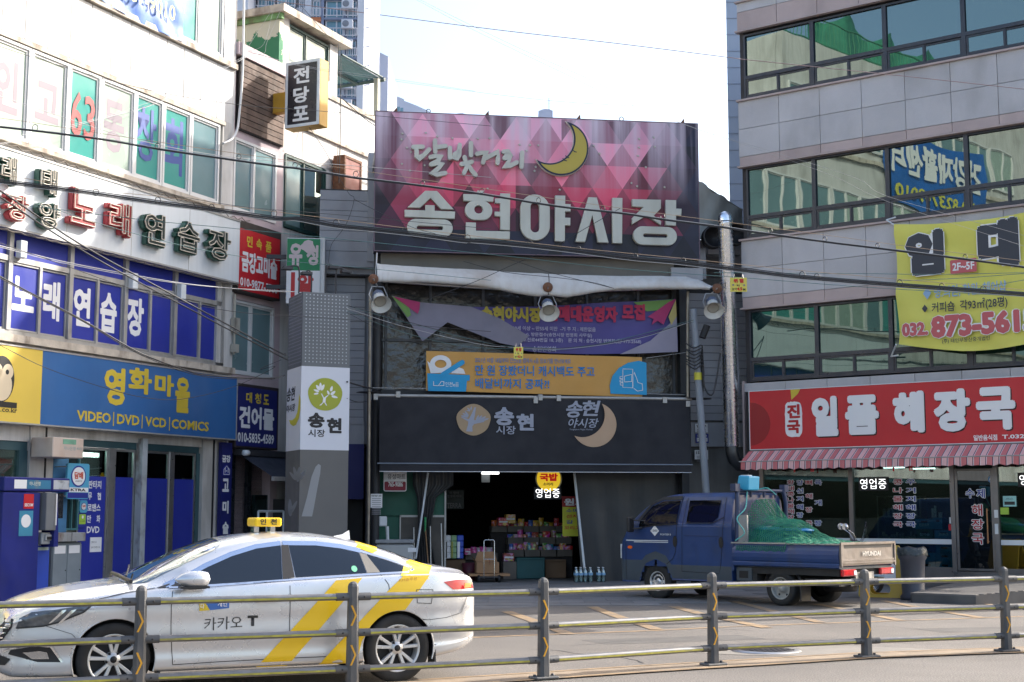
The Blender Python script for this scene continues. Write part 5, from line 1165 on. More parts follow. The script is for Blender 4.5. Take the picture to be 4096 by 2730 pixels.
PO=Thing(FC,'beer_poster','dark poster with faint grey lettering in the gloom inside the entrance','poster',(-1.2,2.5,1.6));u0,u1,z0,z1=cuz('t3',745,290,930,490,2.5);b=MB();b.box(u0,u1,2.5,2.52,z0,z1);PO.part('sheet',b,mat('bottle green poster',(.012,.02,.016),.6));mg=mat('faint grey print',(.10,.10,.10),.6,var=0)
chars(PO,[('이 맛이',*cuz('t3',780,305,875,335,2.49)),('청정라거다!',*cuz('t3',755,340,905,370,2.49)),('TERRA',*cuz('t3',750,425,905,480,2.49))],mg,2.49,bold=.03)
# stepped shelf with snacks
SH=Thing(FC,'stepped_shelf','stepped cardboard shelf heaped with snack packets inside the market','shelf',(.6,2.4,0))
tray=mat('dull cardboard tray',(.14,.12,.10),.8,var=.2)
tiers=[(1215,2050,668,722,3.4),(1385,2060,785,850,3.0),(1390,2070,915,978,2.6),(940,1290,950,1010,2.4)]
cols_=[(.5,.03,.03),(.6,.35,.03),(.55,.05,.25),(.05,.12,.4),(.1,.3,.06),(.45,.42,.4),(.3,.05,.03),(.5,.12,.02),(.05,.25,.35),(.25,.16,.08)]
pack_m=[mat('snack wrap %s'%w,c,.3,var=.1,scale=9,spec=.8)for w,c in zip('red amber pink blue green silver brick orange cyan tan'.split(),cols_)]
pack_names='red amber pink blue green silver brick-red orange cyan tan'.split()
shelf_rows=[]
for(xa,xb,ya,yb,v)in tiers:
 u0,u1,z0,z1=cuz('t3',xa,ya,xb,yb,v);nt_=max(1,int((u1-u0)/.42));w=(u1-u0)/nt_
 for k in range(nt_):
  b=MB();x0=u0+k*w+.01;x1=x0+w-.02
  b.box(x0,x1,v,v+.02,z0,z1);b.box(x0,x1,v,v+.5,z0-.02,z0);b.box(x0,x0+.015,v,v+.5,z0,z1);b.box(x1-.015,x1,v,v+.5,z0,z1);SH.part('tray',b,tray)
 shelf_rows.append((u0,u1,z1,z0,v))
 b=MB();b.box(u0,u1,v+.1,v+.45,.02,z0-.03);SH.part('riser',b,mat('dark riser',(.04,.035,.035),.9))
pk=[unitbox('snack_pack',m_)for m_ in pack_m]
def packet(u,v,z,w,h,ci,rot=0.0,row='upper',d=.12):
 b=MB();n=5
 P=[]
 for i in range(n+1):
  t=i/n;P.append([(u-w/2+w*t,v-d*.5*math.sin(math.pi*t)**.6*s-.001,z+h*k)for k,s in((0,.1),(.12,.7),(.5,1),(.88,.7),(1,.1))])
 P2=[[(p[0],2*v-p[1],p[2])for p in r]for r in P]
 b.smooth=True;b.grid(P);b.grid(P2[::-1]);return solo(FC,'snack_packet',None,'snack packet',(u,v,z),b,pack_m[ci],group='snack packets heaped in the trays of the stepped shelf')
for m_ in pack_m:
 N,Lk=m_.node_tree.nodes,m_.node_tree.links;bs=N['Principled BSDF'];src=bs.inputs['Base Color'].links[0].from_socket
 ge=N.new('ShaderNodeNewGeometry');vo=N.new('ShaderNodeTexVoronoi');vo.inputs['Scale'].default_value=17;Lk.new(ge.outputs['Position'],vo.inputs['Vector'])
 sp=N.new('ShaderNodeSeparateColor');Lk.new(vo.outputs['Color'],sp.inputs[0]);gt=N.new('ShaderNodeMath');gt.operation='GREATER_THAN';gt.inputs[1].default_value=.6;Lk.new(sp.outputs[0],gt.inputs[0]);g2=N.new('ShaderNodeMath');g2 .operation='MULTIPLY';g2 .inputs[1].default_value=.5;Lk.new(gt.outputs[0],g2 .inputs[0])
 mx=N.new('ShaderNodeMix');mx.data_type='RGBA';mx.blend_type='MIX';Lk.new(g2 .outputs[0],mx.inputs[0]);Lk.new(src,mx.inputs[6]);Lk.new(vo.outputs['Color'],mx.inputs[7]);Lk.new(mx.outputs[2],bs.inputs['Base Color'])
rp=random.Random(11);tn_=['top','second','third','low left']
for ti,(u0,u1,zt,zb_,v)in enumerate(shelf_rows):
 u=u0+.1
 while u<u1-.05:
  w=rp.uniform(.1,.2);h=rp.uniform(.12,.26);ci=rp.randrange(10)
  o=packet(u,v+.15+rp.uniform(-.05,.1),zb_+.01,w,h+(zt-zb_)*.6,ci)
  o['label']='%s snack packet in the %s tray row, %s'%(pack_names[ci],tn_[ti],'leftmost there' if u<u0+.11 else 'just right of %s one'%pv);pv=('the','a')[u>u0+.4]+' '+pack_names[ci]+' '+'second third fourth fifth sixth seventh eighth ninth tenth eleventh twelfth'.split()[min(10,int((u-u0)/.14))];u+=w*.95
for x0,y0,x1,y1,ci,lb in((1290,580,1395,665,0,'stack of red boxes on the top shelf tray'),(1368,545,1470,640,1,'yellow carton behind the red boxes on the top shelf'),(1510,1050,1622,1120,8,'bright blue basket box with a white star on the market floor'),(932,900,1000,968,2,'pink detergent pack beside the blue toilet roll bundle'),(1340,950,1450,1035,6,'brown and white rice cake bags on the box behind the hand cart')):
 bx=cuz('t3',x0,y0,x1,y1,2.3 if y0>800 else 3.3);vv=2.2 if y0>800 else 3.3;b=MB();b.box(bx[0],bx[1],vv,vv+.3,bx[2],bx[3]);t=Thing(FC,'goods_box',lb,'goods box',(bx[0],vv,bx[2]));t.part('carton',b,pack_m[ci],bevel=.01);b=MB();b.box(bx[0]+.02,bx[1]-.02,vv-.004,vv-.001,(bx[2]*.6+bx[3]*.4),(bx[2]*.4+bx[3]*.6));t.part('printed_band',b,M_wprint)
for i,(x0,x1,ci)in enumerate(((735,795,5),(795,858,4),(858,930,3))):
 bx=cuz('t3',x0,762,x1,1008,1.4);t=Thing(FC,'tissue_bundle',['black and white wrapped tissue roll bundle at the entrance edge','pale green wrapped tissue roll bundle between two others','blue wrapped tissue roll bundle, rightmost at the entrance'][i],'tissue bundle',(bx[0],1.4,bx[2]));b=MB()
 for k in range(4):b.box(bx[0],bx[1]-.01,1.4,1.65,bx[2]+(bx[3]-bx[2])*k/4,bx[2]+(bx[3]-bx[2])*(k+1)/4-.004)
 t.part('rolls',b,[M_wprint,mat('pale green wrap',(.25,.4,.2),.4),mat('royal blue wrap',(.03,.08,.45),.35)][i],bevel=.015);b=MB();b.box(bx[0]+.01,bx[1]-.1,1.396,1.4,bx[2]+.02,bx[2]+(bx[3]-bx[2])*.72);t.part('printed_wrap',b,[M_bprint,mat('olive print',(.3,.3,.05),.5),M_wprint][i])
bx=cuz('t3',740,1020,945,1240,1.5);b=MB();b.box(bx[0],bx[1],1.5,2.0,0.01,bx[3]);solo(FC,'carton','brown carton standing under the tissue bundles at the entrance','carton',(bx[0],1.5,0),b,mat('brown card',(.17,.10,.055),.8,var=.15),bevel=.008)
bx=cuz('t3',945,1050,1050,1240,1.3);b=MB();b.lathe(((bx[0]+bx[1])/2,1.4,0.01),[(.0,0),(.17,0),(.2,bx[3]-.02),(.18,bx[3]-.02),(.16,.03)],18);solo(FC,'bucket','dark wine coloured bucket beside the hand cart','bucket',(bx[0],1.4,0),b,mat('wine bucket',(.1,.015,.03),.5))
for i,(xa,ya,xb,yb,vv,cc_)in enumerate(((1480,1010,1775,1160,2.0,'teal green'),(1780,1030,2000,1120,2.3,'brown'))):
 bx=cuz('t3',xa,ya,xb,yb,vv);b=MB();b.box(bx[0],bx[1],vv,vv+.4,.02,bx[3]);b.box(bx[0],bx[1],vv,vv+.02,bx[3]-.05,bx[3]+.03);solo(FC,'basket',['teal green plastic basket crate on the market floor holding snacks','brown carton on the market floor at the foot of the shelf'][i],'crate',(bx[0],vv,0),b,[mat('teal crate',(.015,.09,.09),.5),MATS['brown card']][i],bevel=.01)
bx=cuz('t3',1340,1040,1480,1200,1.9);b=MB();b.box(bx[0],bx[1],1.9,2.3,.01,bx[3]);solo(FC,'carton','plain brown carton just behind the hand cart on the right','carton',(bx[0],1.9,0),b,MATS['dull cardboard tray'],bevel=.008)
# hand cart
HC=Thing(FC,'hand_cart','folding chrome hand cart loaded with an open brown carton','hand cart',(-.4,.6,0))
L1_,R1_=FC.uz('t3',1140,1000,.45)[0],FC.uz('t3',1248,1000,.45)[0];zt=FC.uz('t3',1190,812,.45)[1]
b=MB();b.tube([(L1_,.45,.1),(L1_,.45,zt-.03),(L1_+.03,.45,zt),(R1_-.03,.45,zt),(R1_,.45,zt-.03),(R1_,.45,.1)],.013,8);b.tube([(L1_,.45,zt*.55),(R1_,.45,zt*.55)],.01,6);HC.part('handle',b,mat('chrome',(.7,.7,.7),.15,metal=1,var=0))
b=MB();b.box(L1_-.1,R1_+.1,.42,1.0,.12,.15);HC.part('platform',b,M_dkmetal)
for u in(L1_-.12,R1_+.12):
 for v in(.5,.95):b=MB();b.lathe((u,v,.09),[(0,-.03),(.08,-.03),(.09,-.02),(.09,.02),(.08,.03),(0,.03)],16,'u');HC.part('wheel',b,M_black)
bx=cuz('t3',1062,1045,1298,1165,.55)
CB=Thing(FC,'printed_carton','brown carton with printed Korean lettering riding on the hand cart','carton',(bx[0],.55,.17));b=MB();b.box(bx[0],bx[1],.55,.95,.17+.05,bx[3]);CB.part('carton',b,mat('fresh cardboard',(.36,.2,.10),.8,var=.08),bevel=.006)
b=MB();b.add([(bx[0],.95,bx[3]),(bx[1],.95,bx[3]),(bx[1]-.06,.98,bx[3]+.24),(bx[0]+.08,.98,bx[3]+.24)],[(0,1,2,3)]);b.add([(bx[0],.55,bx[3]),(bx[0],.95,bx[3]),(bx[0]-.08,.95,bx[3]+.12),(bx[0]-.08,.6,bx[3]+.12)],[(0,1,2,3)]);CB.part('flap',b,MATS['fresh cardboard'])
chars(CB,[('오뚜기밥',bx[0]+.3,bx[1]-.22,bx[2]+.2,bx[2]+.34)],mat('brown red print',(.25,.06,.04),.6),.545,bold=.03)
b=MB();b.box(bx[0]-.18,bx[1]+.26,.5,1.05,.155,.21);solo(FC,'flat_cardboard','flattened cardboard sheet lying under the carton on the hand cart','cardboard',(bx[0],.5,.155),b,MATS['fresh cardboard'])
# bottled water packs by the prop
M_bot=see_glass('clear bottle',(.62,.72,.78),.35);M_lab=mat('water label',(.25,.45,.65),.5,var=.1,scale=20)
def bottle(u,v,label):
 t=Thing(FC,'water_bottle',label,'bottle',(u,v,.01),group='clear water bottles packed by the white prop')
 b=MB();b.lathe((u,v,.01),[(0,0),(.045,0),(.05,.02),(.048,.1),(.05,.12),(.05,.24),(.035,.29),(.016,.31),(.016,.33),(0,.33)],12);t.part('bottle_body',b,M_bot)
 b=MB();b.lathe((u,v,.17),[(.0505,0),(.0505,.06)],12);t.part('label_band',b,M_lab);b=MB();b.lathe((u,v,.34),[(0,0),(.018,0),(.018,.02),(0,.02)],8);t.part('cap',b,M_wprint)
 return t
bt=bottle(1.60,.3,'leftmost front water bottle in the pack left of the white prop');
def place_bottle(u,v,lab):
 o=copy_tree(bt.o);o.matrix_world=FC.mat(u,v,.01);o['label']=lab
for k,(u,v)in enumerate(((1.71,.3),(1.82,.3),(1.60,.41),(1.71,.41),(1.82,.41))):place_bottle(u,v,['middle front water bottle in the pack left of the white prop','front water bottle nearest the prop in the left pack','back left water bottle in the pack left of the white prop','back middle water bottle in the pack left of the white prop','back water bottle nearest the prop in the left pack'][k])
for k,(u,v)in enumerate(((1.95,.3),(2.15,.3),(2.26,.3),(1.95,.41),(2.15,.41),(2.26,.41))):place_bottle(u,v,['front water bottle directly behind the foot of the white prop','middle front water bottle right of the white prop','rightmost front water bottle right of the white prop','back water bottle directly behind the foot of the white prop','middle back water bottle right of the white prop','rightmost back water bottle right of the white prop'][k])
# ---- spiral duct, slanting pole and cable clutter at the right side of the gate
SD=Thing(FC,'spiral_duct','tall shiny spiral metal exhaust duct beside the stone building','duct',(5.4,-.1,3))
top_=C3('c2',2140,400,-.1);botm=C3('c3',2198,1045,-.1);prof=[]
n=56
b=MB();hh=top_.z-botm.z
for k in range(n+1):z=hh*k/n;prof+=[(.172,z),(.19,z+.02)]if k<n else[(.158,z)]
ax=(Vector((1,0,0)),Vector((0,1,0)),(top_-botm).normalized());b.lathe(botm,prof,20,ax);SD.part('ribbed_pipe',b,mat('bright galvanised',(.88,.92,.96),.26,metal=1,var=.05,scale=2))
b=MB();b.lathe(top_,[(.188,0),(.18,.12),(.14,.2),(.06,.245),(0,.25)],20,ax);SD.part('cap',b,MATS['bright galvanised'])
b=MB();e0=botm;b.tube([e0+Vector((0,0,.1)),e0+Vector((.0,.0,-.12)),e0+Vector((.06,.03,-.3)),e0+Vector((.2,.1,-.42)),e0+Vector((.5,.3,-.42))],.162,18);SD.part('elbow',b,mat('dark galvanised',(.12,.13,.14),.35,metal=.9,var=.1))
b=MB();p0=C3('c2',1868,1150,-.3);p1=C3('c3',1978,1430,-.35);d_=(p1-p0);p1=p0+d_*(p0 .z/(p0 .z-p1 .z));b.tube([p0,p1],[.085,.095],12);SP=Thing(FC,'slanting_pole','slightly slanting grey service pole strapped with cables right of the gate','pole',tuple(p1));SP.part('shaft',b,mat('grey blue pole',(.25,.28,.32),.5,var=.1,dirt=(.12,.12,.13),dirtamt=.4))
b=MB();q_=p0 .lerp(p1,.25);b.tube([q_-Vector((0,0,.09)),q_+Vector((0,0,.09))],.098,12);SP.part('yellow_band',b,mat('yellow tape',(.6,.55,.05),.5))
b=MB()
for k in range(7):
 q=p0 .lerp(p1,.14+k*.013);rr3=random.Random(k);b.tube(smooth_path([q+Vector((-.3,-.1,.1*rr3 .random())),q+Vector((-.1,-.14,-.05)),q+Vector((.12,-.12,.02)),q+Vector((.1,0,-.3-.1*k))],4),.016,5)
b.tube(smooth_path([q+Vector((.1,-.1,0)),q+Vector((.15,-.1,-.5)),q+Vector((.35,-.12,-.62)),C3('c2',2100,1530,-.3)],5),.02,6);SP.part('cable_clutter',b,M_cable,kind='stuff')
b=MB();a_,c_=C3('c2',1985,1290,-.35),C3('c2',1945,1395,-.35);b.tube([a_,c_],.085,12);solo(FC,'splice_closure','black cylindrical cable splice closure on the cables by the slanting pole','splice closure',tuple(c_),b,M_black)
b=MB();b.tube([C3('c2',1820,1000,-.1),C3('c3',1820,620,-.1)],.04,8);solo(FC,'metal_pole','bright thin metal pole at the right edge of the plastic glazing','pole',(4.4,-.1,4.4),b,MATS['dull pole metal'])
b=MB();b.tube([C3('t7',1310,300,.3),C3('t7',1320,900,.3),C3('c3',2240,200,.3),C3('c3',2260,600,.3)],.03,6);solo(FC,'thin_pipe','thin pale pipe running down behind the spiral duct','pipe',(5.6,.3,4),b,M_siding)
for i,(x0,y0,x1,y1,s,mm)in enumerate(((1885,845,1995,920,'연수구',M_wprint),(1890,932,2002,1010,'안내문',M_navyprint),(1882,1072,1998,1152,'1522-8',M_wprint))):
 bx=cuz('c3',x0,y0,x1,y1,.9);t=Thing(FC,'notice',['white notice behind the slanting pole, uppermost of three','blue edged notice behind the slanting pole, middle of three','small print notice behind the slanting pole, lowest of three'][i],'notice',(bx[0],.9,bx[2]));b=MB();b.box(bx[0],bx[1],.93,.95,bx[2],bx[3]);t.part('paper',b,mm)
 if i==1:b=MB();b.box(bx[0]+.03,bx[1]-.03,.925,.93,bx[2]+.03,bx[3]-.1);t.part('white_field',b,M_wprint)
 chars(t,[(s,bx[0]+.04,bx[1]-.04,bx[3]-.1 if i!=1 else bx[3]-.08,bx[3]-.03)],M_bprint if i!=1 else M_wprint,.922,bold=.03);b=MB()
 for k in range(4):b.box(bx[0]+.05,bx[1]-.05,.921,.923,bx[3]-.16-k*.04,bx[3]-.145-k*.04)
 t.part('print_lines',b,mat('soft grey print',(.3,.3,.32),.6),kind='stuff')
DK=Thing(FC,'lamp_disc','dark flat disc shade on a bracket behind the slanting pole','lamp',(5,0,4.3));p=C3('c3',1900,636,.1);b=MB();b.lathe(tuple(p),[(0,.03),(.3,.02),(.36,0),(0,-.02)],20);DK.part('disc',b,M_dkmetal)
p=C3('b3',1215,580,.1);b=MB();b.lathe(tuple(p),[(0,.03),(.2,.02),(.26,0),(0,-.02)],20);b.tube([tuple(p),(p.x+.25,.4,p.z)],.03,6);DL=solo(FC,'lamp_disc','dark flat disc shade beside the left post of the gate','lamp',tuple(p),b,M_dkmetal)
# ================================================================ RIGHT BUILDING (stone clad)
M_gran=mat('grey granite tile',(.47,.455,.465),.55,rand=.07,var=.07,scale=1.0,fine=.10,dirt=(.2,.18,.17),dirtamt=.35,dscale=1.2)
M_pinkg=mat('pink granite tile',(.46,.36,.34),.55,rand=.07,var=.06,scale=1.5,fine=.10,dirt=(.22,.17,.15),dirtamt=.3)
M_joint=mat('dark joint',(.05,.045,.045),.9)
M_wfr=mat('dark blue grey window frame',(.022,.026,.040),.35,var=.1)
M_rglass=mirror_glass('teal reflecting glass',(.026,.046,.043),(.42,.52,.49),.25,wave=.09)
M_rglass2=mirror_glass('dim teal glass',(.012,.035,.035),(.34,.46,.42),.14,wave=.08)
RBd=Thing(FR,'stone_building','grey granite clad corner building with dark framed ribbon windows at the right','building',(4,0,0))
RU=8.3;RH=14.45
b=MB();b.box(.13,RU-.12,.5,4.0,3.0,RH-.3);b.box(0,RU,.16,4.0,RH-.25,RH);b.box(.02,.5,.12,4.01,0,2.99);b.box(.02,.12,.1,4.02,3,RH-.3);b.box(RU-.1,RU,.05,4.01,0,RH-.3)
for z0,z1 in((2.9,4.8),(6.62,8.36),(10.22,11.91),(13.66,RH-.26)):b.box(.02,RU-.02,.05,.5,z0,z1)
RBd.part('core',b,M_joint)
tg,tp=unitbox('granite_tile',M_gran),unitbox('pink_tile',M_pinkg)
joints=[0.0,1.09,2.16,3.22,4.28,5.35,6.41,7.47,RU]
def tile_rows(z_list,me):
 for z0,z1 in z_list:
  for a,c in zip(joints[:-1],joints[1:]):RBd.piece(me.name,me,a+.006,c-.006,.0-random.uniform(0,.003),.05,z0+.006,z1-.006)
def tile_rows_wall(z0,z1,me):tile_rows([(z0,z1)],me)
# the core wall stands just behind the tiles
for z0,z1 in((11.17,11.88),(10.46,11.17),(7.63,8.33),(6.92,7.63),(14.2,14.44),(4.58,4.8)):tile_rows_wall(z0,z1,tg)
for z0,z1 in((10.22,10.46),(6.66,6.92),(13.72,14.2)):tile_rows_wall(z0,z1,tp)
# side return visible at the left edge
for z0,z1 in((11.17,11.88),(10.46,11.17),(7.63,8.33),(6.92,7.63)):RBd.piece('granite_tile',tg,-.04,.02,.06,3.0,z0+.006,z1-.006)
b=MB()
for z in(11.90,10.205,8.35,6.635,13.69,14.46):b.box(-.04,RU+.02,-.07,.1,z-.022,z+.022)
RBd.part('stone_ledge',b,M_pinkg)
b=MB();b.box(-.05,.0,-.02,.3,3.0,4.85);RBd.part('edge_post',b,M_pinkg)
def ribbon_windows(z0,z1,zr,mulls,v=.14,glass=None):
 """one ribbon: tall lights above, pairs of low vents below the rail"""
 xs=[.12]+mulls+[RU-.1]
 for k,(a,c)in enumerate(zip(xs[:-1],xs[1:])):
  b=MB();b.frame(a,c,v-.06,v+.08,z0,z1,.05,.06);b.box(a+.05,c-.05,v-.06,v+.08,zr-.045,zr+.045);m_=(a+c)/2
  b.box(m_-.03,m_+.03,v-.03,v+.06,z0+.06,zr-.045)
  f=RBd.part('window',b,M_wfr)
  g=glass or M_rglass
  p=MB();p.box(a+.06,c-.06,v+.0,v+.012,zr+.05,z1-.06);RBd.part('pane',p,g,f)
  for(x0,x1,vv)in((a+.055,m_+.01,v-.02),(m_-.01,c-.055,v+.0)):
   s=MB();s.frame(x0,x1,vv-.02,vv+.02,z0+.065,zr-.05,.045);RBd.part('vent_sash',s,M_wfr,f)
   p=MB();p.box(x0+.045,x1-.045,vv,vv+.01,z0+.11,zr-.095);RBd.part('pane',p,g,f)
 b=MB();b.box(.05,RU,.3,.34,z0,z1);RBd.part('room_dark',b,M_interior)
m1=[1.96,3.8,5.66,7.5]
ribbon_windows(11.95,13.62,12.5,m1);ribbon_windows(8.40,10.18,8.93,[1.92,3.76,5.61,7.45]);ribbon_windows(4.84,6.60,5.38,[1.89,3.72,5.54,7.4],glass=M_rglass2)
# sky blue-grey building behind
B2=Thing(W,'blue_grey_building','tall pale blue grey building mostly hidden behind the stone building','building',(10,38.4,0))
b=MB();b.prismz([(6.09,38.4),(16,38.4),(20,47),(10.2,47.2)],0,20.3);B2 .part('wall',b,mat('pale blue grey tile',(.36,.42,.52),.6,var=.04,scale=1))
b=MB()
for k in range(28):b.box(6.08,6.5,38.385,38.4,6.0+k*.48,6.011+k*.48)
B2 .part('tile_joint',b,mat('pale joint',(.27,.31,.4),.8),kind='stuff')
# ---- red restaurant sign
RSG=Thing(FR,'restaurant_sign','long red restaurant sign with large white brush lettering over the striped awning','sign',(4,-.3,3.15))
b=MB();b.box(.27,RU+.1,-.30,.04,3.15,4.575);RSG.part('box',b,mat('sign box grey',(.15,.13,.12),.6))
b=MB();b.box(.285,RU+.08,-.306,-.30,3.165,4.56);RSG.part('face',b,M_red)
b=MB();b.frame(.27,RU+.1,-.315,-.302,3.15,4.575,.018);RSG.part('edge_trim',b,M_wsign)
VR=-.33
b=MB();b.prism([FR.uz('d3',x,y,VR)for x,y in((352,552),(435,549),(415,590),(360,642))],-.308,-.306-.006);RSG.part('yellow_mark',b,M_yellow)
cen=FR.uz('d3',10,850,VR);place_loops(RSG,[[(max(.3,cen[0]+.52*math.cos(k*math.pi/12)),cen[1]+.52*math.sin(k*math.pi/12)if cen[1]+.52*math.sin(k*math.pi/12)>3.2 else 3.2)for k in range(-6,7)]],mat('darker red print',(.30,.008,.012),.5,var=0),-.308,.001,'dark_disc')
seal=FR.uz('d3',300,660,VR),FR.uz('d3',458,960,VR);su_,sv_=seal[0][0],seal[1][0];zt_=FR.uz('d3',380,655,VR)[1];zb_=FR.uz('d3',380,962,VR)[1]
sp_=[]
for k in range(44):
 a=k/44*2*math.pi;ca,sa=math.cos(a),math.sin(a);rx,rz=(sv_-su_)/2,(zt_-zb_)/2;e=(abs(ca)**5+abs(sa)**5)**(-1/5);j=1-.05*random.random()
 sp_.append(((su_+sv_)/2+rx*ca*e*j,(zt_+zb_)/2+rz*sa*e*j))
place_loops(RSG,[sp_],M_wprint,-.312,.002,'seal');b0=uzr(FR,'d3',322,680,436,800,VR);chars(RSG,[('진',*b0)],mat('seal red',(.45,.01,.015),.5,var=0),-.318,bold=.05);b0=uzr(FR,'d3',322,815,436,930,VR);chars(RSG,[('국',*b0)],MATS['seal red'],-.318,bold=.05)
M_shadowpr=mat('black drop outline',(.03,.005,.005),.5,var=0)
for s,x0,y0,x1,y1 in(('일',532,612,765,955),('품',817,600,1115,940),('해',1226,568,1505,925),('장',1572,548,1900,915),('국',1935,530,2287,900)):
 bx=uzr(FR,'d3',x0,y0,x1,y1,VR);lt=chars(RSG,[(s,*bx)],M_wprint,-.335,bold=.065,ext=.02,name='letter',res=3)
 chars(RSG,[(s,bx[0]+.02,bx[1]+.025,bx[2]-.03,bx[3]-.02)],M_shadowpr,-.309,bold=.065,name='letter_shadow',parent=None)
bx=uzr(FR,'d3',1916,940,2122,990,VR);chars(RSG,[('일반음식점',*bx)],M_wprint,-.31,bold=.03);bx=uzr(FR,'d3',2162,932,2700,978,VR);chars(RSG,[('T.032)873-5615',*bx)],M_wprint,-.31,bold=.03)
# ---- striped awning
AWN=Thing(FR,'striped_awning','red and pink striped fabric awning with a scalloped valance','awning',(4,-.6,2.7))
msr=mat('stripe red',(.60,.17,.17),.7,var=.08);msp=mat('stripe pink',(.72,.42,.40),.7,var=.06);msw=mat('stripe white',(.7,.62,.62),.7);msk=mat('stripe dark',(.07,.05,.09),.7)
b=MB();x=.25;k=0;n_=0
VT,VBt=-.32,-.75
seq=[(.115,0),(.018,3),(.012,2),(.10,1),(.018,3),(.014,2)]
while x<RU+.3:
 w,mi=seq[k%6];b.mi=mi;x1=x+w
 def zs_(u):return 2.67+.018*math.sin(u*26)
 b.add([(x,VBt,2.86),(x1,VBt,2.86),(x1,VT,3.12),(x,VT,3.12)],[(0,1,2,3)])
 sway=.012*math.sin(x*7)
 b.add([(x,VBt-.02+sway,zs_(x)),(x1,VBt-.02+sway,zs_(x1)),(x1,VBt,2.858),(x,VBt,2.858)],[(0,1,2,3)])
 x=x1;k+=1
AWN.part('cloth',b,[msr,msp,msw,msk])
b=MB();b.tube([(.2,VBt,2.86),(RU+.3,VBt,2.86)],.014,6);AWN.part('front_bar',b,M_alu);b=MB();b.box(.3,RU,-.32,0,2.98,3.14);AWN.part('cassette',b,MATS['sign box grey'])
for i,(r,x,y)in enumerate((('d3',390,1255),('d3',535,1250),('d3',550,1250),('d3',1237,1245),('d3',1378,1240),('d3',1395,1240))):
 p=FR.uz(r,x,y,-.6);b=MB();b.box(p[0]-.018,p[0]+.018,-.61,-.6,p[1]-.02,2.75);AWN.part('tie',b,M_red)
# ---- restaurant front
M_rshop=see_glass('restaurant glass',(.55,.66,.65),.10)
M_ssf=mat('brushed frame',(.20,.19,.19),.35,metal=.6,var=.1)
SHF=RBd
b=MB();b.box(.35,.45,.0,.14,.3,3.0);b.box(2.62,2.72,-.01,.12,.3,2.8);b.box(4.99,5.09,-.02,.14,.3,2.9);b.box(5.94,6.04,-.02,.14,.3,2.9);b.box(.4,5.0,.0,.12,.38,.46);b.box(6.0,RU,.0,.12,.38,.46);b.box(.3,RU,-.02,.14,2.8,3.0);b.box(RU-.2,RU,-.02,.14,.3,2.9)
SHF.part('shop_frame',b,M_ssf,kind=None)
for a,c in((.45,2.62),(2.72,4.99),(6.04,RU-.2)):
 b=MB();b.box(a,c,.04,.05,.46,2.8);p=SHF.part('shop_pane',b,M_rshop)
b=MB();b.box(0,RU,.0,.5,0,.38);SHF.part('plinth',b,M_ssf)
# glass door
DR=RBd
b=MB();b.frame(5.10,5.93,.0,.05,.40,2.62,.05);d=DR.part('glass_door',b,M_ssf);p=MB();p.box(5.15,5.88,.02,.03,.45,2.57);DR.part('pane',p,mirror_glass('black door glass',(.006,.008,.010),(.4,.45,.5),.08),d)
b=MB();b.tube([(5.80,-.06,1.0),(5.80,-.06,1.75)],.018,8);b.box(5.79,5.81,-.06,.0,1.02,1.05);b.box(5.79,5.81,-.06,.0,1.7,1.73);DR.part('handle',b,mat('brass pull',(.4,.2,.1),.35,metal=.6),d)
b=MB();b.box(5.95,6.03,-.04,-.02,1.55,1.72);b.box(5.95,6.02,-.04,-.02,1.2,1.42);DR.part('door_lock',b,M_wsign,kind='stuff')
# inside the restaurant
b=MB();b.box(.3,RU,2.4,2.5,.3,2.95);b.box(.3,.4,.2,2.4,.3,2.95);b.box(.3,RU,.15,2.4,.36,.38);b.box(.3,RU,.15,2.5,2.9,2.95);SHF.part('dining_room',b,mat('dim dining room',(.055,.075,.07),.9,var=.3,scale=.8))
b=MB();b.box(3.0,3.5,1.2,1.26,2.70,2.73);b.box(3.7,4.3,1.0,1.06,2.66,2.69);SHF.part('tube_light',b,mat('dim tube',(.9,1,.95),.5,var=0,emit=2.2))
b=MB()
for z in(1.0,1.55,2.02):b.box(2.85,3.9,1.1,1.5,z,z+.03)
for u in(2.85,3.88):b.box(u,u+.03,1.1,1.5,.38,2.05)
for k in range(14):b.box(2.92+k*.068,2.96+k*.068,1.2,1.26,1.03,1.03+random.uniform(.08,.2))
for k in range(8):b.box(2.95+k*.11,3.02+k*.11,1.2,1.3,1.58,1.58+random.uniform(.08,.2))
SHF.part('kitchen_shelf',b,mat('steel shelf',(.22,.24,.23),.4,metal=.5),kind='stuff')
# crates of bottles behind the glass
M_crate=mat('blue crate plastic',(.02,.22,.42),.4,var=.06);M_crateg=mat('green crate plastic',(.015,.10,.07),.4,var=.06);M_crated=mat('dark blue crate plastic',(.015,.06,.2),.4)
def crate(u0,u1,z0,z1,m,label,prt):
 t=Thing(FR,'bottle_crate',label,'crate',(u0,.25,z0),group='drink crates stacked behind the restaurant glass')
 b=MB();b.frame(u0,u1,.25,.27,z0,z1,.02);b.box(u0+.02,u1-.02,.262,.268,z0+.02,z1-.02);b.box(u0,u0+.015,.27,.6,z0,z1);b.box(u1-.015,u1,.27,.6,z0,z1);b.box(u0,u1,.6,.615,z0,z1);b.box(u0,u1,.25,.6,z0,z0+.015);t.part('shell',b,m)
 b=MB();w=u1-u0;b.box(u0+w*.32,u1-w*.32,.255,.262,z1-.09,z1-.045);t.part('hand_hole',b,M_black)
 if prt:chars(t,[(prt,u0+w*.22,u1-w*.22,z0+.06,z0+.13)],mat('pale crate print',(.3,.5,.6),.5,var=0),.25,bold=.03)
cu=lambda x:FR.uz('t2',x,700,.25)[0]
cz=lambda y:FR.uz('t2',1650,y,.25)[1]
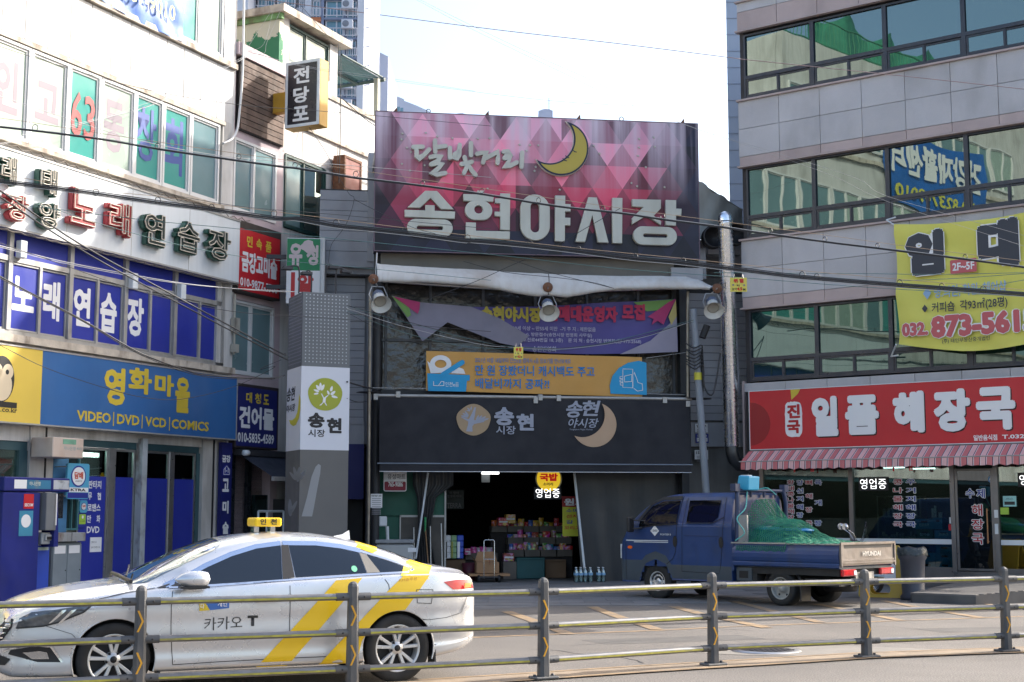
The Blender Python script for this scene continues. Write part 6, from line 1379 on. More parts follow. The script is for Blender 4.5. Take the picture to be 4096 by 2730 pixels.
for k,(x0,x1,y0,y1,m,lb,pr)in enumerate(((1465,1655,590,700,M_crate,'bright blue drink crate with white print on top of the green crate','진로소주'),(1655,1750,580,700,M_crate,'narrow end of a bright blue crate beside the top crate',None),(1470,1655,705,800,M_crateg,'dark green drink crate between the blue crates','참이슬'),(1665,1850,710,800,M_crate,'bright blue drink crate reading JINRO behind the white stripe','JINRO'),(1480,1660,860,935,M_crated,'dark blue drink crate just under the white stripe',None),(1670,1850,860,945,M_crate,'bright blue crate just under the white stripe, by the door frame',None),(1490,1665,950,1040,M_crate,'bright blue crate in the middle of the lower left stack',None),(1670,1850,950,1040,M_crate,'bright blue crate in the middle of the lower right stack',None),(1500,1665,1045,1112,M_crate,'bright blue crate at the bottom of the left stack',None),(1670,1850,1045,1112,M_crate,'bright blue crate at the bottom of the right stack',None))):
 crate(cu(x0),cu(x1),cz(y1),cz(y0),m,lb,pr)
for k,x in enumerate((1632,1660,1705,1722)):
 z0=cz(580);h=(.22,.27,.12,.12)[k];b=MB();c=(cu(x),.4,z0)
 for j in range(int(h/.03)):b.lathe((c[0],.4,z0+j*.03),[(.03,0),(.036,.028),(.03,.03)],10)
 solo(FR,'cup_stack',['second tallest stack of steel cups on the top crate','tallest stack of steel cups on the top crate','short stack of steel cups left of the shortest','short stack of steel cups at the right end of the crate top'][k],'cup stack',c,b,M_steel,group='stacks of steel cups on the blue crate')
# white stripe on glass and lettering
b=MB()
zA=FR.uz('t2',1600,803,0)[1];zB=FR.uz('t2',1600,855,0)[1]
b.box(.46,2.61,.028,.032,zB,zA);b.box(2.73,4.98,.028,.032,zB,zA);b.box(6.05,RU-.2,.028,.032,zB,zA);SHF.part('white_stripe',b,M_wsign)
for x0,x1 in((1015,1215),(1430,1640)):
 u0,u1=FR.uz('t2',x0,830,0)[0],FR.uz('t2',x1,830,0)[0];txt(RBd,'일품 해장국',M_bprint,u0+.08,u1,zB+.06,zA-.05,.024,bold=.03)
u0=FR.uz('d4',2280,370,0)[0];txt(RBd,'일품 해장국',M_bprint,u0+.05,u0+.75,zB+.06,zA-.05,.024,bold=.03)
led_sign(FR,uzr(FR,'t2',888,172,1165,278,.0),-.0,'white dotted led open sign in the restaurant window')
led_sign(FR,uzr(FR,'d3',2312,1280,2560,1370,.0),-.0,'white dotted led open sign cut by the right edge of the photo')
def col_letters(items,m1_,v=.026):
 for s,x,y,w,h in items:
  bx=uzr(FR,'t2',x-w/2,y-h/2,x+w/2,y+h/2,0.0)
  e=.012;chars(RBd,[(s,bx[0]-e,bx[1]+e,bx[2]-e,bx[3]+e)],M_wprint,v,bold=.075,name='letter_outline')
  chars(RBd,[(s,*bx)],m1_,v-.006,bold=.02,name='lettering')
Rp,Bp=mat('shop red print',(.38,.01,.02),.5,var=0),mat('shop blue print',(.02,.04,.28),.5,var=0)
col_letters([(s,158,210+k*61,72,46)for k,s in enumerate('황태콩나물해장')],Rp);col_letters([(s,255,212+k*85,72,52)for k,s in enumerate('양선지해장국')],Bp)
col_letters([(s,350,212+k*142,74,52)for k,s in enumerate('뼈해장국')],Rp);col_letters([(s,445,210+k*213,76,54)for k,s in enumerate('육개장')],Bp)
col_letters([(s,1280,205+k*89,100,55)for k,s in enumerate('콩나물해장국')],Rp);col_letters([(s,1415,205+k*89,102,55)for k,s in enumerate('우거지해장국')],Bp)
col_letters([('수',2040,325,92,95),('제',2152,325,92,95)],Bp,-.01);col_letters([('해',2115,500,115,120),('장',2120,650,130,110),('국',2122,800,125,115)],Rp,-.01)
b=MB();p=FR.uz('t2',2262,178,0);t=Thing(FR,'round_sticker','round blue security sticker at the top of the glass door','sticker',(p[0],0,p[1]));place_loops(t,[stadium(p[0]-.075,p[0]+.075,p[1]-.08,p[1]+.08)],mat('sticker blue',(.05,.18,.4),.4,var=0),.012,.003,'disc');txt(t,'ADT',M_wprint,p[0]-.05,p[0]+.05,p[1]-.025,p[1]+.03,.008,bold=.04)
for i,(r,x0,y0,x1,y1,m,lb)in enumerate((('d3',2170,1465,2287,1555,mat('aqua notice',(.3,.6,.6),.5),'aqua opening hours notice on the glass right of the door'),('d4',2148,72,2222,132,MATS['lime'],'lime green sticker under the aqua notice'),('t2',1820,575,1852,640,M_wsign,'small pale card on the glass left of the door'),('t2',1812,650,1850,712,M_red,'small red and white sticker left of the glass door'))):
 bx=uzr(FR,r,x0,y0,x1,y1,0);t=Thing(FR,'notice',lb,'notice',(bx[0],0,bx[2]));b=MB();b.box(bx[0],bx[1],.01,.02,bx[2],bx[3]);t.part('sheet',b,m)
 if i==0:b=MB();b.box(bx[0]+.03,bx[1]-.03,.006,.01,bx[3]-.19,bx[3]-.12);t.part('black_bar',b,M_bprint);chars(t,[('-영업시간-',bx[0]+.06,bx[1]-.06,bx[3]-.09,bx[3]-.04)],M_bprint,.006,bold=.0)
# deck and ramp
DKm=mat('grey weathered deck board',(.16,.15,.14),.8,var=.2,scale=3,fine=.1)
def gl(r,x,y,z):return FR.local(*ground(r,x,y,z))
dA=gl('d4',1500,792,.18);dB=gl('d4',1868,830,.18)
WD=Thing(FR,'wooden_deck','low grey wooden deck with a ramp before the restaurant door','deck',(5,-2,0))
pb=unitbox('deck_board',DKm)
vfront=(dA[1]+dB[1])/2;ua,ub=dA[0],dB[0]
n=26
for k in range(n):
 v0=vfront+(-.05-vfront)*k/n;v1=vfront+(-.05-vfront)*(k+1)/n;z=.18+.18*k/n;WD.piece('deck_board',pb,ua-.1,ub+1.0*k/n*2.2,v0+.006,v1-.006,z-.03,z)
b=MB();b.box(ua-.1,ub,vfront,vfront+.03,.0,.15);b.box(ua-.1,ua-.07,vfront,-.05,0,.15);WD.part('deck_side',b,mat('deck side board',(.11,.105,.10),.8,var=.2))
b=MB();b.add([(ub,vfront,.0),(ub+2.2,-.9,.0),(ub+2.2,-.9,.36),(ub,vfront,.17),],[(0,1,2,3)]);b.box(ub+.9,RU+1,-1.0,-.05,0,.3);WD.part('ramp_side',b,MATS['deck side board'])
# warning sign hanging on wire, yellow for-rent banner
HS=Thing(FC,'height_sign','small yellow height warning sign reading 4.5M hanging by the spiral duct','sign',(6,-2,6.7),group='yellow height warning signs hung on the wires')
p=atY('t7',1255,825,24.0);q=atY('t7',1520,1050,24.0)
def hsign(r,x0,y0,x1,y1,Y,label):
 p,q=atY(r,x0,y0,Y),atY(r,x1,y1,Y);t=Thing(W,'height_sign',label,'sign',(p.x,Y,q.z),group='yellow height warning signs hung on the wires');w,h=q.x-p.x,p.z-q.z
 b=MB();b.box(p.x,q.x,Y,Y+.01,q.z,p.z);t.part('plate',b,mat('warning yellow',(.62,.55,.10),.5,var=.03));txt(t,'위 험',mat('bold red print',(.55,.015,.015),.5,var=0),p.x+w*.2,p.x+w*.8,q.z+h*.62,q.z+h*.92,Y-.004,bold=.07)
 txt(t,'kt',M_bprint,p.x+w*.4,p.x+w*.58,q.z+h*.38,q.z+h*.55,Y-.004,bold=.02);txt(t,'높이',M_bprint,p.x+w*.1,p.x+w*.38,q.z+h*.09,q.z+h*.28,Y-.004,bold=.02);txt(t,'4.5',MATS['bold red print'],p.x+w*.4,p.x+w*.72,q.z+h*.08,q.z+h*.32,Y-.004,bold=.06);txt(t,'M',M_bprint,p.x+w*.76,p.x+w*.9,q.z+h*.08,q.z+h*.24,Y-.004,bold=.02)
 b=MB();ell(p.x+w*.18,q.z+h*.48,w*.06,w*.06,Y-.003,b,12);ell(p.x+w*.83,q.z+h*.46,w*.06,w*.06,Y-.003,b,12);t.part('eyelet',b,mat('dull eyelet',(.2,.2,.2),.5),kind='stuff')
 b=MB();b.tube([(p.x+w*.2,Y,p.z-.01),(p.x+w*.25,Y,p.z+.06)],.004,4);b.tube([(p.x+w*.8,Y,p.z-.01),(p.x+w*.75,Y,p.z+.06)],.004,4);t.part('hook',b,M_steel)
bpy.data.objects.remove(HS.o)
hsign('t7',1255,828,1522,1050,24.0,'yellow height warning sign reading 4.5M hanging in front of the spiral duct')
hsign('c3',332,190,412,292,24.5,'small torn yellow height warning sign hanging over the orange banner')
YBn=Thing(FR,'rent_banner','large yellow for rent banner with black and pink Korean lettering on the stone building','banner',(6,-.3,5.4))
M_yb=mat('yellow banner cloth',(.68,.64,.12),.6,var=.05,scale=1.2,bump=.3,bscale=3)
VY=-.28
tl=FR.uz('d2',1248,432,VY);tr=FR.uz('d2',2353,305,VY);bl=FR.uz('d2',1258,1452,VY);br_=FR.uz('d2',2353,1345,VY);bm=FR.uz('d2',1800,1465,VY)
rows=[]
for i in range(31):
 t=i/24;zt=tl[1]+(tr[1]-tl[1])*t*.9-.12*math.sin(math.pi*min(1,t*.8))+.02;zb2=bl[1]-.32*math.sin(math.pi*min(1.3,t)*.62)+.02*t+.18*max(0,t-.5)
 u=tl[0]+(tr[0]-tl[0])*t
 rows.append([(u+.02*math.sin(j),VY+.03*math.sin(i*.5+j*.9)+.02*math.sin(j*2.1),zb2+(zt-zb2)*j/12)for j in range(13)])
b=MB();b.smooth=True;b.grid(rows);YBn.part('sheet',b,M_yb)
VYt=VY-.065
def yl(s,x0,y0,x1,y1,m,bold,v=VYt,out=None):
 bx=uzr(FR,'d2',x0,y0,x1,y1,v)
 if out:chars(YBn,[(s,bx[0]-out,bx[1]+out,bx[2]-out,bx[3]+out)],M_wprint,v+.003,bold=bold+.045,name='letter_outline')
 chars(YBn,[(s,*bx)],m,v,bold=bold)
M_ink=mat('charcoal print',(.03,.035,.05),.5,var=0);M_rose=mat('rose print',(.52,.10,.11),.5,var=0)
yl('임',1330,475,1675,858,M_ink,.08,out=.02);yl('대',1945,375,2318,795,M_ink,.08,out=.02)
bx=uzr(FR,'d2',1718,720,1950,838,VYt);place_loops(YBn,[rrect(bx[0],bx[1],bx[2],bx[3],.03)],M_rose,VYt+.004,.001,'pink_plate');txt(YBn,'2F~5F',M_wprint,bx[0]+.05,bx[1]-.05,bx[2]+.06,bx[3]-.07,VYt,bold=.03)
yl('◆ 병.의원, 학원, 헤어샵',1485,930,2205,1040,mat('faint blue print',(.25,.4,.6),.5,var=0),.02);yl('◆',1478,1110,1530,1180,M_ink,.0);yl('커피숍  각93㎡(28평)',1560,1062,2215,1168,M_ink,.02)
yl('032.',1305,1262,1535,1380,M_rose,.06,out=.012);yl('873-5615',1550,1170,2480,1370,M_rose,.06,out=.015);yl('(주) 태인부동산중개법인',1650,1392,2062,1435,M_ink,.01)
b=MB();a_=FR.uz('d2',1140,372,VY);b.tube([(a_[0],-.02,a_[1]),(tl[0],VY,tl[1])],.02,5);b.tube([(a_[0],-.02,a_[1]),(a_[0]+.25,-.1,a_[1]+.02)],.02,5);c_=FR.uz('d3',1180,262,VY);b.tube([(c_[0],-.02,c_[1]),(bl[0],VY,bl[1])],.02,5);b.tube([(c_[0],-.02,c_[1]),(c_[0]+.2,-.1,c_[1])],.02,5);YBn.part('tie_rope',b,M_wsign,kind='stuff')
# ================================================================ BACKGROUND
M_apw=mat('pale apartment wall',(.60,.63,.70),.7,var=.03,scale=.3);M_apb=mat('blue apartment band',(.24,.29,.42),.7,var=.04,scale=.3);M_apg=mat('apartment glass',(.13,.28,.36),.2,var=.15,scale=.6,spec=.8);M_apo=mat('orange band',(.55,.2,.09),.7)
YA=120.0
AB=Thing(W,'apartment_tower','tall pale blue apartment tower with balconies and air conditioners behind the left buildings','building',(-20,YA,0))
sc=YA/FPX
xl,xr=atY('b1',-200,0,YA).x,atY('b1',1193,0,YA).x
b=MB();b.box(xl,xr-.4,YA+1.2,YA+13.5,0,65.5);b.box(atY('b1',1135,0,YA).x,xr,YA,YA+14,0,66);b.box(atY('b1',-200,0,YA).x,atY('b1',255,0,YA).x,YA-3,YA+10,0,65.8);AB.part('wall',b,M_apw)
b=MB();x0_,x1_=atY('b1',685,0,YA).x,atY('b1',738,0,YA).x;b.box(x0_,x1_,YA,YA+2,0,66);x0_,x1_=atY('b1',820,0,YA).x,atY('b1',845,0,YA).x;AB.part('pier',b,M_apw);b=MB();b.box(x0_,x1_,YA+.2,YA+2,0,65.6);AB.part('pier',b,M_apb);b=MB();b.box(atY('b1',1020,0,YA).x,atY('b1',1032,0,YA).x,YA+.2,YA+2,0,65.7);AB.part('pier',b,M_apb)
zf=[atY('b1',900,y,YA).z for y in(60,232,400)];fh=(zf[0]-zf[2])/2
bays_=[(262,430,'ac'),(430,605,''),(618,685,''),(735,822,''),(848,1022,''),(1030,1133,'ac')]
apf=MB()
rk=random.Random(2)
wbox=unitbox('window_glass',M_apg)
for k in range(-2,7):
 zc_=zf[0]-fh*k
 for(xa,xb,kind_)in bays_:
  a,c=atY('b1',xa,0,YA).x,atY('b1',xb,0,YA).x;dz_=0 if xa>610 else .9
  z0,z1=zc_-fh*.52+dz_,zc_+fh*.42+dz_
  f=MB();f.frame(a+.1,c-.1,YA+.4,YA+.6,z0,z1,.12);m_=a+(c-a)*(.6 if xa>800 else .5);f.box(m_-.06,m_+.06,YA+.42,YA+.58,z0,z1)
  w=AB.part('window',f,M_apw)
  g=MB();g.box(a+.2,c-.2,YA+.5,YA+.55,z0+.1,z1-.1);AB.part('pane',g,M_apg,w)
  if rk.random()<.45:g=MB();g.box(a+.25,m_-.1,YA+.46,YA+.49,z0+.15,z1-.15);AB.part('blind',g,mat('sky blue blind',(.25,.45,.55),.6),w)
  rl=MB();rl.tube([(a,YA-.15,z0+fh*.42),(c,YA-.15,z0+fh*.42)],.05,4);rl.tube([(a,YA-.15,z0+.1),(c,YA-.15,z0+.1)],.05,4)
  for j in range(7):u=a+(c-a)*j/6;rl.tube([(u,YA-.15,z0+.1),(u,YA-.15,z0+fh*.42)],.025,4)
  AB.part('balcony_rail',rl,M_apw)
  if kind_=='ac':
   u=(a+c)/2-.3;g=MB();g.box(u-.5,u+.5,YA-.55,YA-.1,z0+.65,z0+1.45);ac=AB.part('air_conditioner',g,M_apw);g=MB();g.lathe((u-.12,YA-.56,z0+1.05),[(.0,0),(.1,.01),(.28,.01),(.3,0)],16,'v');AB.part('fan',g,mat('fan grey',(.2,.22,.26),.6),ac)
 a,c=atY('b1',845,0,YA).x,atY('b1',1135,0,YA).x;g=MB();g.box(a,c,YA+.1,YA+1.2,zc_-fh*.62,zc_-fh*.52);AB.part('floor_band',g,M_apb)
 if k==0:a,c=atY('b1',560,0,YA).x,atY('b1',822,0,YA).x;g=MB();g.box(a,c,YA+.1,YA+1.2,zc_-fh*.72,zc_-fh*.5);AB.part('orange_band',g,M_apo)
for k in range(5):
 p=atY('b1',1183,60+165*k,YA);g=MB();g.tube([(xr,YA+.5,p.z),(xr+.5,YA+.5,p.z+.1)],.06,4);AB.part('wall_vent',g,M_apb)
def far_block(label,r,pts,Y,d,m,wins=()):
 t=Thing(W,'far_building',label,'building',(atY(r,*pts[0],Y).x,Y,0));poly=[(atY(r,x,y,Y).x,atY(r,x,y,Y).z)for x,y in pts]
 poly=[(poly[0][0],0)]+poly+[(poly[-1][0],0)];b=MB();b.prism(poly,Y,Y+d);t.part('wall',b,m)
 for(x0,y0,x1,y1)in wins:
  p,q=atY(r,x0,y0,Y),atY(r,x1,y1,Y);b=MB();b.box(p.x,q.x,Y-.05,Y+.05,q.z,p.z);t.part('window',b,M_apg)
 return t
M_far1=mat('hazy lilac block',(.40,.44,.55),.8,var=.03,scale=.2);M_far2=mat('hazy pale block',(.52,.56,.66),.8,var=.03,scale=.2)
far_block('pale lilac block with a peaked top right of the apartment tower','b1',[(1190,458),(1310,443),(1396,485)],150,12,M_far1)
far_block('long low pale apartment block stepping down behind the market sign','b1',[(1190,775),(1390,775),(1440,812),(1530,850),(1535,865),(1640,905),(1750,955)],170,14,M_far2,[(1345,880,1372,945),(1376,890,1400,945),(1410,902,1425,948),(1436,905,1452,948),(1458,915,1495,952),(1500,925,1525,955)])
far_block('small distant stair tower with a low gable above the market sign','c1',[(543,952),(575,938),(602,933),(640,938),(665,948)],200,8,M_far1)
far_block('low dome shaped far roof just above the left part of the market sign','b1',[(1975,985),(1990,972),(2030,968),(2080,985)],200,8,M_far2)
p=atY('c1',640,950,200);q=atY('c1',640,770,200);b=MB();b.tube([(p.x,204,p.z),(q.x,204,q.z)],.08,5);solo(W,'antenna','thin antenna mast on the distant stair tower','antenna',(p.x,204,p.z),b,M_far1)
# ================================================================ VEHICLES
def herm(xs,ys,x):
 if x<=xs[0]:return ys[0]
 if x>=xs[-1]:return ys[-1]
 i=max(k for k in range(len(xs))if xs[k]<=x);i=min(i,len(xs)-2);n=len(xs)
 d=[(ys[k+1]-ys[k])/(xs[k+1]-xs[k])for k in range(n-1)]
 def m(k):
  if k==0:return d[0]
  if k==n-1:return d[-1]
  return 0 if d[k-1]*d[k]<=0 else 2*d[k-1]*d[k]/(d[k-1]+d[k])
 h=xs[i+1]-xs[i];t=(x-xs[i])/h
 return(2*t**3-3*t*t+1)*ys[i]+(t**3-2*t*t+t)*h*m(i)+(-2*t**3+3*t*t)*ys[i+1]+(t**3-t*t)*h*m(i+1)
def hp(pts):return lambda x:herm([p[0]for p in pts],[p[1]for p in pts],x)
def dens(K,n):
 P=[K[0]]+K+[K[-1]];out=[]
 for i in range(1,len(P)-2):
  for k in range(n):
   t=k/n;a,b_,c,d=P[i-1],P[i],P[i+1],P[i+2]
   out.append(tuple(.5*(2*b_[j]+(c[j]-a[j])*t+(2*a[j]-5*b_[j]+4*c[j]-d[j])*t*t+(3*b_[j]-a[j]-3*c[j]+d[j])*t**3)for j in(0,1)))
 return out+[K[-1]]
def loft(xs,sec,n,arches,ymin=.5):
 """body shell; arches = (x, z, r) cut neatly out of both flanks"""
 G=[]
 for x in xs:
  h=dens(sec(x),n);G.append([(x,-y,z)for y,z in h]+[(x,y,z)for y,z in h[::-1][1:-1]])
 V=[]
 for ring in G:
  for(x,y,z)in ring:
   if abs(y)>ymin:
    for ax,az,r in arches:
     d=math.hypot(x-ax,z-az)
     if abs(d-r)<.022 and d>0:x,z=ax+(x-ax)*r/d,az+(z-az)*r/d
   V.append((x,y,z))
 m_=len(G[0]);F_=[]
 for i in range(len(G)-1):
  for j in range(m_):
   q=(i*m_+j,(i+1)*m_+j,(i+1)*m_+(j+1)%m_,i*m_+(j+1)%m_)
   if any(all(abs(V[k][1])>ymin and math.hypot(V[k][0]-ax,V[k][2]-az)<r+.004 for k in q)for ax,az,r in arches):continue
   F_.append(q)
 b=MB();b.smooth=True;b.add(V,F_);b.smooth=True
 b.add(G[0],[tuple(range(m_))]);b.add(G[-1],[tuple(range(m_-1,-1,-1))]);return b
def bvh_of(mb):return BVHTree.FromPolygons([Vector(v)for v in mb.v],mb.f)
def project(th,me,bv,m,name,off=.004,axis='y',side=-1,parent=None,L=.07,label=None):
 """wrap a flat (x,y) drawing on to the body: side view (x,z) or top view (x,y)"""
 bm=bmesh.new();bm.from_mesh(me);bmesh.ops.remove_doubles(bm,verts=bm.verts,dist=1e-5);bmesh.ops.triangulate(bm,faces=bm.faces)
 for _ in range(5):
  es=[e for e in bm.edges if e.calc_length()>L]
  if not es:break
  bmesh.ops.subdivide_edges(bm,edges=es,cuts=1);bmesh.ops.triangulate(bm,faces=[f for f in bm.faces if len(f.verts)>3])
 dr={'y':Vector((0,-side,0)),'z':Vector((0,0,-1)),'x':Vector((1,0,0))}[axis]
 for v in bm.verts:
  a,c=v.co.x,v.co.y;zz=v.co.z
  o={'y':Vector((a,side*3,c)),'z':Vector((a,c,4)),'x':Vector((-3,a,c))}[axis]
  h=bv.ray_cast(o,dr)
  p=h[0]if h[0]is not None else bv.find_nearest(o+dr*2.2)[0];nn=h[1]if h[1]is not None else-dr
  if nn.dot(dr)>0:nn=-nn
  v.co=p+nn*(off+zz)-Vector(th.b)
 for f in bm.faces:f.smooth=True
 me2=bpy.data.meshes.new(name);bm.to_mesh(me2);bm.free();me2 .materials.append(m);return th.part(name,me2,m,parent,label)
def rib2(pts,w):
 """flat stroke outline as a mesh in (x,y)"""
 b=MB();b.ribbon(pts,w,0,0,1);b.v=[(p[0],p[2],0)for p in b.v];b.f=[f for f in b.f if len(f)!=4 or abs(f[0]-f[3])<len(b.v)//2];k=len(pts)
 me=bpy.data.meshes.new('r');n=len(b.v)//2;outl=[b.v[i]for i in range(n)]
 me.from_pydata(outl,[],[(i,n-1-1-i,n-2-1-i,i+1)for i in range(k-1)]);return me
def decal_text(th,s,x0,x1,z0,z1,bv,m,bold=.02,off=.006,slope=0.0,name='lettering'):
 me=text_mesh(s,bold);xs=[v.co.x for v in me.vertices];ys=[v.co.y for v in me.vertices];a,c,d,e=min(xs),max(xs),min(ys),max(ys)
 for v in me.vertices:t=(v.co.x-a)/(c-a);v.co=(x0+(x1-x0)*t,z0+(z1-z0)*(v.co.y-d)/(e-d)+slope*t,v.co.z*.5)
 return project(th,me,bv,m,name,off,L=.3)
def wheel(th,x,y,z,r,w,rim_r,m_rim,style,side=-1,name='wheel'):
 """tyre, rim, spokes, hub and nuts"""
 ax=(Vector((1,0,0)),Vector((0,0,1)),Vector((0,side,0)));c=Vector((x,y,z))
 b=MB();b.lathe(c,[(rim_r,-w),(r-.02,-w),(r,-w+.03),(r,-.03),(r-.012,-.008),(r-.05,0),(rim_r+.015,-.004),(rim_r,-.012)],40,ax);t=th.part(name,b,mat('tyre rubber',(.022,.022,.022),.8,var=.15,scale=6))
 b=MB();b.lathe(c,[(rim_r,-.012),(rim_r-.012,-.010),(rim_r-.022,-.03),(rim_r-.03,-w*.6)],36,ax);th.part('rim',b,m_rim,t)
 b=MB();b.lathe(c,[(0,-w*.55),(rim_r-.02,-w*.6)],24,ax);th.part('rim_well',b,mat('dark wheel well',(.03,.03,.032),.6),t)
 if style=='alloy':
  for k in range(5):
   for s_ in(-1,1):
    a=math.pi/2+k*2*math.pi/5;a1=a+s_*.16;a2=a+s_*.23;b=MB();P0=(.05,a1);P1=(rim_r-.015,a2)
    def pt(rr,an,dw,h):return c+ax[0]*(rr*math.cos(an)-dw*math.sin(an))+ax[1]*(rr*math.sin(an)+dw*math.cos(an))+ax[2]*h
    vs=[pt(.05,a1,-.014,-.03),pt(.05,a1,.014,-.03),pt(rim_r-.012,a2,.016,-.022),pt(rim_r-.012,a2,-.016,-.022),pt(.05,a1,-.016,-.06),pt(.05,a1,.016,-.06),pt(rim_r-.012,a2,.02,-.06),pt(rim_r-.012,a2,-.02,-.06)]
    b.add(vs,[(0,1,2,3),(0,4,5,1),(1,5,6,2),(2,6,7,3),(3,7,4,0)]);th.part('spoke',b,m_rim,t,bevel=.003)
  b=MB();b.lathe(c,[(0,-.022),(.06,-.024),(.072,-.05),(.075,-.08)],20,ax);th.part('hub',b,m_rim,t);b=MB();b.lathe(c,[(0,-.018),(.03,-.019),(.032,-.024)],16,ax);th.part('hub_cap',b,M_black,t)
  for k in range(5):
   a=math.pi/2+math.pi/5+k*2*math.pi/5;q=c+ax[0]*(.062*math.cos(a))+ax[1]*(.062*math.sin(a));b=MB();b.lathe(q,[(0,-.02),(.01,-.02),(.014,-.035)],8,ax);th.part('wheel_nut',b,M_black,t)
 else:
  b=MB();b.lathe(c,[(0,-.03),(.05,-.03),(.06,-.05),(.085,-.055),(.11,-.03),(rim_r-.04,-.05),(rim_r-.02,-.09)]if style=='front' else[(0,-.02),(.06,-.02),(.065,-.09),(.1,-.12),(.12,-.10),(rim_r-.05,-.10),(rim_r-.025,-.09)],28,ax);th.part('wheel_disc',b,m_rim,t)
  for k in range(10 if style=='front' else 5):
   a=k*2*math.pi/(10 if style=='front' else 5)+.3;rr=rim_r*.70;q=c+ax[0]*(rr*math.cos(a))+ax[1]*(rr*math.sin(a));b=MB();b.lathe(q,[(0,-.036 if style=='front' else-.094),(.013 if style=='front' else .022,-.036 if style=='front' else-.094)],8,ax);th.part('vent_hole',b,M_black,t)
 return t
M_silver_p=mat('silver car paint',(.66,.665,.68),.30,metal=.6,var=.015,scale=2,coat=.8)
M_taxiyel=mat('taxi yellow stripe',(.84,.54,.008),.35,var=.02,coat=.5)
M_cglass=mirror_glass('car window',(.010,.013,.016),(.24,.29,.35),.08);M_wglass=mirror_glass('windscreen',(.03,.035,.035),(.85,.9,.9),.2)
M_chrome=mat('chrome trim',(.75,.77,.8),.12,metal=1,var=0);M_visor=mat('pale blue chrome visor',(.50,.60,.75),.12,metal=.9,var=0);M_alloy=mat('alloy wheel',(.72,.72,.71),.3,metal=.55,var=.05)
M_blackpl=mat('black plastic',(.018,.018,.02),.45,var=.1)
# ---- taxi
TX=Thing(FT,'taxi','silver saloon taxi with yellow diagonal stripes and a yellow roof sign','taxi',(2.3,0,0))
f_zt=hp([(0,.66),(.05,.78),(.16,.855),(.47,.945),(.8,1.0),(1.08,1.03),(1.16,1.045),(1.5,1.19),(1.85,1.34),(2.1,1.42),(2.4,1.465),(2.65,1.478),(3.0,1.465),(3.35,1.415),(3.7,1.32),(4.0,1.215),(4.2,1.15),(4.45,1.115),(4.58,1.08),(4.64,1.0)])
f_zs=hp([(0,.60),(.06,.70),(.2,.77),(.4,.83),(.7,.885),(1.1,.94),(1.6,.985),(2.6,1.015),(3.4,1.045),(3.9,1.06),(4.3,1.06),(4.55,1.02),(4.64,.93)])
f_zr=hp([(0,.0),(1.15,.0),(1.3,.04),(1.66,.125),(2.0,.25),(2.3,.335),(2.6,.37),(3.0,.355),(3.43,.265),(3.7,.175),(4.0,.06),(4.2,.015),(4.4,0)])
f_yw=hp([(0,.50),(.04,.60),(.12,.71),(.25,.80),(.45,.87),(.75,.915),(1.2,.928),(3.6,.928),(4.1,.915),(4.35,.88),(4.5,.83),(4.6,.76),(4.64,.68)])
f_zb=hp([(0,.24),(.15,.19),(.7,.19),(1.3,.20),(3.3,.20),(4.0,.22),(4.35,.26),(4.64,.36)])
def sec_t(x):
 yw,zb,zs,zt,gr=f_yw(x),f_zb(x),f_zs(x),f_zt(x),f_zr(x);ysh=yw-.055;gh=max(0.0,min(1.0,gr/.12));zr=zs+gr
 yr=ysh-.02-gr*.66;zr=min(zr,zt-.012)
 a=(ysh-.012,zs+.012+.0*gh)
 return[(0,zb),(yw*.7,zb),(yw-.045,zb+.012),(yw-.012,zb+.09),(yw-.006-.012,min(.40,zs-.2)),(yw,min(.52,zs-.14)),(yw-.004,min(.66,zs-.1)),(yw+.002,min(.78,zs-.06)),(yw-.02,zs-.035),(ysh,zs),(a[0]-.1*(1-gh)-gh*.004,zs+(zt-zs)*.28*(1-gh)+.02*gh),(yr-.16*(1-gh),zs+(zt-zs)*.5*(1-gh)+gr*gh if gh<1 else zr),(yr*.86-.12*(1-gh),zr+(zt-zr)*.52 if gh==1 else zs+(zt-zs)*.72),(yr*.5,zt-(zt-zs)*.06*(1-gh)-.012),(0,zt)]
xs=sorted(set([k*.0316 for k in range(147)]+[.01,.02,4.62,4.635,4.64]));xs=[x for x in xs if x<=4.64]
tb_=loft(xs,sec_t,5,[(1.0,.335,.372),(3.74,.335,.372)])
tbo=TX.part('body',tb_,M_silver_p);tbo.cycles.shadow_terminator_geometry_offset=.3;tbo.cycles.shadow_terminator_offset=.15;BV=bvh_of(tb_)
b=MB();b.box(.5,4.2,-.74,.74,.28,.75);b.box(.60,1.40,-.69,.69,.30,.80);b.box(3.34,4.14,-.69,.69,.30,.80);TX.part('wheelhouse',b,M_black)
for x in(1.0,3.74):
 for s_ in(-1,1):
  wheel(TX,x,s_*.905,.335,.335,.2,.232,M_alloy,'alloy',s_);b=MB();yq=s_*.921
  b.tube([(x+.374*math.cos(a),yq-s_*.012*abs(math.cos(a))-s_*.006,.335+.374*math.sin(a))for a in[R(-18+k*216/24)for k in range(25)]],.008,5);TX.part('arch_lip',b,M_silver_p)
def P2(pts,m,name,off=.004,**k):return project(TX,curve_mesh([pts]),BV,m,name,off,**k)
P2([(1.63,1.045),(1.80,1.13),(2.0,1.22),(2.25,1.305),(2.5,1.345),(2.60,1.35),(2.565,1.03),(1.9,.995),(1.66,.99)],M_cglass,'front_window',.003)
P2([(2.68,1.35),(2.95,1.345),(3.2,1.31),(3.38,1.27),(3.42,1.075),(2.70,1.045)],M_cglass,'rear_window',.003)
P2([(3.46,1.255),(3.68,1.185),(3.88,1.11),(3.86,1.09),(3.60,1.08),(3.5,1.08)],M_cglass,'quarter_window',.003)
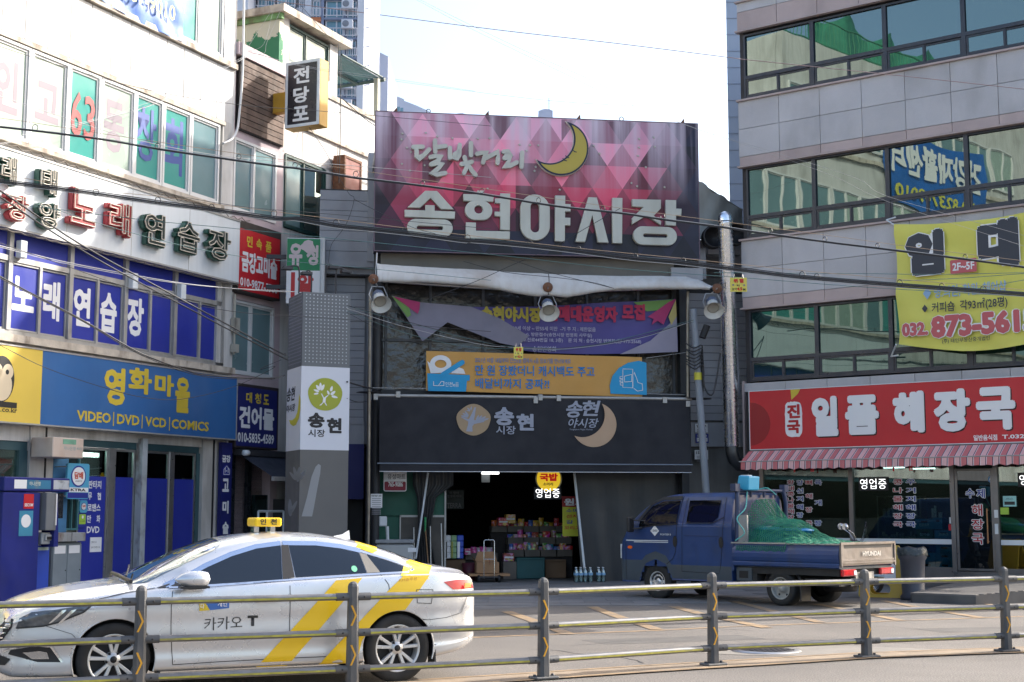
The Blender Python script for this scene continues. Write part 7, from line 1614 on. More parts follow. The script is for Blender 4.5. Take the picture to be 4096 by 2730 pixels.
P2([(2.605,1.35),(2.675,1.35),(2.69,1.045),(2.57,1.03)],M_black,'window_pillar',.009);P2([(3.385,1.27),(3.45,1.255),(3.56,1.08),(3.425,1.075)],mat('grey pillar trim',(.25,.23,.2),.6),'window_pillar',.005)
P2([(1.36,.97),(1.63,1.045),(1.66,.985),(1.52,.975)],M_blackpl,'mirror_corner',.006)
for pts,w,m,nm in(([(1.48,.975),(1.9,.985),(2.6,1.02),(3.2,1.05),(3.6,1.068),(3.85,1.075),(3.93,1.105),(3.9,1.125)],.018,M_chrome,'belt_trim'),([(1.45,.99),(1.64,1.065),(1.85,1.17),(2.1,1.27),(2.35,1.34),(2.6,1.37)],.042,M_visor,'rain_visor'),([(2.62,1.37),(2.95,1.365),(3.2,1.335),(3.40,1.29)],.042,M_visor,'rain_visor'),([(3.40,1.285),(3.65,1.21),(3.88,1.13)],.02,M_chrome,'roof_trim'),([(1.515,.97),(1.50,.80),(1.505,.57),(1.53,.27)],.007,M_black,'door_gap'),([(2.635,1.34),(2.63,1.02),(2.63,.6),(2.63,.28)],.007,M_black,'door_gap'),([(3.56,1.06),(3.63,.96),(3.64,.88),(3.55,.76),(3.42,.57),(3.28,.36),(3.12,.285)],.007,M_black,'door_gap'),([(1.53,.27),(2.0,.28),(2.63,.285),(3.12,.285)],.007,M_black,'door_gap'),([(3.92,.905),(3.93,.775),(4.08,.765),(4.10,.90),(3.92,.905)],.006,M_dkmetal,'fuel_flap_gap'),([(.40,.655),(.62,.58),(.68,.52)],.005,M_dkmetal,'bumper_gap'),([(3.98,.6),(4.25,.62),(4.42,.66),(4.5,.82)],.006,M_dkmetal,'bumper_gap'),([(.85,.885),(1.1,.935),(1.36,.97)],.006,M_dkmetal,'hood_gap')):
 project(TX,rib2(pts,w),BV,m,nm,.006 if m is not M_black else .003)
P2([(3.09,1.012),(3.36,1.03),(2.62,.215),(2.32,.215)],M_taxiyel,'stripe',.0045);project(TX,curve_mesh([[(3.76,-.90),(4.06,-.90),(4.20,-.60),(3.98,-.58)]]),BV,M_taxiyel,'stripe',.0045,axis='z');P2([(3.79,1.045),(4.07,1.045),(3.80,.71),(3.70,.705),(3.60,.66),(3.44,.56),(3.36,.42),(3.33,.30),(3.24,.215),(2.93,.215),(3.62,.90)],M_taxiyel,'stripe',.0045);P2([(3.42,1.38),(3.65,1.315),(3.52,1.265),(3.36,1.325)],M_taxiyel,'stripe',.0045)
decal_text(TX,'카카오',1.81,2.17,.57,.69,BV,M_bprint,.0,slope=.012);decal_text(TX,'T',2.22,2.32,.60,.70,BV,M_bprint,.05)
P2([(1.76,.755),(1.86,.76),(1.80,.845),(1.76,.845)],mat('tag yellow',(.6,.45,.03),.5,var=0),'tag_yellow',.005);P2([(1.86,.76),(2.04,.775),(2.04,.855),(1.81,.85)],mat('tag blue',(.04,.13,.4),.5,var=0),'tag_blue',.005);decal_text(TX,'개인',1.93,2.02,.79,.84,BV,M_wprint,.02,off=.009);decal_text(TX,'다',1.77,1.805,.775,.825,BV,M_wprint,.02,off=.009)
decal_text(TX,'KM솔루션',3.74,3.93,.985,1.015,BV,mat('ochre print',(.5,.22,.01),.5,var=0),.0,slope=.015)
P2([(3.30+.03*math.cos(k*.39),1.115+.03*math.sin(k*.39))for k in range(16)],mat('green sticker',(.2,.6,.35),.5),'round_sticker',.008)
# lamps
P2([(.155,.635),(.18,.72),(.28,.775),(.5,.80),(.80,.845),(.72,.775),(.5,.685),(.38,.655)],mat('headlight glass',(.10,.11,.12),.08,metal=.3,var=.3,scale=20,coat=1),'headlight',.006);project(TX,rib2([(.155,.635),(.38,.655),(.5,.685),(.72,.775),(.8,.845)],.014),BV,M_blackpl,'headlight_trim',.008)
for a in(0,.08):P2([(.42+a,.675),(.45+a,.685),(.58+a,.80),(.53+a,.79)],M_chrome,'headlight_fin',.012)
P2([(.10,.40),(.12,.44),(.3,.475),(.44,.465),(.54,.33),(.34,.335),(.22,.37)],M_blackpl,'fog_lamp_bezel',.005);P2([(.22,.42),(.36,.435),(.42,.42),(.44,.36),(.30,.36)],mat('fog lamp glass',(.5,.5,.5),.1,metal=.8),'fog_lamp',.012);project(TX,rib2([(.06,.42),(.12,.455),(.3,.487),(.45,.475),(.55,.33)],.018),BV,M_chrome,'fog_lamp_trim',.01)
P2([(4.22,.975),(4.40,.995),(4.56,.985),(4.60,.90),(4.33,.895)],mat('tail light red',(.48,.01,.015),.12,var=.2,scale=14,coat=1),'tail_light',.006);P2([(4.47,.955),(4.54,.95),(4.56,.91),(4.46,.91)],mat('amber lens',(.7,.2,.03),.15),'indicator',.009)
P2([(.0,.71),(.13,.715),(.12,.64),(.05,.52),(.0,.5)],M_black,'grille_side',.006)
for k in range(4):project(TX,rib2([(.0,.54+k*.045),(.06+k*.02,.545+k*.045)],.012),BV,M_chrome,'grille_slat',.012)
P2([(.0,.30),(.08,.30),(.12,.36),(.0,.40)],M_black,'lower_grille',.006)
for k in range(7):z=.36+k*.055;b=MB();b.tube([(.02+.06*(y/.42)**2-.03,y,z)for y in(-.42,-.25,0,.25,.42)],.012,5);TX.part('grille_slat',b,M_chrome)
P3=curve_mesh([[(-.5,.66),(.5,.66),(.38,.30),(-.38,.30)]]);project(TX,P3,BV,M_black,'grille',.004,axis='x')
project(TX,curve_mesh([[(1.17,-.66),(1.17,.66),(1.3,.72),(1.62,.68),(1.95,.60),(2.03,.5),(2.06,0),(2.03,-.5),(1.95,-.60),(1.62,-.68),(1.3,-.72)]]),BV,M_wglass,'windscreen',.004,axis='z');project(TX,curve_mesh([[(3.46,-.48),(3.42,0),(3.46,.48),(3.9,.55),(4.08,.5),(4.1,0),(4.08,-.5),(3.9,-.55)]]),BV,M_cglass,'back_window',.004,axis='z')
b=MB();b.tube([(1.16,-.7,1.03),(1.12,-.2,1.065),(1.12,.3,1.07),(1.16,.7,1.03)],.02,6);b.tube([(1.15,-.45,1.07),(1.22,-.1,1.12),(1.27,.2,1.15)],.01,5);TX.part('wiper',b,M_blackpl,kind='stuff')
for x in(2.42,3.35):
 b=MB();b.tube([(x-.12,-.935,.83),(x-.08,-.965,.842),(x+.08,-.965,.85),(x+.12,-.935,.845)],[.012,.016,.016,.012],8);TX.part('door_handle',b,M_silver_p)
mr=MB();mr.smooth=True;rr_x=[(0,.0),(.06,.045),(.14,.07),(.24,.075),(.31,.06),(.335,.0)];rows=[]
for dx,rz in rr_x:rows.append([(1.50+dx,-1.04+.075*math.cos(a)*(rz/.075+.05),1.055+(rz*1.05)*math.sin(a))for a in[k*math.pi/8 for k in range(17)]])
mr.grid(rows);mo=TX.part('wing_mirror',mr,M_silver_p);b=MB();b.tube([(1.62,-.86,.99),(1.66,-.98,.985),(1.8,-1.04,.985)],[.03,.03,.02],8);b.box(1.55,1.82,-1.10,-.97,.972,.992);TX.part('mirror_foot',b,M_blackpl,mo)
sg=MB();sg.box(2.43,2.71,-.24,.12,1.53,1.62);so=TX.part('roof_sign',sg,mat('roof sign yellow',(.80,.50,.01),.4,var=.02),bevel=.02,seg=2);b=MB();b.box(2.45,2.50,-.12,.02,1.47,1.53);b.box(2.62,2.67,-.12,.02,1.47,1.53);TX.part('sign_foot',b,M_chrome,so)
chars(TX,[('인',2.485,2.545,1.55,1.61),('천',2.59,2.655,1.55,1.61)],M_bprint,-.245,bold=.03,parent=so)
b=MB();b.smooth=True;b.grid([[(3.32,-.02,1.425),(3.32,.02,1.425)],[(3.42,-.012,1.445),(3.42,.012,1.445)],[(3.49,-.006,1.485),(3.49,.006,1.485)],[(3.50,-.01,1.39),(3.50,.01,1.39)]]);b.grid([[(3.32,-.02,1.425),(3.42,-.012,1.445),(3.49,-.006,1.485)],[(3.34,-.03,1.40),(3.44,-.03,1.395),(3.50,-.01,1.39)]]);TX.part('fin_antenna',b,mat('white fin',(.7,.7,.7),.4))
for x in(1.40,4.12):b=MB();b.box(x,x+.02,-.9,-.72,.12,.36);TX.part('mud_flap',b,M_blackpl)
# ---- pickup truck
TK=Thing(FQ,'pickup_truck','dark blue double cab pickup truck with green netting over the load bed','truck',(2.6,0,0))
M_tblue=mat('dark blue truck paint',(.016,.048,.16),.38,var=.15,scale=1.5,coat=.35,dirt=(.04,.045,.06),dirtamt=.6,dscale=2.5,fine=.1);M_tgrey=mat('grey truck skirt',(.055,.075,.095),.5,var=.1,dirt=(.09,.09,.09),dirtamt=.5)
g_zt=hp([(-.04,.62),(0,.98),(.04,1.12),(.16,1.27),(.27,1.45),(.47,1.66),(.77,1.87),(1.06,1.985),(1.5,2.04),(2.1,2.05),(2.72,2.045),(2.78,2.0)]);g_yw=hp([(-.04,.70),(.04,.80),(.2,.845),(.6,.85),(2.78,.85)])
def sec_k(x):
 zt,yw=g_zt(x),g_yw(x);zb=.33 if x<.55 else .40;t=max(0,min(1,(zt-1.45)/.6));zs=min(zt-.05,1.46);tp=yw-.13*t-.03
 return[(0,zb),(yw-.1,zb),(yw-.01,zb+.02),(yw,min(.9,zs-.2)),(yw+.002,zs-.06),(yw-.01,zs),(yw-.01-.08*t,max(zs+.01,zt-.16)),(tp,max(zs+.02,zt-.05)),(tp-.07,zt-.012),(tp*.5,zt-.002),(0,zt)]
kb=loft([-.04+k*.03 for k in range(95)],sec_k,4,[(.95,.36,.39)]);cab=TK.part('cab',kb,M_tblue);KV=bvh_of(kb)
def Pk(pts,m,name,off=.004,**k):return project(TK,curve_mesh([pts]),KV,m,name,off,**k)
M_kglass=mirror_glass('tinted truck glass',(.006,.007,.009),(.10,.10,.11),.02,wave=.1)
Pk([(-.03,.34),(-.02,.74),(.60,.74),(.70,.84),(.95,.92),(1.2,.84),(1.34,.67),(2.77,.67),(2.77,.41),(1.36,.41),(1.30,.52),(1.2,.68),(.95,.77),(.7,.68),(.58,.5),(.56,.34)],M_tgrey,'skirt',.003)
Pk([(.55,1.385),(.56,1.5),(.84,1.78),(1.10,1.88),(1.53,1.89),(1.47,1.46),(.75,1.40)],M_kglass,'front_window',.016,L=.05);Pk([(1.76,1.89),(2.50,1.89),(2.46,1.57),(2.34,1.48),(1.72,1.475)],M_kglass,'rear_window',.016,L=.05)
for pts,w,m,nm in(([(.52,1.50),(.82,1.84),(1.08,1.93),(1.56,1.94)],.06,M_blackpl,'rain_visor'),([(.5,1.36),(.9,1.41),(1.47,1.445),(1.5,1.46)],.02,M_black,'belt_seal'),([(1.70,1.46),(2.34,1.465),(2.6,1.57)],.015,M_black,'belt_seal'),([(1.58,1.97),(1.49,1.46),(1.45,.91),(1.38,.78),(1.23,.68)],.012,M_black,'door_gap'),([(1.70,1.95),(1.62,1.4),(1.60,.55),(2.48,.53),(2.52,.65),(2.60,1.5),(2.61,1.95)],.009,M_black,'door_gap'),([(.20,.36),(.19,.7),(.19,1.1)],.01,M_black,'panel_gap'),([(1.66,1.23),(2.5,1.22)],.012,mat('door crease',(.012,.028,.10),.4),'door_crease')):
 project(TK,rib2(pts,w),KV,m,nm,.018 if 'visor' in nm or 'seal' in nm else .008)
Pk([(.20,1.11),(1.27,1.115),(1.27,1.13),(.20,1.13)],M_wsign,'white_stripe',.006);Pk([(.40,1.082),(1.27,1.085),(1.27,1.10),(.40,1.098)],M_wsign,'white_stripe',.006)
Pk([(.83,1.31),(.94,1.21),(1.05,1.31),(.94,1.42)],M_wprint,'diamond_plate',.006);decal_text(TK,'1203',.87,1.01,1.295,1.335,KV,M_bprint,.02,off=.01);decal_text(TK,'PORTER II',1.08,1.34,1.225,1.26,KV,M_wsign,.01,off=.008)
Pk([(.30+.065*math.cos(k*.39),.985+.032*math.sin(k*.39))for k in range(16)],mat('orange lens',(.75,.13,.01),.2),'side_indicator',.01);Pk([(1.30+.035*math.cos(k*.39),1.53+.045*math.sin(k*.39))for k in range(16)],MATS['green sticker'],'round_sticker',.009)
for x in(1.44,2.54):Pk([(x+.055*math.cos(k*.39),1.11+.11*math.sin(k*.39))for k in range(16)],M_blackpl,'handle_recess',.006)
project(TK,curve_mesh([[(.22,-.72),(.22,.72),(.95,.62),(.95,-.62)]]),KV,M_kglass,'windscreen',.004,axis='z')
b=MB();b.box(-.05,.03,-.74,-.5,.76,1.04);b.box(-.05,.03,.5,.74,.76,1.04);TK.part('headlight',b,M_wsign,kind='stuff')
b=MB();b.box(.43,.50,-1.12,-.94,1.28,1.58);mk=TK.part('wing_mirror',b,M_blackpl,bevel=.03,seg=2);b=MB();b.tube([(.50,-1.0,1.35),(.62,-.86,1.36)],.02,6);b.tube([(.50,-1.0,1.52),(.66,-.84,1.5)],.015,6);TK.part('mirror_arm',b,M_blackpl,mk)
b=MB();b.box(.60,5.05,-.45,-.35,.38,.52);b.box(.60,5.05,.35,.45,.38,.52);b.box(2.9,5.05,-.8,.8,.56,.68);b.box(.5,1.4,-.78,.78,.36,.9);b.box(3.0,3.3,-.8,-.4,.35,.6);b.box(4.3,5.0,-.75,.75,.38,.50);TK.part('chassis',b,mat('grimy chassis',(.03,.03,.03),.8,var=.2),kind='stuff')
b=MB();b.box(2.86,3.2,-.82,-.78,.42,.66);TK.part('side_guard',b,M_tgrey);b=MB();b.box(2.92,3.12,-.825,-.82,.47,.6);TK.part('guard_hole',b,M_black)
for s_ in(-1,1):
 wheel(TK,.95,s_*.82,.34,.34,.2,.19,M_alloy,'front',s_);wheel(TK,3.80,s_*.80,.31,.31,.3,.20,mat('dirty white wheel',(.30,.30,.28),.6,var=.2),'rear',s_)
b=MB();b.tube([(3.80+.39*math.cos(a),-.70,.33+.39*math.sin(a))for a in[R(10+k*16)for k in range(11)]],.035,4);b.box(4.22,4.25,-.8,-.5,.1,.5);TK.part('mudguard',b,M_blackpl)
def side_board(y0,y1,nm='side_board'):
 s=MB();prof=[(.69,0),(.71,.03),(.76,.03),(.785,.012),(.80,.03),(.86,.045),(.93,.045),(1.0,.03),(1.04,.012),(1.10,.0),(1.10,-.03),(.69,-.03)];sg_=-1 if y0<0 else 1
 s.add([(x,y0+sg_*o,z)for x in(2.82,5.10)for z,o in prof],[(i,(i+1)%12,(i+1)%12+12,i+12)for i in range(12)]+[tuple(range(12)),tuple(range(23,11,-1))]);return TK.part(nm,s,M_tblue)
side_board(-.86,0);side_board(.86,0)
b=MB();b.box(2.80,5.12,-.90,-.84,1.10,1.125);b.box(2.80,5.12,.84,.90,1.10,1.125);TK.part('top_rail',b,M_alu);b=MB();b.box(2.84,5.1,-.84,.84,.68,.72);TK.part('bed_floor',b,M_tgrey);b=MB();b.box(2.80,2.84,-.88,.88,.6,1.12);TK.part('headboard',b,M_tblue)
M_tail=mat('battered grey tailgate',(.21,.19,.18),.4,metal=.5,var=.15,scale=4,bump=1.2,bscale=4,dirt=(.12,.08,.06),dirtamt=.6,dscale=5);b=MB();b.box(5.10,5.14,-.88,.88,.74,1.14);tg_=TK.part('tailgate',b,M_tail,bevel=.008);b=MB();b.box(5.135,5.16,-.9,.9,1.11,1.15);b.box(5.135,5.16,-.86,.86,.78,.81);b.box(5.135,5.155,-.86,.86,.82,.85);b.box(5.135,5.16,-.9,-.86,.72,1.12);b.box(5.135,5.16,.86,.9,.72,1.12);TK.part('tailgate_rib',b,M_tail,tg_,kind='stuff')
b=MB();b.box(5.14,5.143,-.78,.78,1.045,1.10);TK.part('tailgate_slot',b,M_black,tg_)
FG2=Frame(*(FQ.world(5.15,0,0)[:2]),FQ.v[0],FQ.v[1])
TKg=Thing(FG2,'tmp','t','t',(0,0,0));o=chars(TKg,[('HYUNDAI',-.22,.38,.90,.985)],mat('raised white print',(.62,.58,.52),.5,var=0),-.014,bold=.04);mw=o.matrix_world.copy();o.parent=tg_;bpy.context.view_layer.update();o.matrix_world=FG2 .mat(0,0,0);bpy.data.objects.remove(TKg.o)
o.matrix_local=(FQ.mat(*TK.b)).inverted()@FG2 .mat(0,0,0)
for y in(-.62,.62):
 b=MB();b.box(5.08,5.15,y-.22,y+.22,.56,.68);l_=TK.part('tail_light',b,MATS['tail light red'],bevel=.02);b=MB();b.box(5.15,5.155,y+.12,y+.2,.58,.66);TK.part('reversing_lens',b,M_wsign,l_)
b=MB();b.box(5.02,5.06,-.3,.3,.46,.62);b.box(5.07,5.08,-.2,.2,.50,.60);TK.part('number_plate',b,M_alu);b=MB();b.lathe((4.55,.0,.36),[(0,-.1),(.28,-.1),(.3,-.05),(.3,.05),(.28,.1),(0,.1)],20);TK.part('spare_wheel',b,M_black)
b=MB()
for y in(-.78,.78):b.tube([(2.86,y,1.1),(2.88,y*1.0,1.85),(2.86,y*.97,2.02),(2.84,y*.9,2.10)],.045,6)
b.tube([(2.84,-.75,2.08),(2.84,.75,2.08)],.035,6)
for y in(-.3,.12,.5):b.tube([(2.84,y,2.08),(2.84,y,1.95)],.03,5)
TK.part('headache_rack',b,mat('navy tube',(.03,.045,.10),.5));b=MB()
for y in(-.86,.72):b.box(2.78,2.9,y,y+.14,2.06,2.2)
TK.part('rack_bracket',b,MATS['navy tube'],kind='stuff');b=MB();b.box(2.85,3.1,-.80,-.76,1.12,1.62);TK.part('silver_panel',b,M_silver)
# pump box riding on the rack
PBx=Thing(FQ,'pump_box','bright sky blue plastic box fixed high behind the truck cab','box',(2.85,-.42,2.06));b=MB();b.prism([(2.72,2.08),(3.0,2.08),(3.02,2.34),(2.78,2.36)],-.60,-.25);PBx.part('casing',b,mat('sky blue plastic',(.04,.36,.58),.35,var=.05),bevel=.02,seg=2);b=MB();b.tube([(2.70,-.5,2.25),(2.66,-.52,2.2),(2.68,-.52,2.12)],.02,6);b.lathe((2.73,-.5,2.2),[(0,-.04),(.04,-.03),(.04,.0),(0,0)],10,'u');PBx.part('hose_fitting',b,M_black);b=MB();b.box(2.76,2.92,-.5,-.36,2.352,2.368);PBx.part('label',b,M_wprint)
# load: blue tubs under green netting
for i,(x,y,w,h,c,lb)in enumerate(((3.60,.08,.28,.60,(.02,.20,.42),'large blue plastic tub under the green netting, nearer the tailgate'),(3.25,-.26,.27,.62,(.03,.25,.42),'blue plastic tub under the green netting behind the cab'),(3.15,.45,.28,.68,(.05,.16,.2),'dark teal tub under the netting at the far side of the bed'))):
 b=MB();b.lathe((x,y,.72),[(0,0),(w*.85,0),(w,h),(w+.03,h),(w+.03,h+.03),(w*.6,h+.06),(0,h+.08)],24);solo(FQ,'plastic_tub',lb,'tub',(x,y,.72),b,mat('tub plastic %d'%i,c,.3,var=.05))
rows=[];rn=random.Random(4)
npf=hp([(2.87,1.95),(3.0,1.76),(3.17,1.58),(3.4,1.52),(3.64,1.47),(3.85,1.31),(4.05,1.2),(4.5,1.14),(4.9,1.13)])
def neth(x,y):
 q=max(0,min(1,(abs(y-.05)-.28)/.55));return 1.13+(npf(x)-1.13)*(1-q**1.6)+.02*math.sin(9*x+5*y)*(1-q)
nb=MB();NX,NY=84,72
pts_={}
for i in range(NX+1):
 for j in range(NY+1):
  x=2.9+1.95*i/NX;y=-.90+1.72*j/NY;z=neth(x,y)
  if y<-.80:z=1.13-(-.80-y)*(1.6 if x<4.0 else .2)
  if x>4.3:z=max(1.12,z-.02)
  pts_[i,j]=(x+.01*math.sin(j),y if y>-.85 else-.90-(.0),z+.012*math.sin(i*.8)*math.cos(j*.7))
nv=list(pts_.keys());idx={k:n for n,k in enumerate(nv)}
nm_=bpy.data.meshes.new('netting');ed=[]
for(i,j)in nv:
 if(i+j)%2==0:
  for di,dj in((1,1),(1,-1)):
   if(i+di,j+dj)in idx:ed.append((idx[i,j],idx[i+di,j+dj]))
for(a,c)in ed:
 p,q=Vector(pts_[nv[a]]),Vector(pts_[nv[c]]);nb.tube([p,q],0.0062,3,caps=False)
NT=solo(FQ,'netting','green fishing net draped over the tubs in the truck bed','net',(3.8,0,1.1),nb,mat('green net cord',(.02,.22,.12),.6,var=.12))
b=MB();b.tube(smooth_path([(2.9,-.5,2.06),(3.0,-.7,1.75),(2.95,-.9,1.55),(3.1,-.88,1.3),(2.9,-.9,1.15)],5),.012,5);b.tube(smooth_path([(3.02,-.3,2.1),(3.15,-.2,2.12),(3.2,0,2.0)],4),.01,5);solo(FQ,'teal_hose','thin teal hose hanging from the sky blue box over the net','hose',(2.9,-.5,2.0),b,mat('teal hose',(.1,.45,.42),.4))
# ================================================================ STREET THINGS
# ---- guard fence in the median
posts=[(-5.25,12.05),(-3.36,12.88),(-1.52,13.60),(.32,14.43),(2.21,15.67),(4.11,16.53),(5.97,17.21),(7.9,17.9)]
GF=Thing(W,'guard_fence','grey metal guard fence with yellow reflective rails along the road median','fence',(.32,14.43,0))
M_post=mat('grey brown cast post',(.07,.072,.076),.6,var=.2,scale=5,dirt=(.2,.18,.15),dirtamt=.5,dscale=3,bump=.15);M_rail=mat('dusty aluminium rail',(.17,.17,.175),.42,metal=.4,var=.2,scale=6,dirt=(.25,.22,.18),dirtamt=.4,dscale=4);M_refl=mat('yellow reflective strip',(.34,.31,.045),.4,var=.25,scale=14,dirt=(.12,.11,.09),dirtamt=.6,dscale=6,dstreak=False);M_chev=mat('amber chevron',(.6,.3,.02),.35,var=.1)
RZ=[.873,.535,.195]
def loc(p,d,n,a,b_,z):return(p[0]+d[0]*a+n[0]*b_,p[1]+d[1]*a+n[1]*b_,z)
for k,p in enumerate(posts):
 q0=posts[max(0,k-1)];q1=posts[min(len(posts)-1,k+1)];d=Vector((q1[0]-q0[0],q1[1]-q0[1])).normalized();n=Vector((d.y,-d.x))
 b=MB();lv=[(0,.06,.066),(.3,.055,.060),(.9,.048,.055),(.97,.047,.053),(.995,.04,.045),(1.012,.022,.022),(1.018,.004,.004)];rg=[]
 for z,a,c in lv:rg.append([loc(p,d,n,a*sx,c*sy,z)for sx,sy in((-1,.5),(-.55,1),(.45,1),(1,.4),(1,-.5),(.6,-1),(-.6,-1),(-1,-.5))])
 b.smooth=False;m_=8;b.add([v for r_ in rg for v in r_],[(i*8+j,(i+1)*8+j,(i+1)*8+(j+1)%8,i*8+(j+1)%8)for i in range(len(lv)-1)for j in range(8)]);po=GF.part('post',b,M_post)
 b=MB();b.prismz([loc(p,d,n,a,c,0)[:2]for a,c in((-.13,-.09),(.13,-.09),(.15,0),(.13,.09),(-.13,.09),(-.15,0))],.01,.035);GF.part('base_plate',b,M_post,po,bevel=.008)
 for s_ in(-1,1):b=MB();b.lathe(loc(p,d,n,s_*.105,.0,.035),[(0,.02),(.016,.02),(.018,0)],6);GF.part('bolt',b,M_dkmetal,po)
 for zc_ in(.70,.33):
  for s_ in(1,):
   b=MB();t=.016;pts_c=[(-.028,.095),(.014,.0),(-.028,-.095)];vs=[]
   for a,h in pts_c:vs+=[loc(p,d,n,a-.012,.063,zc_+h),loc(p,d,n,a+.006,.063,zc_+h),loc(p,d,n,a-.012,.05,zc_+h),loc(p,d,n,a+.006,.05,zc_+h)]
   b.add(vs,[(0,1,5,4),(4,5,9,8),(0,4,6,2),(1,3,7,5),(4,8,10,6),(5,7,11,9)]);GF.part('chevron',b,M_chev,po)
for k in range(len(posts)-1):
 p,q=Vector(posts[k]),Vector(posts[k+1]);d=(q-p).normalized();n=Vector((d.y,-d.x));Lr=(q-p).length
 for z in RZ:
  a=loc(p,d,n,.05,0,z);c=loc(p,d,n,Lr-.05,0,z)
  b=MB();b.tube([a,c],.032,12);ro=GF.part('rail',b,M_rail)
  b=MB();vs=[loc(p,d,n,.17,.031,z-.014),loc(p,d,n,Lr-.17,.031,z-.014),loc(p,d,n,Lr-.17,.031,z+.004),loc(p,d,n,.17,.031,z+.004),loc(p,d,n,.17,.0335,z-.014),loc(p,d,n,Lr-.17,.0335,z-.014),loc(p,d,n,Lr-.17,.0335,z+.004),loc(p,d,n,.17,.0335,z+.004)]
  b.add(vs,[(4,5,6,7),(0,1,5,4),(3,7,6,2)]);GF.part('reflector_strip',b,M_refl,ro)
  for x0,x1 in((.04,.17),(Lr-.17,Lr-.04)):
   b=MB();b.tube([loc(p,d,n,x0,0,z),loc(p,d,n,x1,0,z)],.037,12);b2=GF.part('rail_sleeve',b,M_post,ro);b=MB();b.lathe(loc(p,d,n,(x0+x1)/2,.034,z),[(0,.008),(.008,.008),(.01,0)],6,(Vector((d.x,d.y,0)),Vector((0,0,1)),Vector((n.x,n.y,0))));GF.part('screw',b,M_black,ro)
# ---- market totem
th_=R(25);FM=Frame(-4.53,30.0,math.cos(th_),math.sin(th_));FMl=Frame(-4.53-1.1*math.sin(th_),30.0+1.1*math.cos(th_),math.sin(th_),-math.cos(th_))
TT=Thing(FM,'totem','square grey market totem with a white logo band and perforated upper part','totem',(.5,.5,0));M_tot=mat('totem grey',(.12,.118,.115),.5,var=.06,scale=1.2);M_totu=mat('totem upper grey',(.13,.14,.15),.45,metal=.3,var=.06,scale=1.2)
b=MB();b.box(0,1.08,0,1.1,0,3.0);TT.part('lower_body',b,M_tot);b=MB();b.box(-.004,1.084,-.004,1.104,3.0,4.80);TT.part('white_band',b,mat('totem white',(.62,.64,.70),.45,var=.02));b=MB();b.box(0,1.08,0,1.1,4.8,6.42);TT.part('upper_body',b,M_totu)
b=MB();M_dot=mat('pale perforation',(.42,.44,.48),.5,var=.1)
for i in range(12):
 for j in range(20):
  u=.08+i*.0835;z=4.90+j*.077;b.add([(u+.016*math.cos(k*1.047),-.003,z+.016*math.sin(k*1.047))for k in range(6)],[tuple(range(6))]);b.add([(-.003,.1+i*.082+.016*math.cos(k*1.047),z+.016*math.sin(k*1.047))for k in range(6)],[tuple(range(6))])
TT.part('perforation',b,M_dot,kind='stuff')
def fuz(x,y):return FM.uz('b3',x,y,-.004)
cc=fuz(857,595);M_lime=mat('lime logo',(.33,.36,.03),.5,var=.02)
place_loops(TT,[[(cc[0]+.385*(1+.02*math.sin(5*k*.175))*math.cos(k*.175),cc[1]+.355*math.sin(k*.175))for k in range(36)]],M_lime,-.010,.002,'logo_disc')
leaves(TT,FM,'b3',[(818,545,50,92,22),(812,560,55,125,26),(822,562,58,62,26),(805,572,50,160,18),(800,586,42,190,16),(905,570,48,75,22),(892,598,40,115,18),(905,600,50,40,24),(912,610,55,345,20)],M_wprint,-.015)
place_loops(TT,[[fuz(x,y)for x,y in((806,690),(834,665),(838,628),(820,590),(828,588),(846,624),(862,612),(880,600),(884,606),(862,626),(858,665),(872,690),(864,692),(846,662),(820,690))]],M_wprint,-.016,.001,'tree_print')
M_ink2=mat('black logo print',(.012,.012,.015),.5,var=0)
for s,x0,y0,x1,y1,bd in(('송',710,752,852,882,.05),('현',872,798,998,928,.05),('시장',712,895,856,960,.02)):chars(TT,[(s,*uzr(FM,'b3',x0,y0,x1,y1,-.01))],M_ink2,-.010,bold=bd)
M_leafg=mat('pale grey leaf print',(.26,.27,.28),.5,var=0)
place_loops(TT,[[fuz(x,y)for x,y in((655,1640),(700,1480),(740,1300),(775,1215),(800,1190),(820,1205),(815,1270),(790,1400),(760,1568),(745,1640))]],M_leafg,-.006,.001,'trunk_print')
TL=Thing(FMl,'tmp2','t','t',(0,0,0))
def on_left(o):o.parent=TT.o;o.matrix_local=(FM.mat(*TT.b)).inverted()@FMl.mat(0,0,0)
for s,x0,y0,x1,y1,sh_ in(('송현',530,535,600,655,.2),('야시장',528,680,600,745,.2)):on_left(chars(TL,[(s,*uzr(FMl,'b3',x0,y0,x1,y1,-.006))],M_ink2,-.008,bold=.03,shear=sh_))
mo=[FMl.uz('b3',x,y,-.006)for x,y in((635,592),(646,640),(645,720),(632,800),(608,855),(585,868),(560,850),(548,815),(575,818),(600,795),(618,750),(628,690),(632,640))];o=place_loops(TL,[mo],mat('moon yellow print',(.55,.5,.03),.5,var=0),-.008,.001,'moon_print');on_left(o)
leaves(TL,FMl,'b3',[(622,1345,130,84,34),(618,1330,120,105,30),(608,1330,90,128,26),(628,1330,110,55,30),(560,1640,150,92,36),(556,1620,130,62,30)],M_leafg,-.006)
for o in list(TL.o.children):on_left(o)
bpy.data.objects.remove(TL.o)
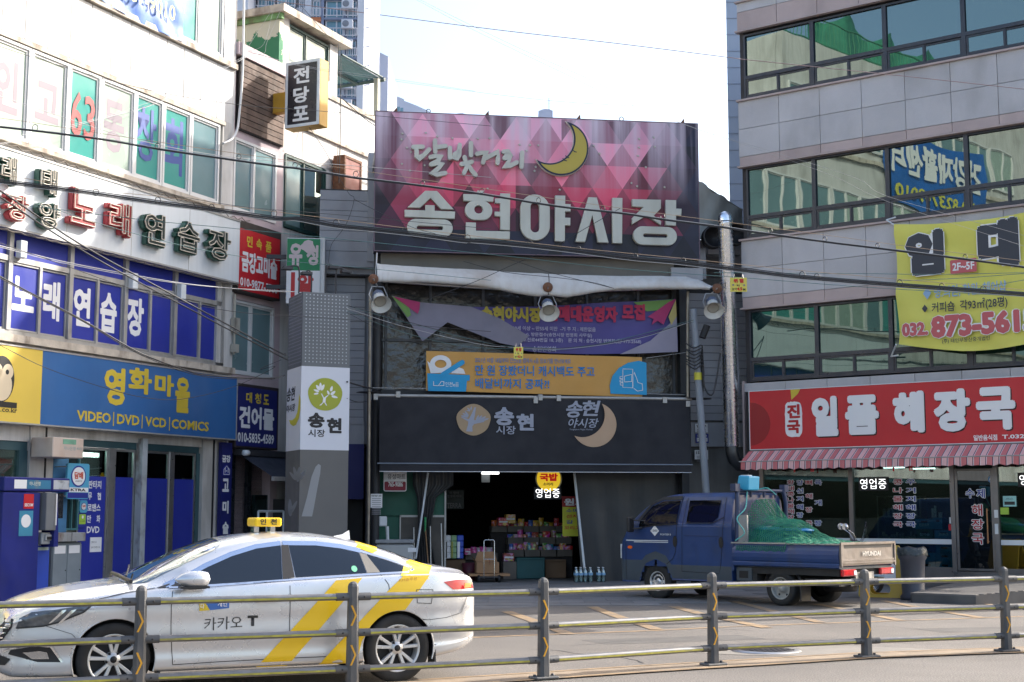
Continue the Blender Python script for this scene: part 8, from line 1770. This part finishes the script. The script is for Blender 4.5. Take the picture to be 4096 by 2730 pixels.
for i,(x0,x1,y,yb)in enumerate(((490,632,790,990),(655,738,835,985),(965,860,790,985),(1075,948,825,995))):
 hd=FM.uz('b2',x0,y,.3);ft=FM.uz('b2',x1,yb,.3);zt=hd[1]+.05;b=MB();s_=1 if x1>x0 else-1
 b.tube(smooth_path([(ft[0],.3,6.42),(ft[0],.3,zt-.12),(ft[0]-s_*.06,.3,zt),(hd[0]+s_*.1,.3,hd[1]+.02)],4),.018,6);a=TT.part('lamp_arm',b,M_dkmetal);b=MB();b.box(min(hd[0],hd[0]+s_*.22),max(hd[0],hd[0]+s_*.22),.2,.4,hd[1]-.05,hd[1]+.01);TT.part('lamp_head',b,M_dkmetal,a)
# ---- yellow A-board, bin, stone, scooter, ladder
gA=ground('t2',1120,1415);FA=Frame(gA[0],gA[1],.93,-.36)
AB2=Thing(FA,'floor_sign','yellow folding floor sign holding a white framed notice beside the dark bin','floor sign',(.1,0,0));M_ys=mat('yellow plastic',(.55,.36,.04),.45,var=.08)
def leg_panel(s_,nm):
 me=curve_mesh([rrect(-.42,.42,.02,1.02,.05),stadium(-.2,.2,.08,.28)],.05);
 for v in me.vertices:v.co=(v.co.x*(1-.12*v.co.y),s_*(.30-.27*v.co.y)+v.co.z,v.co.y)
 for v in me.vertices:v.co=(v.co.x-.1,v.co.y,v.co.z)
 me.materials.append(M_ys);me.name=nm;return AB2 .part(nm,me,M_ys)
pA=leg_panel(-1,'sign_panel');leg_panel(1,'back_panel');b=MB();b.add([(-.30,-.245,.34),(.30,-.245,.34),(.28,-.085,.92),(-.28,-.085,.92)],[(0,1,2,3)]);po2=AB2 .part('poster',b,M_wprint,pA)
b=MB();[b.add([(-.24,-.246+.276*(z-.34)-.004,z),(.1+.1*math.sin(z*40),-.246+.276*(z-.34)-.004,z),(.1,-.246+.276*(z-.32)-.004,z+.02),(-.24,-.246+.276*(z-.32)-.004,z+.02)],[(0,1,2,3)])for z in(.42,.5,.58,.66,.74,.82)];b.add([(-.29,-.25,.36),(-.16,-.25,.36),(-.16,-.232,.43),(-.29,-.232,.43)],[(0,1,2,3)]);AB2 .part('poster_print',b,mat('aqua grey print',(.2,.4,.45),.5),pA,kind='stuff')
gB=ground('t2',1450,1438);BN2=Thing(W,'litter_bin','tall dark grey cylindrical litter bin by the wooden deck','bin',(gB[0],gB[1],0));b=MB();b.lathe((gB[0],gB[1],0),[(0,.02),(.24,.0),(.25,.06),(.21,.12),(.235,.75),(.27,.8),(.275,.92),(.25,.98),(.2,.99),(.19,.7),(0,.7)],20);BN2 .part('barrel',b,mat('blue grey plastic',(.06,.065,.085),.5,var=.1,dirt=(.1,.1,.1),dirtamt=.4));b=MB();b.smooth=True
b.grid([[(gB[0]+r_*math.cos(a),gB[1]+r_*math.sin(a),z+.02*math.sin(5*a))for a in[k*math.pi/10 for k in range(21)]]for r_,z in((.05,.93),(.18,.95),(.262,1.0),(.285,.95),(.29,.85))]);BN2 .part('bin_liner',b,mat('crumpled bin liner',(.03,.04,.045),.3,bump=3,bscale=12))
gS=ground('t2',1392,1425);b=MB();b.smooth=True;b.lathe((gS[0],gS[1],0),[(0,0),(.14,.0),(.16,.05),(.12,.1),(.05,.12),(0,.12)],9);solo(W,'stone','pale rounded stone at the foot of the litter bin','stone',(gS[0],gS[1],0),b,mat('pale stone',(.4,.36,.32),.8,var=.15,bump=1))
gW=ground('t2',1005,1392);FS=Frame(gW[0],gW[1],-.995,.1)
SCo=Thing(FS,'scooter','dark motor scooter with clear windshield and round mirror behind the truck tailgate','scooter',(.6,0,0))
b=MB();b.lathe((0,0,.27),[(.19,-.04),(.25,-.05),(.27,0),(.25,.05),(.19,.04)],28,'v');w=SCo.part('front_wheel',b,M_black);b=MB();b.lathe((0,0,.27),[(.19,-.04),(.17,0),(.19,.04)],24,'v')
for k in range(6):b.tube([(.0,0,.27),(.18*math.cos(k*1.047),0,.27+.18*math.sin(k*1.047))],.012,5)
SCo.part('rim',b,M_chrome,w);b=MB();b.lathe((1.2,0,.25),[(0,-.05),(.25,-.05),(.26,0),(.25,.05),(0,.05)],24,'v');SCo.part('rear_wheel',b,M_black)
b=MB();b.tube([(0,-.07,.27),(.18,-.05,.75),(.26,0,1.02)],.03,6);b.tube([(.2,-.0,.72),(.28,0,1.05),(.34,0,1.08)],[.12,.1,.05],8);b.tube([(.2,0,.7),(.4,0,.35),(.8,0,.35),(.95,0,.62),(1.35,0,.68)],[.16,.17,.15,.17,.12],10);SCo.part('bodywork',b,mat('scooter navy',(.015,.018,.03),.3,coat=.5));b=MB();b.box(.75,1.3,-.14,.14,.72,.8);SCo.part('seat',b,M_blackpl,bevel=.03)
b=MB();b.tube([(.30,-.36,1.10),(.26,-.2,1.08),(.26,.2,1.08),(.30,.36,1.10)],.014,6);SCo.part('handlebar',b,M_dkmetal)
for s_ in(-1,1):
 b=MB();b.tube([(.28,s_*.22,1.10),(.36,s_*.3,1.25),(.46,s_*.33,1.32)],.007,5);m_=SCo.part('mirror_stalk',b,M_chrome);b=MB();b.lathe((.50,s_*.34,1.38),[(0,-.02),(.06,-.02),(.07,0),(.06,.02),(0,.02)],14,'u');b.lathe((.52,s_*.34,1.38),[(0,0),(.068,0)],14,'v');SCo.part('mirror',b,M_chrome,m_)
rows=[[(.16-.16*t+.07*t*t,y,1.08+.42*t-.3*t*(y/.22)**2*.4)for y in[-.22+.055*k for k in range(9)]]for t in[j/6 for j in range(7)]];b=MB();b.smooth=True;b.grid(rows);SCo.part('windshield',b,see_glass('clear screen',(.75,.8,.82),.25))
LDt=Thing(FL,'ladder','white metal ladder leaning in the dark shopfront behind the taxi sign','ladder',(9.2,-.6,0));ua,za=FL.uz('b4',285,105,-.6);ub_,zb_=FL.uz('b4',500,105,-.6);b=MB();b.tube([(ua,-.6,0),(ua,-.6,za)],.03,4);b.tube([(ub_,-.6,0),(ub_,-.6,za)],.03,4);b.tube([((ua*2+ub_)/3,-.6,0),((ua*2+ub_)/3,-.6,za)],.03,4);b.tube([(ua,-.6,za),(ub_,-.6,za)],.03,4);LDt.part('rail',b,M_wsign)
for z in(.35,.7,1.05,1.4):b=MB();b.tube([(ua,-.6,z),(ub_,-.6,z)],.02,4);LDt.part('rung',b,M_wsign)
# ---- utility pole and tree just outside the frame (their shadows fall across the road)
g0=ground('c4',900,1100);dxs,dys=math.cos(R(SUN_AZ)),math.sin(R(SUN_AZ));PX,PY=g0[0]+dxs*11.5,g0[1]+dys*11.5
UP=Thing(W,'utility_pole','grey concrete utility pole with a transformer at the street corner','utility pole',(PX,PY,0));b=MB();b.tube([(PX,PY,0),(PX,PY,11)],[.19,.13],14);UP.part('shaft',b,M_lot);b=MB();b.tube([(PX-.9,PY,9.6),(PX+.9,PY,9.6)],.05,4);b.tube([(PX-.8,PY,8.9),(PX+.8,PY,8.9)],.05,4);UP.part('crossarm',b,M_dkmetal);b=MB();b.lathe((PX+.45,PY-.3,7.4),[(0,0),(.3,0),(.32,.9),(0,.95)],14);UP.part('transformer',b,M_alu)
# ---- overhead cables
def wire(name,label,runs,Y,r,m,n=5,ties=None,group=None):
 b=None;base=None;t=None
 for k,run in enumerate(runs):
  pts,rr,mm=run if isinstance(run,tuple)else(run,r,m);L_=len(pts)
  P_=[atY(q[0],q[1],q[2],(Y[0]+(Y[1]-Y[0])*i/(L_-1))if isinstance(Y,tuple)else Y)for i,q in enumerate(pts)]
  if t is None:base=tuple(P_[0]);t=Thing(W,name,label,'cable',base,group)
  b=MB();b.tube(smooth_path(P_,n),rr*.62,6);t.part('strand',b,mm)
 if ties:
  for(q1,q2)in ties:
   p,q=atY(*q1,Y if not isinstance(Y,tuple)else Y[0]),atY(*q2,Y if not isinstance(Y,tuple)else Y[0]);b=MB();mid_=(p+q)/2;h=(q-p).length/2
   b.tube([mid_+Vector((h*.8*math.sin(a),.0,h*math.cos(a)))for a in[k*math.pi/4 for k in range(9)]],.007,4,caps=False);t.part('tie_ring',b,M_dkmetal)
 return t
def off(run,dx,dy):return[(r,x+dx,y+dy)for r,x,y in run]
A1=[('a1',-900,1010),('a1',0,1087),('a1',850,1190),('a1',1400,1283),('a1',2353,1420),('b1',620,1442),('b1',1110,1522),('b2',1270,42),('b2',1680,92),('c2',0,155),('c2',700,268),('c2',1230,325),('c2',1600,380),('c2',2100,445),('d2',0,482),('d2',650,572),('d2',1100,627),('d2',1800,715),('d2',2353,790),('d2',2900,870)]
A2=[('a1',-900,930),('a1',0,1012),('a1',850,1142),('b1',0,1300),('b1',800,1410),('b1',1700,1540),('c2',0,107),('c2',1150,272),('d2',0,430),('d2',650,515),('d2',1500,632),('d2',2353,736),('d2',2900,800)]
def ties_between(a,c,ks):return[((a[k][0],a[k][1],a[k][2]),(a[k][0],a[k][1]+4,a[k][2]-c))for k in ks]
wire('cable_bundle','upper bundle of black cables hung from a tan wire across the market sign',[(A1,.017,M_cable),(off(A1,0,7),.012,M_cable),(off(A1,30,-4),.009,M_cable_g),(A2,.007,M_cable_b)],24.0,.015,M_cable,ties=[((r,x,y),(r,x,y-h))for r,x,y,h in(('a1',300,1125,60),('a1',1350,1280,55),('b1',120,1365,45),('b1',600,1440,50),('b1',1120,1520,55),('b2',1690,95,45),('c2',60,160,45),('c2',545,240,45),('c2',1095,310,40),('c2',1605,380,45),('c2',2110,445,40),('d2',180,500,45),('d2',650,570,40),('d2',1100,625,40),('d2',1850,725,45))])
B1=[('a2',-900,-60),('a2',0,52),('a2',640,132),('a2',1330,232),('a2',1800,292),('a2',2353,370),('b2',620,372),('b2',950,432),('b2',1250,462),('b2',1700,512),('b2',2070,562),('c2',0,562),('c2',460,602),('c2',880,650),('c2',1360,712),('c2',1770,748),('d2',0,818),('d2',450,872),('d2',1290,942),('d2',1650,968),('d2',2353,1020),('d2',2900,1060)]
B2w=[('a2',-900,-160),('a2',150,20),('a2',820,130),('a2',1400,190),('b2',0,262),('b2',950,380),('b2',1550,456),('c2',0,525),('c2',850,625),('c2',1780,716),('d2',0,775),('d2',580,832),('d2',1300,895),('d2',2000,952),('d2',2353,985),('d2',2900,1020)]
wire('cable_bundle','thick lower bundle of black cables crossing below the market sign letters',[(B1,.026,M_cable),(off(B1,0,14),.018,M_cable),(off(B1,40,-9),.014,M_cable),(off(B1,-30,20),.010,M_cable_g),(off(B1,20,3),.02,M_cable),(off(B1,0,-16),.007,M_cable_t),(B2w,.008,M_cable_b)],23.4,.02,M_cable,ties=[((r,x,y+15),(r,x,y-h))for r,x,y,h in(('a2',820,165,45),('a2',1350,235,45),('a2',1810,295,45),('b2',420,345,45),('b2',950,432,50),('b2',1540,495,45),('b2',2075,562,50),('c2',470,602,40),('c2',885,650,40),('c2',1370,712,40),('c2',1780,748,40),('d2',455,872,45),('d2',580,885,40),('d2',1290,942,45),('d2',1650,968,40),('d2',2005,1000,50))])
wire('overhead_cable','single thin teal wire running below the lower cable bundle',[[('a2',-600,170),('a2',0,235),('a2',1240,387),('b2',0,452),('b2',900,542),('b2',2353,690),('c2',1220,802),('d2',0,885),('d2',1000,962),('d2',2353,1042),('d2',2900,1075)]],24.2,.009,M_cable_t)
wire('overhead_cable','single reddish wire crossing the sky above the market sign',[[('b1',-300,-60),('b1',340,2),('b1',1100,100),('b1',2353,260),('c1',1200,372),('c1',2208,498),('d1',0,515),('d1',1200,640),('d1',2353,765),('d1',2900,830)]],22.0,.010,mat('faded red wire',(.28,.2,.2),.6))
wire('overhead_cable','thick pair of cables slanting steeply down to the grey totem',[([('a2',-500,-180),('a2',0,135),('a2',700,602),('a2',1400,985),('a2',2353,1500),('b3',515,245)],.024,M_cable),([('a2',-500,-100),('a2',0,190),('a2',500,522),('a2',1100,872),('a2',2353,1530),('b3',512,285)],.022,M_cable)],(20.0,30.2),.02,M_cable)
wire('overhead_cable','black cable slanting across the blue windows then along the blue shop sign top',[([('a2',-400,600),('a2',0,870),('a2',700,1240),('a3',1200,242),('a3',1600,392),('a3',1750,430),('a3',2100,455),('a3',2353,455),('b3',510,432)],.022,M_cable),([('a2',-400,610),('a2',0,885),('a2',700,1250),('a3',1200,255),('a3',1750,445),('a3',2353,462)],.012,M_cable)],(22.0,30.0),.02,M_cable)
wire('overhead_cable','thin black wire sagging across the yellow and blue shop sign',[[('a3',-300,40),('a3',0,175),('a3',400,372),('a3',950,556),('a3',1300,632),('a3',1600,630),('a3',2000,530),('a3',2353,362),('b3',300,380),('b3',480,300)]],(25.0,31.5),.011,M_cable)
wire('overhead_cable','pale grey cable running from the left edge to the totem top',[([('a2',-300,560),('a2',0,607),('a2',560,747),('a2',1450,912),('b2',0,967),('b2',300,985),('b2',600,1000)],.015,M_cable_g),([('a2',-300,575),('a2',0,620),('a2',560,760),('a2',1450,920),('b2',300,992),('b2',600,1002)],.010,M_cable_g)],(23.0,30.1),.012,M_cable_g)
wire('overhead_cable','fan of thin teal and white wires from the totem to the slanting pole',[([('b2',1045,1118),('b2',1500,1242),('b2',2353,1462),('c2',400,1478),('c2',800,1480),('c2',1400,1392),('c2',1870,1245)],.011,M_cable),([('b2',1045,1145),('b2',1500,1290),('c2',0,1442),('c2',340,1478),('c2',800,1488),('c2',1400,1400),('c2',1870,1250)],.010,M_cable_g),([('b2',1045,1165),('b2',1500,1340),('b2',2000,1460),('c2',340,1490),('c2',900,1478),('c2',1870,1255)],.008,M_cable_t),([('b2',1045,1120),('b2',1400,1225),('c2',0,1415),('c2',340,1470),('c2',1000,1462),('c2',1870,1240)],.007,M_cable_t),([('b2',1045,1180),('b2',1500,1400),('b2',2100,1500),('c2',340,1500),('c2',900,1490),('c2',1870,1260)],.007,M_cable)],(30.3,33.0),.01,M_cable)
wire('overhead_cable','dark diagonal wire rising from the torn banner to the sign letters',[[('c2',-450,1080),('c2',0,915),('c2',300,780),('c2',680,612),('c2',960,450),('c2',1240,288)]],32.0,.012,M_cable)
wire('overhead_cable','black wire pair hanging down across the canvas awning',[[('c2',-100,740),('c2',250,832),('c2',700,880),('c2',1000,920),('c2',1190,972)],[('c2',0,640),('c2',350,740),('c2',650,838),('c2',1190,972)]],32.6,.011,M_cable)
wire('overhead_cable','black wire looping down the grey siding left of the market sign',[[('b1',570,-40),('b1',720,130),('b1',870,300)],[('b2',960,0),('b2',1060,160),('b2',1105,205),('b2',1060,370),('b2',1000,480),('b2',910,600),('b2',885,755)],[('b2',1105,210),('b2',1300,310),('b2',1600,448),('b2',1800,505)],[('b1',720,1090),('b1',860,1300),('b2',960,0)]],32.2,.010,M_cable)
wire('overhead_cable','short thick black cable between the totem and the dark awning end',[([('b3',1045,488),('b3',1150,520),('b3',1330,562)],.03,M_cable),([('b3',1045,630),('b3',1130,660),('b3',1220,655)],.014,M_cable)],(30.4,33.2),.02,M_cable)
wire('overhead_cable','thin pale wires fanning across the upper white cladding to the corner',[([('a1',-60,1240),('a1',500,1130),('a1',1420,850),('a1',2120,478),('b1',190,440)],.007,M_cable_g),([('a1',-60,1205),('a1',700,1050),('a1',1420,822),('a1',2120,470)],.006,M_cable_g),([('a1',-60,1260),('a1',820,1030),('a1',1400,862),('a1',2120,484)],.009,M_cable_g)],(26.2,33.0),.008,M_cable_g)
wire('overhead_cable','dark vertical cables hanging down the white wall of the rooftop house',[([('b1',970,380),('b1',985,700),('b1',990,1000),('b1',980,1400),('b1',975,1568)],.02,M_cable),([('b1',985,400),('b1',1000,700),('b1',985,860),('b1',965,1300),('b1',960,1500)],.012,M_cable),([('b1',1010,850),('b1',1100,930),('b1',1200,1020),('b1',1290,1080)],.02,M_cable),([('b1',1000,840),('b1',1120,960),('b1',1290,1060)],.012,M_cable)],37.4,.015,M_cable)
wire('overhead_cable','hair thin wires slanting through the sky to the stone building',[[('b1',1650,-10),('b1',2100,215),('c1',500,470),('c1',1000,690),('c1',1800,1070),('d1',0,1240),('d1',900,1520),('d2',1200,190),('d2',2353,520)],[('b1',1620,-10),('b1',2100,245),('c1',700,600),('c1',1360,908),('d1',0,1255),('d1',700,1500),('d2',1200,235),('d2',2353,610)]],26.0,.0045,M_cable_g)
wire('overhead_cable','hair thin wires from the rooftop corner through the sky',[[('b1',190,440),('b1',700,580),('b1',1350,680),('c1',0,788),('c1',700,868),('c1',1360,910)],[('b1',190,440),('b1',700,570),('b1',1350,664),('c1',0,782)],[('b1',180,430),('b1',400,90)],[('b1',190,440),('b1',330,380),('b1',410,100)],[('b1',180,450),('b1',330,460),('b1',360,360),('b1',470,100)]],31.0,.006,M_cable_g)
wire('overhead_cable','teal wires converging over the yellow rent banner from the right',[[('d2',-300,838),('d2',1000,846),('d2',1600,852),('d2',2353,838),('d2',2800,830)],[('d2',1290,908),('d2',1800,885),('d2',2353,845)],[('d2',1950,975),('d2',2353,900),('d2',2800,830)]],24.4,.009,M_cable_t)
rw=random.Random(21)
for k in range(5):
 y0=rw.uniform(100,900);sl=rw.uniform(.12,.5);sg=rw.uniform(40,160)
 wire('overhead_cable',['hair thin wire crossing the left facade highest of the loose ones','thin loose wire crossing the third floor windows at the left','thin loose wire sagging over the white neon sign box','thin loose wire sagging over the blue film windows','lowest thin loose wire over the shop sign at the left'][k],[[('a1',-300,300+k*420),('a1',400,470+k*420+sg*.5),('a1',1200,640+k*430+sg),('a1',2000,800+k*440+sg*.8),('a1',2900,930+k*440+sg*.3),('a1',4200,1080+k*440)]],(23.5,31.5),.009,[M_cable,M_cable_g,M_cable,M_cable_t,M_cable][k])
